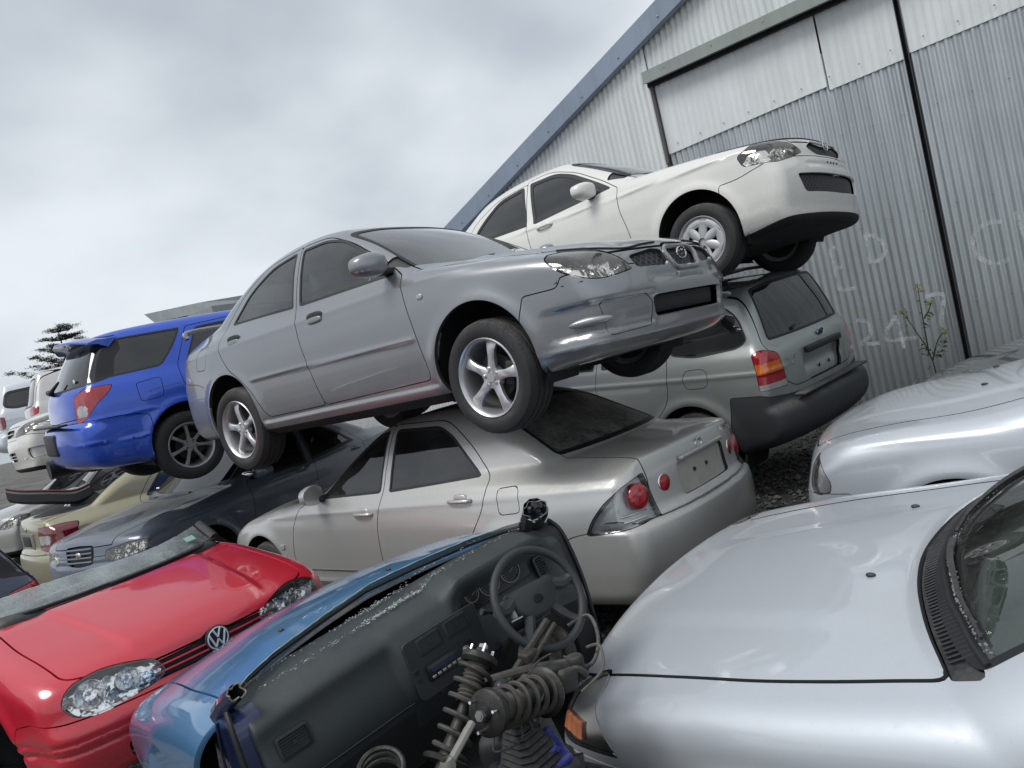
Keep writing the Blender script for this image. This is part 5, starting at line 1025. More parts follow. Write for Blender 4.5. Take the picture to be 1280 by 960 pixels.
def stretch_nose(c, k=.10):
    c['prof'] = [(x+k*max(0, min(1, (x-1.2)/.7)), z)+tuple(r) for x, z, *r in c['prof']]; c['plan'] = [(x+(k if x > 1.5 else 0), y) for x, y in c['plan']]; c['bow'] = [(x+(k if x > 1.5 else 0), y) for x, y in c['bow']]; c['hood'] = [(x+(k if x > 1.6 else 0), y)+tuple(r) for x, y, *r in c['hood']]; return c
def near_build(M):
    c = stretch_nose(near_saloon(.018))
    c['cuts'] = [('headlight', 40, [(-1.17, .60, .02), (-1.17, .70, .02), (-.93, .705, .02), (-.945, .60, .01)], SK), ('corner', 55, [(-1.22, .72, .02), (-1.16, .765, .03), (-1.05, .76, .05), (-.935, .70, .05), (-.895, .61, .01), (-1.20, .60, .02)], SK)]
    c['hgap'] = .014; sh = car_shell(c); pm = paint('light_silver_paint', (.54, .575, .62), .35, .44, dust=.22, dirt=.1)
    root = thing('saloon_car', 'nearest silver saloon at lower right with ribbed black cowl and orange corner lamp', 'car', M)
    std_std(root, sh, c, pm, GLASS_G, GLASS_SIDE)
    for s_, k in ((1, 'L'), (-1, 'R')):
        panel(sh, 'headlight_'+k, 'headlight', LENS, root, lip=.02)
        o = panel(sh, 'corner_'+k, 'corner_lamp', LENS, root, lip=.012, lipmat=CLEARP); panel(sh, 'corner_'+k, 'lamp_housing', BOWL, o, off=-.018, lip=-.016)
        yy = sh.side_y(1.87, .672); n_ = sh.normal((1.87, yy*s_, .672)); Mx = frame(Vector((1.87, yy*s_, .672))-Vector(n_)*.006, n_); b = MB(); b.add(*prism([(-.055, -.030), (.055, -.030), (.050, .030), (-.055, .030)], -.02, .012, 'z', bev=.012)); b.xf(Mx); b.build('orange_bulb_cover', PEACH, o, ang=20)
        for y in (.27,):
            x = .977; y = .139 if s_ > 0 else .42; z = sh.ground_point(x, y); V, F = superell((0, 0, 0), (.016, .010, .007), 2.2); MB().add(V, F).xf(Matrix.Translation((x, y*s_, z+.004))).build('washer_nozzle', BLACK, root)
        mirror(root, .20, .77, .95, s_, BLACK)
    cowl_detail(root, sh)
    return root
def cowl_detail(root, sh):
    """ribbed scuttle grille, its rubber lip and the wipers lying on it"""
    b = MB(); ys = np.linspace(-.58, .58, 74)
    outer = lambda y: np.interp(abs(y), [0, .22, .44, .58, .64], [.838, .80, .725, .66, .62]); inner = lambda y: np.interp(abs(y), [0, .15, .38, .56, .66], [.765, .755, .685, .60, .54])
    for y in ys:
        x0, x1 = outer(y)-.008, inner(y)+.0; P_ = []
        for t in np.linspace(0, 1, 4): x = x0*(1-t)+x1*t; P_.append((x, y, sh.ground_point(x, y)-.003))
        b.add(*tube(P_, .0042, 5))
    b.build('cowl_grille_ribs', BLACK, root)
    b = MB(); pts = [(inner(y)-.008, y, sh.ground_point(inner(y)-.008, y)+.002) for y in np.linspace(-.63, .63, 41)]; b.add(*tube(pts, .011, 8)); b.build('cowl_lip', SEAL, root)
    dirt = plastic('dried_leaf_debris', (.34, .35, .34), .9, .6, bscale=200., bst=.8); rr = random.Random(5); V = []; F = []
    for i in range(420):
        y = rr.uniform(-.60, .60); y = y if rr.random() < .5 else rr.gauss(.25, .18); 
        if abs(y) > .61: continue
        x = inner(y)-.020-rr.random()**2*.02; z = sh.ground_point(x, y)+.003; s = rr.uniform(.0015, .004); a = rr.uniform(0, 6.28); n = len(V)
        for k in range(3): V.append((x+s*math.cos(a+k*2.1), y+s*1.6*math.sin(a+k*2.1), z+rr.uniform(0, .004)))
        F.append((n, n+1, n+2))
    o = mesh_obj('windscreen_edge_debris', V, F, dirt, root, smooth=False); o['kind'] = 'stuff'
    for s_, y0, y1 in ((1, .06, .56), (1, -.50, .0)):
        pts = [(inner(y)-.03+.0*y, y, sh.ground_point(inner(y)-.03, y)+.016) for y in np.linspace(y0, y1, 9)]; b = MB(); b.add(*tube(pts, [.012, .011, .010, .009, .008, .007, .006, .006, .005], 6)); b.build('wiper', BLACK, root)
def second_build(M):
    c = near_saloon(.024); c['prof'] = [(x, z+.06*float(sstep(1.2, 1.7, x))*(z > .6))+tuple(r) for x, z, *r in c['prof']]; c['hoodz'] = .77; stretch_nose(c, -.08); c['ws'] = [(0, .99), (.62, .985, .05), (.54, 1.30, .06), (.3, 1.36, .1)]
    c['feats'] = (lambda X, Y, Z: .010*sstep(.42+.06*(1.6-X), .36+.06*(1.6-X), Y)*sstep(.75, .85, X)*sstep(1.8, 1.5, X)*sstep(.7, .8, Z), crease(.86, -2.1, 1.62, .004, .014, -.035))
    c['cuts'] = [('corner', 55, [(-1.01, .775, .01), (-.955, .72, .03), (-.905, .63, .04), (-.915, .575, .02), (-1.00, .56, .03), (-1.045, .62, .03)], SK)]
    sh = car_shell(c); pm = paint('pale_silver_paint', (.54, .57, .61), .4, .38, dust=.15, dirt=.1)
    root = thing('saloon_car', 'second silver saloon in the right row with clear teardrop corner lamp', 'car', M)
    std_std(root, sh, c, pm, GLASS_D, GLASS_SIDE)
    for s_, k in ((1, 'L'), (-1, 'R')):
        lampset(root, sh, k, s_, LENS, (), 'corner', plastic('pale_lamp_bowl', (.6, .6, .6), .3, .3), -.03)
        x = 1.0; y = .27; z = sh.ground_point(x, y); V, F = superell((0, 0, 0), (.016, .010, .007), 2.2); MB().add(V, F).xf(Matrix.Translation((x, y*s_, z+.004))).build('washer_nozzle', BLACK, root)
    return root
def third_build(M):
    c = near_saloon(.035); sh = car_shell(c); pm = paint('dark_grey_paint', (.045, .05, .06), .5, .35, dust=.25)
    root = thing('saloon_car', 'dark grey saloon half hidden behind the second silver one, beside the shed wall', 'car', M); std_std(root, sh, c, pm, GLASS_D, GLASS_D)
    MB().add(*tube([(1.977, .29, .672), (1.86, .25, .83)], .006, 6)).build('aerial', CHROME, root)
    return root
# ---------------------------------------------------------------- the blue front half and the red front half
def cx_(y): return float(np.interp(abs(y), [0, .22, .46, .6, .70], [.80, .765, .70, .62, .52]))
def glass_strip(root, path, rise, back, m, edge, seed=1):
    """what is left of a sawn windscreen: a strip with a ragged white top edge"""
    rr = random.Random(seed); V = []; n = len(path); top = []
    for i, p in enumerate(path):
        r_ = rise*(1+.015*rr.uniform(-1, 1)+.10*math.sin(i*.13+seed)); top.append((p[0]-back*r_/rise, p[1]*.985, p[2]+r_)); V += [p, top[-1]]
    F = [(2*i, 2*i+2, 2*i+3, 2*i+1) for i in range(n-1)]; o = mesh_obj('windscreen_remnant', V, F, m, root)
    b = MB(); b.add(*tube([np.array(q)+[0, 0, rr.uniform(-.001, .001)] for q in top], [rr.uniform(.0008, .002) for _ in top], 5)); b.build('crazed_glass_edge', edge, o); return top
def blue_half_build(M):
    pr = [(1.82, .19), (1.97, .25), (2.0, .40), (2.0, .55), (1.96, .63), (1.93, .70), (1.86, .765), (1.72, .82), (1.45, .885), (1.2, .925), (1.0, .945), (.86, .950), (.7, .955), (.4, .96), (0, .95), (-.3, .95, 1), (-.3, .2), (1, .17)]
    c = near_saloon(.018, prof=pr, W=.845); 
    for k in ('ws', 'rw', 'fdoor', 'rdoor', 'fwin', 'rwin', 'br'): c.pop(k)
    c['axles'] = (1.24,); c['clip'] = (.2, 2.3)
    c['hood'] = [(.86, .0, .3), (.81, .22, .2), (.73, .46, .15), (.62, .66, .02), (1.0, .665, .1), (1.5, .635, .1), (1.80, .60, .1), (1.93, .53), (2.3, .4), (2.4, 0)]
    c['cowl'] = [(.86, 0, .3), (.81, .22, .2), (.73, .46, .15), (.62, .68, .01), (.50, .74, .01), (.60, .60, .1), (.70, .40, .15), (.76, .15, .2), (.77, 0, .2)]; c['hoodz'] = .70
    c['cuts'] = [('corner', 60, [(-1.36, .74, .03), (-1.25, .76, .03), (-1.17, .70, .03), (-1.19, .60, .02), (-1.33, .60, .02)], SK), ('corner', 60, [(-1.285, .755, .02), (-1.215, .70, .03), (-1.20, .62, .02), (-1.245, .585, .01), (-1.29, .64, .02)], SK)][1:]
    sh = Shell.__new__(Shell); sh = car_shell(c)
    # everything behind the door opening was sawn away, and the scuttle lies open to the dash
    cxv = lambda y: np.interp(np.abs(y), [0, .22, .46, .6, .70], [.80, .765, .70, .62, .52])-.004; sh.cut(lambda V: np.maximum(np.maximum(V[:, 0]-cxv(V[:, 1]), .80-V[:, 2]), np.abs(V[:, 1])-.70), 'gone')
    edge = lambda z: np.interp(z, [.2, .5, .62, .75, .86, .92, .99], [.86, .82, .74, .63, .56, .53, .50])
    sh.cut(lambda V: V[:, 0]-edge(V[:, 2]), 'gone'); sh.finish()
    pm = paint('metallic_blue_paint', (.07, .22, .42), .40, .38, dust=.10, dirt=.1, fade=.05); navy = paint('inner_navy_paint', (.010, .022, .085), .3, .35, dust=.1)
    root = thing('half_car', 'sawn-off blue front half of a car with bare dashboard and steering wheel facing the viewer', 'car part', M)
    panel(sh, 'body', 'fender', pm, root, lip=.02); panel(sh, 'hood', 'hood', pm, root, lip=.015); panel(sh, 'bumper_front', 'bumper', pm, root); panel(sh, 'cowl', 'cowl_panel', BLACK, root, off=-.012, lip=0); panel(sh, 'under', 'underbody', UNDER, root, lip=0)
    for s_, k in ((1, 'L'), (-1, 'R')):
        lampset(root, sh, k, s_, LENS, (), 'corner', CLEARP, -.03); liner(root, 1.24, .325, .34, .45, .79, s_)
        for y in ((.30,) if s_ > 0 else (.22,)): x = .98; V, F = superell((0, 0, 0), (.016, .010, .007), 2.2); MB().add(V, F).xf(Matrix.Translation((x, y*s_, sh.ground_point(x, y)+.004))).build('washer_nozzle', BLACK, root)
        # door hinge pillar, its rubber seal, hinges
        pil = [(.90, .10), (.86, .50), (.70, .72), (.58, .90), (.45, .955), (.39, .93), (.37, .70), (.40, .40), (.42, .10)]; y = .735*s_
        MB().add(*prism(fillet([(a, b_, .03) for a, b_ in pil], n=3), y, y-.10*s_, 'y')).build('hinge_pillar', navy, root, ang=30)
        MB().add(*tube(smoothpath([(.415, .745*s_, .10), (.385, .745*s_, .45), (.365, .74*s_, .70), (.385, .73*s_, .90), (.43, .715*s_, .965)], 6), .009, 8)).build('door_seal', SEAL, root)
        b = MB(); b.add(*rbox((.56, .745*s_, .60), (.10, .03, .045), .01)); b.add(*tube([(.50, .765*s_, .565), (.50, .765*s_, .635)], .014, 10)); b.add(*rbox((.47, .75*s_, .60), (.035, .06, .035), .008)); b.build('door_hinge', STEEL, root)
        MB().add(*tube(smoothpath([(.64, .738*s_, .30), (.63, .742*s_, .55), (.55, .745*s_, .80), (.50, .737*s_, .93)], 5), .004, 6)).build('pillar_bead', navy, root)
        V, F = superell((.585, .742*s_, .835), (.006, .004, .006), 2); MB().add(V, F).build('bolt_hole', BLACK, root)
        # sawn A-pillar stub, hollow with pale foam and bright cut metal
        if s_ > 0: base = [(.55, .705, .93), (.46, .695, .985), (.385, .68, 1.02)]; r_ = (.034, .030, .027)
        else: base = [(.56, -.70, .93), (.47, -.67, .985), (.39, -.64, 1.04)]; r_ = (.045, .05, .055)
        MB().add(*tube(base, r_, 10, caps=False)).build('pillar_stub', BLACK if s_ < 0 else navy, root); e0 = Vector(base[-1]); d = (e0-Vector(base[-2])).normalized(); Mx = frame(e0, d); rr = random.Random(4 if s_ > 0 else 9); ring = []
        for a in np.linspace(0, 2*math.pi, 15): q = Mx@Vector((math.cos(a)*r_[2]*rr.uniform(.7, 1.2), math.sin(a)*r_[2]*rr.uniform(.6, 1.05), rr.uniform(-.010, .016))); ring.append(q[:])
        ring[-1] = ring[0]; MB().add(*tube(ring, [rr.uniform(.0015, .004) for _ in ring], 5)).build('cut_metal_edge', plastic('cut_edge_cream', (.26, .24, .19), .7) if s_ > 0 else plastic('crumbled_glass', (.22, .25, .25), .5), root)
        if s_ < 0:
            b = MB()
            for k2 in range(26): a = rr.uniform(0, 6.28); q = Mx@Vector((math.cos(a)*.045*rr.random(), math.sin(a)*.045*rr.random(), rr.uniform(-.005, .03))); b.add(*box((0, 0, 0), (rr.uniform(.006, .016),)*3, Matrix.Translation(q)@Euler((rr.random()*3, rr.random()*3, 0)).to_matrix().to_4x4()))
            o = b.build('broken_plastic_bits', BLACK, root, smooth=False); o['kind'] = 'stuff'
    # windscreen remnant, rubber and chrome strip
    ys = np.linspace(.665, -.665, 61); pth = [(cx_(y)-.012, y, .955+.02*(1-abs(y)/.7)) for y in ys]
    glass_strip(root, [(cx_(y)-.03, y, .965+.02*(1-abs(y)/.7)) for y in ys], .028, .045, glass('dirty_green_glass', (.40, .50, .47), .40, (.20, .25, .24)), plastic('white_crazed_glass', (.50, .56, .55), .4, .3), 3)
    MB().add(*tube(pth, .009, 6)).build('windscreen_rubber', SEAL, root); MB().add(*tube([(p[0]+.02, p[1], p[2]-.004) for p in pth], .004, 6)).build('bright_strip', STEEL, root)
    # dashboard: one lofted moulding
    D = plastic('dash_grey_green', (.027, .035, .038), .46, .25, bscale=420., bst=.25, dust=.10)
    ys = np.linspace(-.69, .69, 93); rows = []
    drv = lambda y: float(sstep(-.06, -.16, y)*sstep(-.64, -.54, y)); ctr = lambda y: float(sstep(-.17, -.13, y)*sstep(.20, .15, y))
    for y in ys:
        d, q = drv(y), ctr(y); e = abs(y)/.69; sag = .02*e**4
        P_ = [(.76, .90), (.70, .945), (.58, .958+.012*d), (.48, .955+.040*d), (.41-.02*q, .942+.050*d), (.375-.035*d-.01*q, .925+.052*d), (.355-.02*d, .905+.040*d), (.360+.045*d-.03*q, .875), (.352+.055*d-.045*q, .83), (.335+.050*d-.04*q, .78), (.325+.035*d-.02*q, .72), (.33+.02*d-.01*q, .66), (.36, .58), (.40, .50), (.44, .42)]
        rows.append([(x, y, z-sag) for x, z in P_])
    V = np.array(rows).reshape(-1, 3); n = 15; F = [(i*n+k, (i+1)*n+k, (i+1)*n+k+1, i*n+k+1) for i in range(len(ys)-1) for k in range(n-1)]
    F += [[k for k in range(n)], [(len(ys)-1)*n+k for k in range(n)][::-1]]
    o = mesh_obj('dashboard', V, F, [D, UNDER], root, ang=60, mi=[1 if max(V[k][2] for k in f) < (.675 if V[f[0]][1] > .17 or V[f[0]][1] < -.15 else .60) and len(f) == 4 else 0 for f in F]); md = o.modifiers.new('s', 'SUBSURF'); md.levels = 1; md.render_levels = 1
    def on(y, z):
        i = int(np.argmin(abs(ys-y))); p = np.array(rows[i])[5:]; j = np.argsort(p[:, 2]); return float(np.interp(z, p[j, 2], p[j, 0]))
    bez = plastic('vent_bezel', (.016, .020, .022), .42, .2); dark = plastic('dark_gloss_plastic', (.010, .011, .013), .25, .2)
    def vent(y, z, w_, h_, slats=5, tilt=0.):
        x = on(y, z); Mx = frame((x-(.024 if abs(y) < .2 else .004), y, z), (-1, 0, .18)); b = MB(); ro = fillet([(-w_/2, -h_/2, .012), (w_/2, -h_/2, .012), (w_/2, h_/2, .012), (-w_/2, h_/2, .012)]); ri = ro*np.array([(w_-.016)/w_, (h_-.016)/h_]); N = len(ro)
        V = [(a, b_, .006) for a, b_ in ro]+[(a, b_, .008) for a, b_ in ri]+[(a, b_, -.03) for a, b_ in ri]+[(a, b_, -.01) for a, b_ in ro]; F = []
        for k in range(N): k2 = (k+1) % N; F += [(k, k2, N+k2, N+k), (N+k, N+k2, 2*N+k2, 2*N+k), (3*N+k, 3*N+k2, k2, k)]
        b.add(V, F, 0); b.add([(a, b_, -.02) for a, b_ in ri], [list(range(N))], 1)
        b.xf(Mx); vo = b.build('air_vent', [bez, SEAL], root, ang=40); b = MB()
        for i in range(slats):
            v = -h_/2+.012+(h_-.024)*(i+.5)/slats; b.add(*box((0, v, -.002), (w_-.018, .0030, .012)))
        b.add(*box((0, 0, .002), (.012, .012, .012))); b.xf(Mx); b.build('vent_slats', bez, vo)
    vent(.585, .805, .112, .075, 6); vent(-.59, .83, .115, .085, 6); vent(-.055, .855, .105, .062, 4); vent(.065, .855, .105, .062, 4)
    MB().add(*prism(fillet([(-.165, -.145, .02), (.15, -.145, .02), (.17, .055, .02), (-.16, .06, .02)], n=3), 0, .008, 'z', frame((on(.0, .80)-.004, .01, .835), (-1, 0, .15)), .003)).build('centre_fascia', bez, root)
    b = MB(); Mx = frame((on(0, .765)-.020, .02, .765), (-1, 0, .12)); b.add(*rbox((0, 0, 0), (.20, .056, .03), .006, 2)); b.xf(Mx); ro_ = b.build('radio', dark, root); b = MB()
    b.add(*lathe([(.0, .016), (.013, .016), (.016, .0), (.017, -.01)], 20, axis='z')); b.V[-1] += [.065, 0, .016]
    for i in range(6): b.add(*rbox((-.085+.022*i, -.014, .016), (.016, .010, .006), .002, 1))
    b.xf(Mx); b.build('radio_controls', STEEL, ro_); MB().add(*rbox((-.035, .010, .0155), (.10, .018, .003), .001, 1)).xf(Mx).build('radio_display', plastic('display_dark_blue', (.02, .03, .06), .2), ro_)
    b = MB(); Mx = frame((on(0, .68)-.016, .02, .69), (-1, 0, .10))
    for i in range(3): b.add(*lathe([(.0, .022), (.013, .022), (.016, .0)], 18, axis='z')); b.V[-1] = b.V[-1]+[-.065+.065*i, 0, 0]
    b.add(*rbox((0, .035, 0), (.17, .012, .01), .003, 1)); b.xf(Mx); b.build('heater_knobs', BLACK, root)
    b = MB(); Mx = frame((on(.15, .80)-.014, .155, .79), (-1, 0, .12))
    for i in range(3): b.add(*rbox((0, -.03*i, 0), (.024, .022, .012), .004, 1))
    b.xf(Mx); b.build('switches', dark, root)
    # instruments behind a dark cover
    Mx = frame((.392, -.33, .893), (-1, 0, .20)); MB().add(*rbox((0, -.010, -.01), (.36, .125, .02), .03, 4)).xf(Mx).build('instrument_cover', dark, root)
    for dx, rr_ in ((.085, .046), (-.025, .046), (-.115, .03)):
        b = MB(); V, F = lathe([(rr_, .004), (rr_+.003, .004), (rr_+.003, 0)], 36, axis='z'); b.add(V+[dx, -.01, .001], F)
        for k in range(17): a = R(-40+k*260/16); r0 = rr_*.80; b.add(*box((0, 0, 0), (rr_*.16, .0016, .001), Matrix.Translation((dx+math.cos(a)*r0, -.01+math.sin(a)*r0, .003))@Matrix.Rotation(a, 4, 'Z')))
        b.add(*box((0, 0, 0), (rr_*.7, .002, .001), Matrix.Translation((dx+.01, -.012, .004))@Matrix.Rotation(R(200), 4, 'Z'))); b.xf(Mx); b.build('dial', plastic('dial_grey', (.22, .23, .22), .5), root, smooth=False)
    # glove box line, passenger shelf rim
    MB().add(*tube([(on(y, .685)-.003, y, .685) for y in np.linspace(.64, .18, 16)], .0035, 5)).build('glovebox_seam', SEAL, root)
    # scuffs of white dust along the screen edge of the dash
    dm = plastic('white_glass_dust', (.50, .55, .55), .9, .3); V = []; F = []; rr = random.Random(8)
    for k in range(900):
        y = rr.gauss(.02, .10) if rr.random() < .6 else rr.uniform(-.6, .6); x = (.50 if rr.random() < .7 else .62)+rr.gauss(0, .012)-abs(y)*.06; z = .9585+.04*drv(y)*.7+.0055; s = rr.uniform(.0008, .003); a = rr.uniform(0, 6.3); n = len(V)
        V += [(x+s*math.cos(a+q*2.1), y+2.*s*math.sin(a+q*2.1), z+rr.uniform(0, .0015)) for q in range(3)]; F.append((n, n+1, n+2))
    o = mesh_obj('glass_crumbs', V, F, dm, root, smooth=False); o['kind'] = 'stuff'
    # steering wheel: rim, four spokes, airbag pad, column, stalks
    SW = plastic('wheel_grey', (.030, .034, .037), .50, .15, bscale=300., bst=.15); Mx = Matrix.Translation((.055, -.268, .868)) @ Matrix.Rotation(R(-90+24), 4, 'Y') @ Matrix.Rotation(R(174), 4, 'Z')
    b = MB(); Rr = .174; V, F = lathe([(Rr+.0145*math.cos(a), .0155*math.sin(a)) for a in np.linspace(0, 2*math.pi, 12, endpoint=False)], 56, axis='z', close=True); b.add(V, F); b.xf(Mx); sw = b.build('steering_wheel', SW, root)
    # local x of the wheel plane points down, y to the car's left
    b = MB(); pad = fillet([(-.062, -.115, .03), (-.062, .115, .03), (.02, .095, .03), (.058, .055, .03), (.058, -.055, .03), (.02, -.095, .03)], n=4); b.add(*prism(pad, -.045, -.008, 'z', bev=.016)); b.xf(Mx); b.build('airbag_cover', SW, sw, ang=50)
    for s_ in (1, -1):
        b = MB(); b.add(*tube(smoothpath([(-.03, s_*.09, -.030), (-.012, s_*.135, -.022), (-.02, s_*.172, -.008)], 4), [.024]*5+[.020]*4, 8)); b.add(*tube(smoothpath([(.04, s_*.05, -.030), (.085, s_*.078, -.025), (.135, s_*.115, -.008)], 4), [.020]*5+[.016]*4, 8))
        b.xf(Mx); b.build('spoke', SW, sw); V, F = superell((0, 0, -.0065), (.016, .022, .003), 2); MB().add(V, F).xf(Mx).build('wheel_emblem', bez, sw)
    MB().add(*rbox((.0, -.105, -.030), (.055, .02, .02), .005, 1)).add(*rbox((.03, -.112, -.012), (.005, .05, .004), .001, 1)).xf(Mx).build('wheel_label', plastic('pale_label', (.35, .36, .36), .5), sw)
    b = MB(); b.add(*rbox((0, 0, -.14), (.12, .13, .18), .04, 3)); b.add(*tube([(0, 0, -.04), (0, 0, -.12)], .045, 14)); b.xf(Mx); b.build('column_shroud', BLACK, root)
    b = MB(); b.add(*tube(smoothpath([(.0, .05, -.09), (-.01, .16, -.07), (-.0, .20, -.065)], 4), [.008]*9, 8)); b.add(*tube(smoothpath([(.0, -.05, -.09), (-.025, -.13, -.08), (-.05, -.19, -.07)], 4), [.009]*4+[.007]*3+[.012]*2, 8)); b.xf(Mx); b.build('column_stalks', BLACK, root)
    MB().add(*tube([Mx@Vector((.02, 0, -.2)), Mx@Vector((.16, -.02, -.5)), Vector((.30, -.26, .35))], .016, 8)).build('steering_shaft', RUST, root)
    # bulkhead, floor and tunnel of the dark footwells
    MB().add(*box((.66, 0, .50), (.03, 1.36, .80))).build('bulkhead', UNDER, root); MB().add(*rbox((.20, 0, .12), (1.1, 1.36, .05), .02)).add(*rbox((.15, 0, .22), (1.1, .30, .24), .08)).build('cabin_floor', UNDER, root)
    # gear lever: knob, stem, ribbed boot and its console
    g = MB(); bx, by, bz = -.25, .165, .60
    rings = []
    for i in range(9):
        t = i/8; hw = .078*(1-t)+.026*t; z = bz+.135*t; rings += [(hw+.006, z), (hw-.006, z+.008)]
    V = []; F = []
    for hw, z in rings: V += [(bx+hw*a*1.15+.06*(z-bz), by+hw*b_, z) for a, b_ in ((1, .6), (.6, 1), (-.6, 1), (-1, .6), (-1, -.6), (-.6, -1), (.6, -1), (1, -.6))]
    for i in range(len(rings)-1): F += [(i*8+k, i*8+(k+1) % 8, (i+1)*8+(k+1) % 8, (i+1)*8+k) for k in range(8)]
    gb = MB().add(V, F).build('gear_boot', plastic('boot_rubber', (.016, .017, .018), .6, .3, dust=.15), root, ang=25)
    MB().add(*tube([(bx+.01, by, bz+.12), (bx+.02, by, bz+.19)], .011, 8)).add(*superell((bx+.02, by, bz+.225), (.027, .029, .037), 2.2)).build('gear_knob', plastic('knob_black', (.012, .014, .02), .35, .2), gb)
    MB().add(*rbox((bx, by+.01, bz-.03), (.21, .20, .05), .02)).add(*rbox((bx, by+.0, bz-.20), (.12, .15, .30), .03)).build('gear_console', BLACK, gb)
    return root
def coil(n, r, pitch, wire, N=26, flat=1.):
    P_ = []
    for i in range(int(n*N)+1): a = 2*math.pi*i/N; P_.append((r*math.cos(a), r*math.sin(a)*flat, pitch*i/N))
    return tube(P_, wire, 7)
def strut_build(name, label, top, foot, face_r=.062, L_spring=.27, cat='car part', gaiter=True, kn=True):
    """suspension strut: top mount with studs, coil spring, dust gaiter, damper tube and knuckle"""
    top = Vector(top); foot = Vector(foot); ax = (foot-top); Lt = ax.length; M_ = frame(top, -ax.normalized()); root = thing(name, label, cat, M_, 'suspension struts')
    b = MB(); b.add(*lathe([(.0, .020), (.018, .020), (.022, .006), (face_r*.8, .004), (face_r, -.002), (face_r*1.02, -.018), (face_r*.85, -.03), (0, -.03)], 30, axis='z')); b.build('top_mount', OILY, root, ang=40)
    for a in (.3, 2.4, 4.5): MB().add(*tube([(math.cos(a)*face_r*.72, math.sin(a)*face_r*.72, 0), (math.cos(a)*face_r*.72, math.sin(a)*face_r*.72, .028)], .0045, 8)).build('stud', CHROME, root)
    MB().add(*tube([(0, 0, .01), (0, 0, .034)], .009, 10)).add(*lathe([(.0, .032), (.015, .032), (.015, .018), (0, .018)], 6, axis='z')).build('centre_nut', STEEL, root, ang=20)
    b = MB(); V, F = coil(L_spring/.046, .051, -.046, .0078); b.add(V+[0, 0, -.035], F); b.build('coil_spring', RUST, root)
    pr = []
    for i in range(14): z = -.03-i*.012; pr += [(.036, z), (.028, z-.006)]
    MB().add(*lathe(pr[:20 if gaiter else 28][::-1], 22, axis='z')).build('dust_gaiter', plastic('perished_rubber', (.10, .09, .075), .8, .5, dust=.4), root)
    b = MB(); b.add(*lathe([(.0, -.045-L_spring), (.068, -.045-L_spring), (.072, -.035-L_spring), (.062, -.028-L_spring), (.03, -.03-L_spring), (.012, -.1)][::-1], 28, axis='z')); b.build('spring_seat', OILY, root, ang=40)
    b = MB(); b.add(*tube([(0, 0, -.10), (0, 0, -L_spring-.05)], .010, 10)); b.add(*tube([(0, 0, -L_spring-.03), (0, 0, -Lt)], .027, 16)); b.add(*rbox((0, .03, -Lt+.06), (.05, .07, .12), .01)); b.build('damper_tube', OILY, root)
    return root
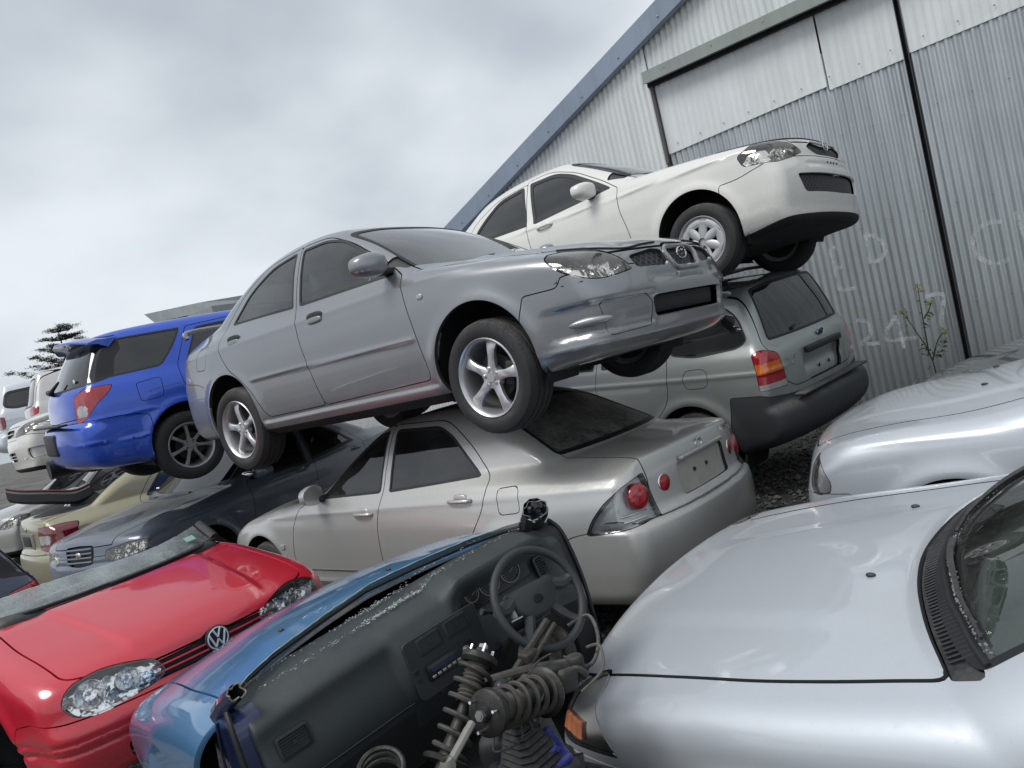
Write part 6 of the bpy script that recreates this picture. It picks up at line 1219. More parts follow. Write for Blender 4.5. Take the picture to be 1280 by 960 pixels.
def junk_build():
    strut_build('suspension_strut', 'upright rusty coil spring strut leaning against the radio of the bare dashboard', (-1.70, 1.575, .845), (-1.695, 1.20, .50), .055, .27)
    r2 = strut_build('suspension_strut', 'suspension strut lying on its side with its round three-stud mount facing the viewer', (-1.498, 1.358, .804), (-1.535, 1.735, .690), .062, .24)
    b = MB(); b.add(*rbox((.02, .02, -.36), (.06, .07, .09), .015)); b.add(*tube(smoothpath([(.0, 0, -.38), (.03, .04, -.41), (.05, .02, -.44)], 4), .016, 8)); b.build('knuckle', RUST, r2)
    b = MB(); b.add(*tube([(-1.493, 1.297, .812), (-1.478, 1.175, .768), (-1.465, 1.05, .72)], .011, 8)); b.add(*lathe([(.016, -.02), (.021, 0), (.016, .02)], 12, axis='z')); b.V[-1] += [-1.478, 1.175, .768]; b.add(*tube([(-1.52, 1.30, .79), (-1.50, 1.16, .735), (-1.49, 1.05, .70)], .009, 8)); tag(b.build('control_rod', plastic('pale_steel_rod', (.36, .35, .31), .5, .5, .6, dust=.3)), 'pale steel rod with a clamp lying below the lying strut', 'rod')
    b = MB(); b.add(*tube(smoothpath([(-1.72, 1.93, .80), (-1.735, 1.80, .735), (-1.74, 1.62, .66)], 4), .014, 8)); b.add(*tube(smoothpath([(-1.69, 1.93, .79), (-1.70, 1.80, .725), (-1.70, 1.64, .66)], 4), .009, 8)); b.add(*rbox((-1.72, 1.80, .733), (.05, .06, .04), .01)); tag(b.build('linkage_shaft', RUST), 'dusty steel linkage running down from behind the steering wheel', 'shaft')
    b = MB(); b.add(*tube(smoothpath([(-1.81, 1.66, .70), (-1.70, 1.76, .705), (-1.60, 1.86, .69)], 5), .019, 10)); b.add(*lathe([(.0, -.022), (.026, -.022), (.030, -.015), (.030, .015), (.026, .022), (.0, .022)], 16, axis='z')); b.V[-1] += [-1.59, 1.87, .69]; tag(b.build('suspension_link', RUST), 'rusty suspension link with a bushed end behind the lying strut', 'suspension link')
    b = MB(); b.add(*tube(smoothpath([(-1.72, 2.03, .735), (-1.66, 2.08, .755), (-1.60, 2.03, .70), (-1.57, 1.93, .66), (-1.62, 1.86, .67)], 7), .007, 7)); tag(b.build('brake_hose', RUBBER), 'black hose looping out from below the steering wheel', 'hose')
    b = MB(); b.add(*tube(smoothpath([(-1.60, 1.96, .70), (-1.53, 1.94, .72), (-1.51, 1.90, .66), (-1.55, 1.82, .62)], 6), .005, 6)); b.add(*tube(smoothpath([(-1.62, 1.83, .70), (-1.57, 1.84, .665), (-1.60, 1.92, .66), (-1.66, 1.90, .69)], 6), .004, 6)); tag(b.build('wiring', plastic('grey_wire', (.13, .12, .10), .7)), 'thin grey wires tangled over the rusty suspension arm', 'wire')
    rr = random.Random(21); hm = plastic('loom_black', (.018, .018, .02), .6, .3, dust=.3); gm_ = plastic('loom_grey', (.12, .115, .10), .7, .3)
    for k in range(9):
        p = np.array([rr.uniform(-1.72, -1.50), rr.uniform(1.45, 1.90), rr.uniform(.60, .72)]); pts = [p]
        for j in range(5): p = p+[rr.uniform(-.06, .06), rr.uniform(-.07, .07), rr.uniform(-.05, .05)]; pts.append([min(max(p[0], -1.76), -1.48), min(max(p[1], 1.35), 1.93), min(max(p[2], .55), .74)])
        w_ = rr.uniform(.0025, .006); tag(MB().add(*tube(smoothpath(pts, 6), w_, 6)).build('loose_cable', hm if k % 3 else gm_), 'thin loose cable tangled among the struts below the steering wheel', 'cable', 'loose cables among the struts')
    Mx = Matrix.Translation((-1.80, 1.97, .64)) @ Euler((R(62), R(20), 0)).to_matrix().to_4x4(); b = MB(); b.add(*lathe([(.03, .03), (.08, .03), (.082, .008), (.115, .006), (.117, -.012), (.08, -.014), (.03, -.014)], 36, axis='z')); b.xf(Mx); tag(b.build('brake_disc', OILY, None, 40), 'dark brake disc leaning at the far side below the steering wheel', 'brake disc')
    Mx = Matrix.Translation((-1.68, 1.64, .46)) @ Euler((R(8), R(-6), R(25))).to_matrix().to_4x4(); b = MB(); b.add(*rbox((0, 0, 0), (.26, .18, .30), .04, 3, taper=(.85, .85))); b.add(*rbox((.10, 0, .18), (.05, .16, .03), .012)); b.add(*rbox((-.02, 0, .18), (.05, .16, .03), .012)); b.xf(Mx); tag(b.build('plastic_box', BLACK), 'black ribbed plastic heater box under the lying strut', 'box')
    bl = plastic('royal_blue_plastic', (.02, .03, .22), .4, .3, dust=.3); Mx = Matrix.Translation((-1.53, 1.52, .56)) @ Euler((R(20), R(10), R(-30))).to_matrix().to_4x4(); b = MB(); b.add(*rbox((0, 0, 0), (.16, .20, .03), .012)); b.add(*rbox((.03, .02, .03), (.05, .12, .03), .01)); b.add(*tube([(-.05, -.06, .02), (.0, .05, .05), (.06, .08, .03)], .008, 6)); b.xf(Mx); tag(b.build('blue_bracket', bl), 'small royal blue plastic bracket beside the black box', 'bracket')
    b = MB(); V, F = coil(3.2, .062, -.03, .008); Mx = Matrix.Translation((-1.78, 1.19, .70)) @ Euler((R(15), R(30), 0)).to_matrix().to_4x4(); b.add(V, F); b.xf(Mx); tag(b.build('loose_spring', OILY), 'loose coil spring lying at the bottom edge of the picture', 'spring')
    b = MB(); b.add(*rbox((-1.62, 1.60, .46), (.22, .20, .14), .03)); b.add(*tube([(-1.75, 1.5, .47), (-1.5, 1.7, .45)], .04, 10)); tag(b.build('gearbox', OILY), 'oily gearbox lump under the gear lever among the scrap', 'gearbox')
    tag(MB().add(*rbox((-1.62, 1.55, .18), (.45, .6, .40), .05)).build('engine_block', OILY), 'dark oily engine block carrying the scrap parts in the footwell', 'engine')
def golf_build(M):
    pr = [(1.80, .19), (1.96, .22), (2.03, .32), (2.055, .42), (2.055, .50), (2.02, .56), (2.01, .60), (2.0, .66), (1.97, .715), (1.88, .765), (1.7, .815), (1.5, .855), (1.3, .892), (1.18, .912), (1.0, .925), (.8, .93), (.5, .93), (0, .93), (-.3, .93, 1), (-.3, .2), (1, .17)]
    c = near_saloon(.018, prof=pr, W=.868); 
    for k in ('ws', 'rw', 'fdoor', 'rdoor', 'fwin', 'rwin', 'br'): c.pop(k)
    c['inset'] = [(.15, .09), (.22, .05), (.30, .018), (.42, .006), (.50, .0), (.62, .004), (.72, .014), (.80, .04), (.86, .075), (.90, .10), (.95, .14)]
    c['plan'] = [(-.3, .86), (.6, .866), (1.2, .862), (1.6, .84), (1.85, .80), (2.1, .74)]; c['bow'] = [(-.3, 0), (.5, .22), (.9, .24), (1.25, .22), (1.6, .16), (1.85, .17), (2.05, .21)]; c['bowp'] = 2.5; c['crown'] = ((-.3, .03), (.7, .03), (1.4, .045), (2.2, .04)); c['k'] = ((0, .09), (.6, .09), (.85, .10), (1.1, .07))
    c['clip'] = (.1, 2.4); c['axles'] = (1.255,); c['az'] = .31; c['ra'] = .335; c['hoodz'] = .668
    c['feats'] = (lambda X, Y, Z: .013*sstep(.46, .41, Y+.10*(X-1.2))*sstep(.9, 1.1, X)*sstep(1.98, 1.85, X)*sstep(.7, .8, Z), lambda X, Y, Z: -.010*np.exp(-((Z-.455)/.012)**2)*sstep(1.2, 1.5, X), lambda X, Y, Z: -.012*np.exp(-((Z-.405)/.010)**2)*sstep(1.2, 1.5, X), lambda X, Y, Z: -.012*sstep(.44, .42, Z)*sstep(1.5, 1.7, X))
    c['hood'] = [(1.17, .0, .3), (1.13, .3, .2), (1.04, .55, .15), (.95, .67, .02), (1.38, .69, .1), (1.83, .672, .05), (1.90, .56), (2.1, .5), (2.3, 0)]
    c['cowl'] = [(1.17, 0, .3), (1.13, .3, .2), (1.04, .55, .15), (.95, .69, .01), (.80, .73, .01), (.98, .50, .1), (1.05, .25, .15), (1.08, 0, .2)]
    c['bf'] = [(2.5, .1), (2.5, .545), (1.95, .545), (1.75, .575, .05), (1.60, .545, .02), (1.53, .3), (1.53, .1)]
    hl = [(-1.075, .60, .05), (-1.045, .672, .05), (-.93, .708, .06), (-.80, .722, .07), (-.69, .70, .06), (-.655, .635, .06), (-.70, .565, .06), (-.80, .545, .06), (-.95, .56, .05), (-1.04, .575, .04)]
    c['cuts'] = [('headlight', 40, hl, SK)]; c['mid'] = [('grille', 0, symm([(0, .575), (.34, .578, .02), (.375, .60, .02), (.36, .655, .02), (.10, .662, .03), (0, .70)]), SK), ('intake', 0, symm([(0, .27), (.50, .27, .03), (.52, .37, .03)]), SK)]
    sh = car_shell(c); edge = lambda z: np.interp(z, [.2, .5, .75, .86, .95], [.86, .82, .72, .68, .66]); sh.cut(lambda V: V[:, 0]-edge(V[:, 2]), 'gone'); sh.finish()
    pm = paint('red_paint', (.56, .014, .035), .0, .30, dust=.06, dirt=.1); root = thing('half_car', 'red front half of a hatchback with double round lamps and a round two-letter badge', 'car part', M)
    panel(sh, 'body', 'fender', pm, root, lip=.02); panel(sh, 'hood', 'hood', pm, root, lip=.015); panel(sh, 'bumper_front', 'bumper', pm, root, lip=.02); panel(sh, 'cowl', 'cowl_panel', BLACK, root, off=-.012, lip=0); panel(sh, 'under', 'underbody', UNDER, root, lip=0)
    panel(sh, 'grille', 'grille', BLACK, root, off=-.045, lip=0); panel(sh, 'intake', 'lower_intake', BLACK, root, off=-.05, lip=0)
    for z in (.602, .632): MB().add(*tube([(sh.front_x(abs(y), z)-.006, y, z) for y in np.linspace(-.335, .335, 25)], .0065, 8)).build('grille_bar', pm, root)
    for z in (.30, .335): MB().add(*tube([(sh.front_x(abs(y), z)-.02, y, z) for y in np.linspace(-.50, .50, 15)], .008, 8)).build('intake_bar', pm, root)
    for s_, k in ((1, 'L'), (-1, 'R')):
        o = lampset(root, sh, k, s_, LENS, (), 'headlight', REFL2, -.06)
        for (y, z, r) in ((.44, .635, .052), (.60, .632, .066)): x = sh.front_x(y, z)-.022; bowl(o, (x, y*s_, z), (1, .22*s_, 0), r, .05)
        for (y, z, r) in ((.515, .592, .022), (.52, .668, .018), (.70, .64, .028)): x = sh.front_x(y, z)-.02; bowl(o, (x, y*s_, z), (1, .3*s_, 0), r, .02)
        liner(root, 1.255, .31, .335, .45, .80, s_)
    # badge: ring with V over W
    xb = sh.front_x(0, .640)+.010; zc = .638; b = MB(); V, F = lathe([(.055+.004*math.cos(a), .004*math.sin(a)) for a in np.linspace(0, 2*math.pi, 8, endpoint=False)], 36, axis='x', close=True); b.add(V+[xb, 0, zc], F)
    def bar(p, q, w_=.0055): b.add(*tube([(xb+.001, p[0], zc+p[1]), (xb+.001, q[0], zc+q[1])], w_, 6))
    for s_ in (1, -1): bar((s_*.020, .050), (0, .006)); bar((s_*.044, .030), (s_*.020, -.040)); bar((s_*.020, -.040), (0, -.004))
    b.build('emblem', plastic('emblem_white_metal', (.85, .86, .87), .25, .05, .15), root); MB().add(*lathe([(0, -.004), (.052, -.004), (.052, -.02)], 36, axis='x')).xf(Matrix.Translation((xb, 0, zc))).build('emblem_backing', BLACK, root)
    V, F = lathe([(.062, -.02), (.066, -.004), (.060, .002), (.057, -.004)], 36, axis='x'); MB().add(V+[xb, 0, zc], F).build('emblem_surround', pm, root)
    cy = lambda y: float(np.interp(abs(y), [0, .25, .5, .69, .73], [1.09, 1.06, .98, .86, .80])); ys = np.linspace(-.69, .69, 61)
    glass_strip(root, [(cy(y), y, .925+.01*(1-abs(y)/.7)) for y in ys], .085, .19, glass('frosted_green_glass', (.42, .50, .49), .68, (.50, .57, .57)), plastic('white_crazed_glass_edge', (.70, .75, .74), .4, .3), 6)
    MB().add(*tube([(cy(y)+.01, y, .928+.01*(1-abs(y)/.7)) for y in ys], .010, 6)).build('windscreen_rubber', SEAL, root); MB().add(*tube([(cy(y)+.03, y, .930+.01*(1-abs(y)/.7)) for y in np.linspace(-.1, .62, 20)], .009, 6)).build('wiper', BLACK, root)
    MB().add(*prism([(-.035, -.02), (.035, -.02), (.035, .022), (-.035, .022)], 0, .002, 'z', frame((cy(.5)-.09, .52, .985), (.6, .1, .75)))).build('paper_sticker', plastic('sticker_green_white', (.35, .60, .52), .5, .4), root)
    MB().add(*tube([(.86, .70, .93), (.72, .685, 1.03)], [.035, .032], 10)).build('pillar_stub', BLACK, root); MB().add(*tube([(.86, -.70, .93), (.72, -.685, 1.03)], [.035, .032], 10)).build('pillar_stub', BLACK, root)
    MB().add(*rbox((.86, 0, .88), (.30, 1.30, .12), .05)).build('dashboard', BLACK, root); MB().add(*box((.9, 0, .5), (.03, 1.4, .8))).build('bulkhead', UNDER, root)
    return root
def bumper_scrap_build():
    b = MB(); P_ = [(-10.42, 2.97, 1.36), (-10.2, 3.06, 1.30), (-9.98, 3.25, 1.235), (-9.80, 3.45, 1.17), (-9.70, 3.60, 1.20)]; rows = []
    for p in smoothpath(P_, 5): rows.append([(p[0], p[1], p[2]+.075), (p[0]+.03, p[1]-.03, p[2]+.04), (p[0]+.03, p[1]-.03, p[2]-.05), (p[0]-.01, p[1], p[2]-.09), (p[0]-.03, p[1]+.03, p[2]-.02)])
    V = np.array(rows).reshape(-1, 3); N = len(rows); F = [(i*5+k, i*5+(k+1) % 5, (i+1)*5+(k+1) % 5, (i+1)*5+k) for i in range(N-1) for k in range(5)]+[list(range(5))[::-1], [(N-1)*5+k for k in range(5)]]
    b.add(V, F, 0); b.add(*tube([(r[0][0]+.01, r[0][1]-.01, r[0][2]) for r in rows], .012, 6), 1); tag(b.build('loose_bumper', [BLACK, plastic('maroon_edge', (.10, .015, .02), .5)]), 'loose black bumper with a maroon edge hanging under the white car', 'bumper')
# ---------------------------------------------------------------- setting: yard, shed, tree, weeds
def ground_z(x, y):
    z = 0.0
    z -= .42*sstep(-1.6, -.2, x)*sstep(4.0, 2.2, y)
    return z+.03*np.sin(x*.9+.5)*np.sin(y*.7)+.015*np.sin(x*2.3)*np.sin(y*2.9+1)-.03
def build_ground():
    m, nt, out = mat('gravel_yard'); v = nd(nt, 'ShaderNodeTexVoronoi', Scale=38.); t = nd(nt, 'ShaderNodeTexCoord'); nt.links.new(t.outputs['Object'], v.inputs['Vector'])
    big = noise(nt, .6, 5., .6); f = noise(nt, 90., 4., .7); sp = nd(nt, 'ShaderNodeSeparateColor'); nt.links.new(v.outputs['Color'], sp.inputs[0])
    c = cmix(nt, ramp(nt, sp.outputs[0], .1, .9), (.09, .086, .08), (.27, .26, .24)); c = cmix(nt, fm(nt, 'MULTIPLY', ramp(nt, big, .42, .62), .7), c, (.045, .042, .036)); c = cmix(nt, fm(nt, 'MULTIPLY', ramp(nt, f, .4, .6), .4), c, (.05, .048, .044))
    P(nt, out, c, .9, normal=bump(nt, fm(nt, 'ADD', fm(nt, 'MULTIPLY', v.outputs['Distance'], -1.), fm(nt, 'MULTIPLY', f, .3)), .9, .02))
    xs = np.concatenate([[-900, -300, -120, -60, -40], np.arange(-30, 8, .25), [12, 30, 80, 300, 900]]); ys = np.concatenate([[-600, -100, -30, -10], np.arange(-3, 14, .25), [20, 40, 100, 400, 1200]])
    X, Y = np.meshgrid(xs, ys, indexing='ij'); V = np.stack([X, Y, ground_z(X, Y)], -1).reshape(-1, 3); n = len(ys); F = [(i*n+j, (i+1)*n+j, (i+1)*n+j+1, i*n+j+1) for i in range(len(xs)-1) for j in range(n-1)]
    o = mesh_obj('ground', V, F, m); o['kind'] = 'structure'
    # loose stones where the ground shows between the cars
    sm, nt, out = mat('gravel_stone'); oi = noise(nt, 14., 2., .5); P(nt, out, cmix(nt, ramp(nt, oi, .35, .65), (.07, .068, .062), (.26, .25, .235)), .85, normal=bump(nt, noise(nt, 120., 3.), .3, .003))
    rr = np.random.default_rng(7); ico = np.array([(0, 0, 1), (.9, 0, .3), (.28, .85, .3), (-.72, .53, .3), (-.72, -.53, .3), (.28, -.85, .3), (0, 0, -.6)]); FI = [(0, 1, 2), (0, 2, 3), (0, 3, 4), (0, 4, 5), (0, 5, 1), (6, 2, 1), (6, 3, 2), (6, 4, 3), (6, 5, 4), (6, 1, 5)]
    V = []; F = []; n = 0
    for (x0, x1, y0, y1, N) in ((-3.2, -1.0, 4.6, 8.6, 5200), (-3.4, -1.9, 2.4, 3.6, 1600)):
        for i in range(N):
            s = rr.uniform(.006, .022)*(1 if rr.random() < .93 else 1.8); x, y = rr.uniform(x0, x1), rr.uniform(y0, y1); a = rr.uniform(0, 6.28); q = ico*s*rr.uniform(.7, 1.3, 3); ca, sa = math.cos(a), math.sin(a)
            q = np.stack([q[:, 0]*ca-q[:, 1]*sa, q[:, 0]*sa+q[:, 1]*ca, q[:, 2]], 1)+[x, y, ground_z(x, y)+s*.25]; V.append(q); F += [(a_+n, b_+n, c_+n) for a_, b_, c_ in FI]; n += 7
    o = mesh_obj('loose_gravel', np.concatenate(V), F, sm, smooth=False); o['kind'] = 'stuff'; tag(o, 'loose grey gravel lying on the yard between the cars', 'gravel')
WY = 8.9; PITCH = .0762
def corr(x, amp=.0085): return WY+amp*np.cos(2*math.pi*x/PITCH)
def corr_sheet(name, poly_lo, poly_hi, x0, x1, m, parent, dy=0., pitch=PITCH, amp=.012, wob=.0):
    """corrugated sheet between z=lo(x) and z=hi(x)"""
    xs = np.arange(x0, x1, pitch/8); lo, hi = poly_lo(xs), poly_hi(xs); R_ = 7; V = []
    for k in range(R_):
        t = k/(R_-1); z = lo+(hi-lo)*t; V.append(np.stack([xs, WY+dy+.003*(np.floor(xs/.762+.3) % 2)+amp*np.cos(2*math.pi*xs/pitch)+wob*np.sin(xs*1.7+z*1.3), z], 1))
    V = np.concatenate(V); n = len(xs); F = [(k*n+i, k*n+i+1, (k+1)*n+i+1, (k+1)*n+i) for k in range(R_-1) for i in range(n-1)]
    return mesh_obj(name, V, F, m, parent)
def tin(name, col, rough, stain, metal=.0, streak=.5):
    m, nt, out = mat(name); st = noise(nt, 3.2, 5., .65, sx=(1, 1, .10)); bl = noise(nt, 1.4, 5., .6); sp = noise(nt, 45., 3., .6); row = noise(nt, 13., 1., .5, sx=(1, 0, .02))
    c = cmix(nt, fm(nt, 'MULTIPLY', ramp(nt, st, .40, .68), streak), col, stain); c = cmix(nt, fm(nt, 'MULTIPLY', ramp(nt, bl, .45, .7), .35), c, tuple(x*.72 for x in col)); c = cmix(nt, fm(nt, 'MULTIPLY', ramp(nt, row, .5, .62), .22), c, tuple(x*.7 for x in col)); c = cmix(nt, fm(nt, 'MULTIPLY', ramp(nt, sp, .60, .72), .3), c, stain)
    P(nt, out, c, fm(nt, 'ADD', rough, fm(nt, 'MULTIPLY', bl, .25)), metal, normal=bump(nt, bl, .1, .02)); return m
def build_shed():
    root = thing('shed', 'large corrugated iron shed with pale upper cladding and a grey galvanised lower wall', 'shed', Matrix.Translation((0, 0, 0)))
    pale = tin('pale_painted_iron', (.71, .74, .735), .5, (.50, .52, .52), 0., .35); galv = tin('galvanised_iron', (.54, .575, .59), .32, (.30, .32, .33), .8, .6); white = tin('white_cladding', (.74, .77, .775), .5, (.58, .60, .60), 0., .3)
    c_ = lambda v: (lambda x: np.full(len(x), v)); gab = lambda x: 3.40+.385*(x+8.1)+.12
    top = lambda x: np.minimum(gab(x), 3.40+.385*(4.0+8.1)-.385*(x-4.0)+.12)
    corr_sheet('pale_cladding', c_(-.2), top, -12.4, -4.27, pale, root, 0., wob=.004)
    corr_sheet('pale_cladding', c_(4.56), lambda x: np.maximum(top(x), 4.6), -4.27, 9., pale, root, 0.012, wob=.004)
    corr_sheet('white_cladding', lambda x: 3.56+.045*(x+4.2), c_(4.47), -4.24, -2.31, white, root, .035, pitch=.0762, amp=.005, wob=.003)
    corr_sheet('white_cladding', lambda x: 3.60+.035*(x+2.3), c_(4.60), -2.30, -1.552, white, root, .043, pitch=.0762, amp=.005, wob=.003)
    corr_sheet('white_cladding', lambda x: 3.66+.03*(x+1.5), c_(4.60), -1.508, 9., white, root, .040, pitch=.0762, amp=.006, wob=.003)
    corr_sheet('galvanised_sheet', c_(-.3), c_(4.0), -4.26, -1.552, galv, root, .060, wob=.006)
    corr_sheet('galvanised_sheet', c_(-.3), c_(4.0), -1.508, 9., galv, root, .056, wob=.006)
    MB().add(*box((-1.53, WY+.10, 1.9), (.10, .02, 5.4))).build('door_gap', UNDER, root); MB().add(*box((-1.552, WY+.04, 1.9), (.006, .05, 5.4))).add(*box((-1.508, WY+.04, 1.9), (.006, .05, 5.4))).build('gap_edge', plastic('dark_steel_edge', (.05, .055, .06), .5), root)
    sage = tin('sage_green_steel', (.29, .32, .30), .5, (.20, .22, .21), 0., .3)
    MB().add(*box((2.3, WY-.06, 4.51), (13.2, .13, .13))).add(*box((2.3, WY-.13, 4.44), (13.2, .02, .02))).build('lintel', sage, root); MB().add(*box((2.3, WY+.0, 4.425), (13.2, .06, .05))).build('lintel_shadow_strip', UNDER, root)  # black box below the beam stands in for the lintel's shadow
    MB().add(*box((-4.262, WY+.005, 3.95), (.035, .05, 1.0))).add(*box((-4.262, WY+.02, 1.6), (.03, .05, 3.8))).build('jamb', plastic('grey_brown_jamb', (.10, .095, .09), .7), root)
    # barge board and the roof behind it
    blue = tin('grey_blue_flashing', (.27, .32, .40), .42, (.20, .24, .29), .2, .3); x0, x1, x2 = -12.6, 4.0, 20.6; zb = lambda x: 3.40+.385*(x+8.1) if x <= x1 else 3.40+.385*(x1+8.1)-.385*(x-x1)
    V = []; 
    prof = [(WY-.05, .02), (WY-.115, .04), (WY-.12, .30), (WY-.03, .335), (WY+.2, .34)]
    for x in (x0, x1, x2):
        for y, dz in prof: V.append((x, y, zb(x)+dz-.02))
    F = [(i*5+k, (i+1)*5+k, (i+1)*5+k+1, i*5+k+1) for i in range(2) for k in range(4)]; mesh_obj('barge_board', V, F, blue, root, smooth=False)
    V = [(x, y, zb(x)+.31) for x in (x0, x1, x2) for y in (WY+.15, WY+26)]; mesh_obj('roof', V, [(0, 2, 3, 1), (2, 4, 5, 3)], blue, root, smooth=False)
    V = [(x0+.2, WY, -.3), (x0+.2, WY+26, -.3), (x0+.2, WY+26, zb(x0)+.3), (x0+.2, WY, zb(x0)+.3)]; mesh_obj('side_wall', V, [(0, 1, 2, 3)], pale, root, smooth=False)
    b = MB()
    rr = random.Random(3)
    for x in np.arange(-12, 3.5, .62): b.add(*superell((x, WY-.125, zb(x)+.10+rr.uniform(-.01, .01)), (.012, .006, .012), 2, 8, 5))
    for x in np.arange(-4.1, 3, .305):
        b.add(*superell((x, WY+.020, 3.66+.04*(x+4)), (.009, .005, .009), 2, 8, 5))
    for x in np.arange(-4.0, 3, .61): b.add(*superell((x, WY-.128, 4.52), (.010, .006, .010), 2, 8, 5))
    for z in (3.1, 2.1, 1.1):
        for x in np.arange(-4.1, 3, PITCH*4): b.add(*superell((x, WY+.044, z+rr.uniform(-.01, .01)), (.008, .005, .008), 2, 8, 5))
    o = b.build('roofing_screws', STEEL, root); o['kind'] = 'stuff'
    # chalky letters brushed on the iron, each stroke following the corrugations
    pm, nt, out = mat('worn_white_lettering'); tr = nd(nt, 'ShaderNodeBsdfTransparent'); p = P(nt, None, (.78, .82, .84), .8); n = noise(nt, 26., 4., .7); n2 = noise(nt, 7., 2., .6); mx = nd(nt, 'ShaderNodeMixShader')
    nt.links.new(fm(nt, 'MULTIPLY', ramp(nt, fm(nt, 'ADD', fm(nt, 'MULTIPLY', n, .6), fm(nt, 'MULTIPLY', n2, .4)), .37, .57), .50), mx.inputs[0]); nt.links.new(tr.outputs[0], mx.inputs[1]); nt.links.new(p.outputs[0], mx.inputs[2]); nt.links.new(mx.outputs[0], out.inputs[0])
    L = {'E': [[(-2.515, 1.93), (-2.629, 1.948), (-2.631, 1.724), (-2.613, 1.494), (-2.447, 1.475)], [(-2.629, 1.735), (-2.522, 1.731)]], 'D': [[(-2.27, 2.004), (-2.164, 1.975), (-2.093, 1.874), (-2.092, 1.777), (-2.174, 1.711), (-2.274, 1.721)], [(-2.251, 1.999), (-2.26, 1.717)]],
         'two': [[(-2.528, 1.116), (-2.445, 1.11), (-2.393, 1.033), (-2.406, 0.935), (-2.515, 0.861), (-2.323, 0.831)]], 'four': [[(-2.111, 1.098), (-2.255, 0.918), (-2.229, 0.847), (-1.956, 0.825)], [(-2.113, 1.055), (-2.1, 0.736)]],
         'seven': [[(-1.80, 1.236), (-1.64, 1.224), (-1.675, 1.06), (-1.72, 0.90)]], 'C': [[(-1.02, 1.808), (-1.126, 1.828), (-1.238, 1.779), (-1.292, 1.663), (-1.271, 1.536), (-1.191, 1.446), (-1.094, 1.421), (-1.015, 1.441)]], 'W': [[(-.902, 1.872), (-.879, 1.768), (-.82, 1.50), (-.75, 1.70), (-.68, 1.49), (-.60, 1.86)]]}
    for k, strokes in L.items():
        V = []; F = []
        for st in strokes:
            P_ = smoothpath([(a, 0, b_) for a, b_ in st], 14); i0 = len(V)
            for i, q in enumerate(P_):
                t = P_[min(i+1, len(P_)-1)]-P_[max(i-1, 0)]; t /= np.linalg.norm(t)+1e-9; nx_, nz_ = -t[2], t[0]
                for j in range(5):
                    w_ = (j/4-.5)*.042; x = q[0]+nx_*w_; z = q[2]+nz_*w_; off = .060 if x < -1.53 else .056
                    V.append((x, WY+off+.012*math.cos(2*math.pi*x/PITCH)+.006*math.sin(x*1.7+z*1.3)-.004, z))
            for i in range(len(P_)-1):
                for j in range(4): a = i0+i*5+j; F.append((a, a+1, a+6, a+5))
        mesh_obj('painted_letter', V, F, pm, root)
def build_tree():
    bark = plastic('bark', (.05, .045, .04), .9); leaf, nt, out = mat('conifer_needles'); n = noise(nt, 1.2, 3.); P(nt, out, cmix(nt, ramp(nt, n, .35, .65), (.030, .045, .038), (.065, .085, .070)), .8)
    root = thing('conifer_tree', 'dark flat-branched conifer standing alone against the sky at the left', 'tree', Matrix.Translation((-65.6, 24.9, -3.2)))
    rr = random.Random(11); b = MB(); H = 14.2; b.add(*tube([(0, 0, 0), (.1, 0, 4), (-.05, 0, 8), (.15, .1, 11), (.0, 0, H)], [.42, .34, .24, .12, .03], 8)); V = []; F = []
    def clump(p, s, flat=.35):
        for k in range(30):
            a = rr.uniform(0, 6.28); q = (p[0]+rr.gauss(0, s), p[1]+rr.gauss(0, s), p[2]+rr.gauss(0, s*flat)); l = rr.uniform(.07, .17); w_ = rr.uniform(.015, .04); n = len(V); dz = rr.uniform(-.02, .12)
            V.extend([(q[0], q[1], q[2]), (q[0]+math.cos(a)*l+w_*math.sin(a), q[1]+math.sin(a)*l-w_*math.cos(a), q[2]+dz), (q[0]+math.cos(a)*l*1.4, q[1]+math.sin(a)*l*1.4, q[2]+dz+.03), (q[0]+math.cos(a)*l-w_*math.sin(a), q[1]+math.sin(a)*l+w_*math.cos(a), q[2]+dz)]); F.append((n, n+1, n+2, n+3))
    z = 6.6
    while z < H-.1:
        t = (H-z)/(H-6.6); Lb = .8+4.5*t**.75
        for a0 in range(rr.choice((3, 3, 4))):
            az_ = rr.uniform(0, 6.28); L_ = Lb*rr.uniform(.55, 1.12); P_ = []; sag = rr.uniform(-.02, .16)
            for i in range(7): u = i/6; P_.append((math.cos(az_)*L_*u+rr.gauss(0, .04), math.sin(az_)*L_*u+rr.gauss(0, .04), z+sag*L_*u+.22*L_*u*u*rr.uniform(.4, .9)))
            b.add(*tube(P_, [.07, .06, .05, .04, .03, .022, .012], 5))
            for i in range(2, 7):
                m_ = int(2+2*L_/2)
                for j in range(m_): clump((P_[i][0]+rr.gauss(0, .16), P_[i][1]+rr.gauss(0, .16), P_[i][2]+.05+rr.gauss(0, .05)), .17, .28)
        z += rr.uniform(.34, .72)
    b.build('trunk', bark, root); mesh_obj('crown', V, F, leaf, root, smooth=False)
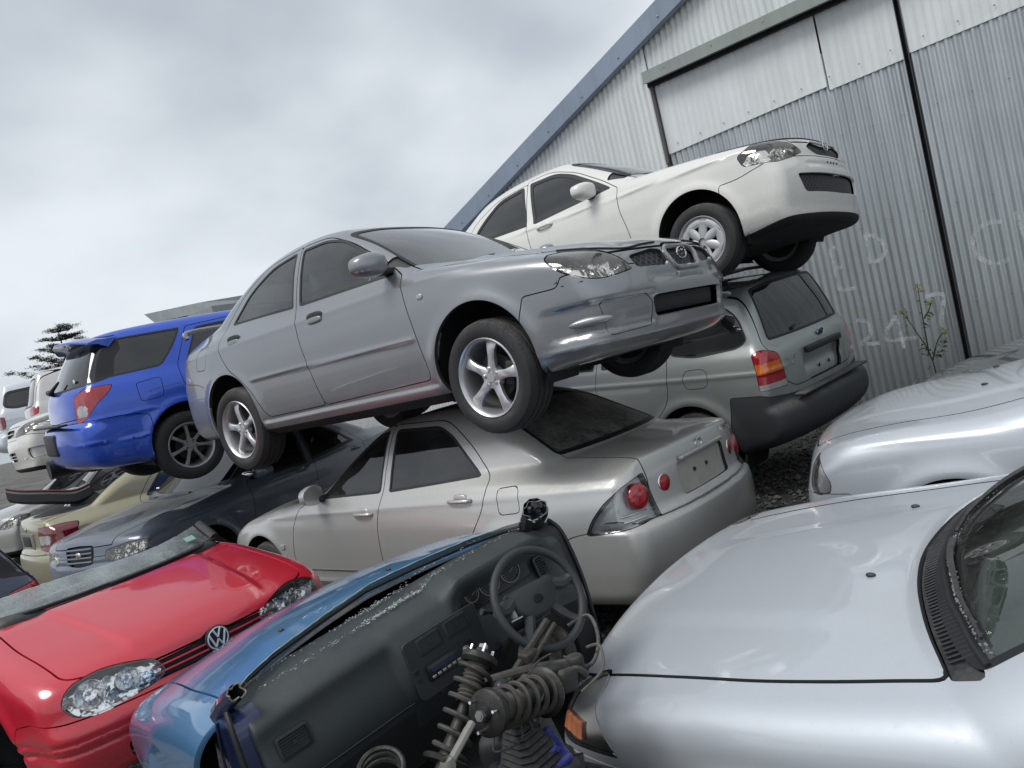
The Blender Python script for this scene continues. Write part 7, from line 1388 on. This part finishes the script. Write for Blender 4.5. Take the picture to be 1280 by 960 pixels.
def build_weed():
    root = thing('weed', 'tall thin weed with small yellowish flower heads growing against the shed wall', 'plant', Matrix.Translation((-1.73, 8.35, 0)))
    g = plastic('weed_stem', (.045, .055, .035), .7); lf = plastic('weed_leaf', (.09, .125, .05), .7); fl = plastic('flower_head', (.30, .29, .12), .8); ox = 1.73
    st = [[(0, 0), (0, .63), (-.10, .97), (-.19, 1.18)], [(-.02, .70), (-.01, 1.06), (.0, 1.40)], [(.0, .64), (.08, .83), (.165, .92)], [(0, 1.06), (.06, 1.14), (.082, 1.206)]]; b = MB(); rr = random.Random(2)
    for s in st: b.add(*tube(smoothpath([(x, 0, z) for x, z in s], 5), [.008-.0045*i/(5*(len(s)-1)) for i in range(5*(len(s)-1)+1)], 6))
    b.build('stem', g, root); b = MB()
    for x, z in ((-.19, 1.18), (0, 1.40), (.165, .92), (.082, 1.206), (-.16, 1.12), (.02, 1.33)):
        for k in range(7): b.add(*superell((x+rr.gauss(0, .018), rr.gauss(0, .015), z+rr.gauss(0, .018)), (.010, .010, .013), 2, 6, 4))
    b.build('flower_heads', fl, root); V = []; F = []
    for k in range(48):
        s = rr.choice(st); i = rr.randrange(len(s)-1); t = rr.random(); x = s[i][0]*(1-t)+s[i+1][0]*t; z = s[i][1]*(1-t)+s[i+1][1]*t; z = z*.9 if z > .7 else z
        a = rr.uniform(0, 6.28); l = rr.uniform(.04, .11); w_ = l*.16; n = len(V); V += [(x, 0, z), (x+math.cos(a)*l*.5+w_*math.sin(a), math.sin(a)*l*.5, z+.03), (x+math.cos(a)*l, math.sin(a)*l, z+rr.uniform(-.02, .04)), (x+math.cos(a)*l*.5-w_*math.sin(a), math.sin(a)*l*.5, z+.015)]; F.append((n, n+1, n+2, n+3))
    mesh_obj('leaves', V, F, lf, root, smooth=False)
    gr = plastic('dry_grass', (.12, .13, .07), .9); V = []; F = []
    for k in range(700):
        x = rr.uniform(-3.2, 1.5); y = 8.9-rr.random()**2*.5; h = rr.uniform(.06, .30); a = rr.uniform(0, 6.28); n = len(V); z = float(ground_z(x, y)); V += [(x-.004, y, z), (x+.004, y, z), (x+math.cos(a)*h*.4, y+math.sin(a)*h*.4, z+h)]; F.append((n, n+1, n+2))
    o = mesh_obj('grass_tufts', V, F, gr, smooth=False); o['kind'] = 'stuff'; tag(o, 'thin dry grass along the foot of the shed wall', 'grass')
def build_far_roof():
    root = thing('far_shed', 'distant grey shed roof showing above the blue estate car', 'shed', Matrix.Translation((0, 0, 0)))
    m = tin('weathered_grey_roof', (.30, .33, .34), .6, (.2, .22, .22)); a = (-39.66, 19.32, 7.56); b_ = (-37.38, 21.24, 7.50); V = []
    for p in (a, b_):
        for dx, dy, dz in ((0, 0, 0), (.45, .2, -.55), (2., 5., -.55), (2., 5., 0)): V.append((p[0]+dx, p[1]+dy, p[2]+dz))
    mesh_obj('roof', V, [(0, 1, 5, 4), (1, 2, 6, 5), (2, 3, 7, 6), (3, 0, 4, 7), (0, 3, 2, 1), (4, 5, 6, 7)], m, root, smooth=False)
    MB().add(*box(((a[0]+b_[0])/2+1.4, (a[1]+b_[1])/2+2.6, a[2]/2-.3), (3.4, 4.4, a[2]-.6))).build('wall', m, root)
# ---------------------------------------------------------------- assemble the yard
build_ground(); build_shed()
suv_build(pose(-4.33, 7.0, .22, 172, 3, -2))
white_saloon_build(pose(-3.805, 6.431, 1.802, -2.05, 2.66, -2.5))
beige_saloon_build(pose(-4.4, 4.1, 0.0, 180.4, .5, 1.5))
grey_saloon_build(pose(-4.045, 3.921, 1.329, 0.795, 0.319, -0.932))
slate_build(pose(-8.6, 4.9, 0, -80, -.5, 0))
gold_build(pose(-9.85, 5.15, 0, 84, 0, 0))
blue_wagon_build(pose(-7.50, 4.86, 1.29, 81, 0, 2.5))
left_silver_build(pose(-16, 6.0, 0, -80))
left_white_build(pose(-11.4, 5.6, 1.35, -100))
navy_build(pose(-6.67, .12, 0, -90))
pinkish_build(pose(-13.6, 6.6, 1.35, 75))
van_build(pose(-17.2, 7.2, 1.55, 75))
filler_build(pose(-13.6, 6.6, 0, -95), 'saloon_car', 'pale car at ground level at the far left, below the pearl grey off-roader', (.5, .5, .5)); filler_build(pose(-17.2, 7.2, 0, -95), 'saloon_car', 'dull white car at the left edge, at the bottom of the stack with the van', (.6, .61, .62))
second_build(pose(0.27, 4.76, 0.04, 181.5, .5, 0))
third_build(pose(.48, 6.5, .08, 180, -3, 0))
near_build(pose(0.136, 2.764, -0.212, 176.7, 1.3, -8.2))
golf_build(pose(-5.90, 1.84, 0, 0.2, -.6, .5))
blue_half_build(pose(-1.715, 1.775, -.025, 169.8, -2.0, -5.6))
junk_build(); bumper_scrap_build(); build_tree(); build_weed(); build_far_roof()
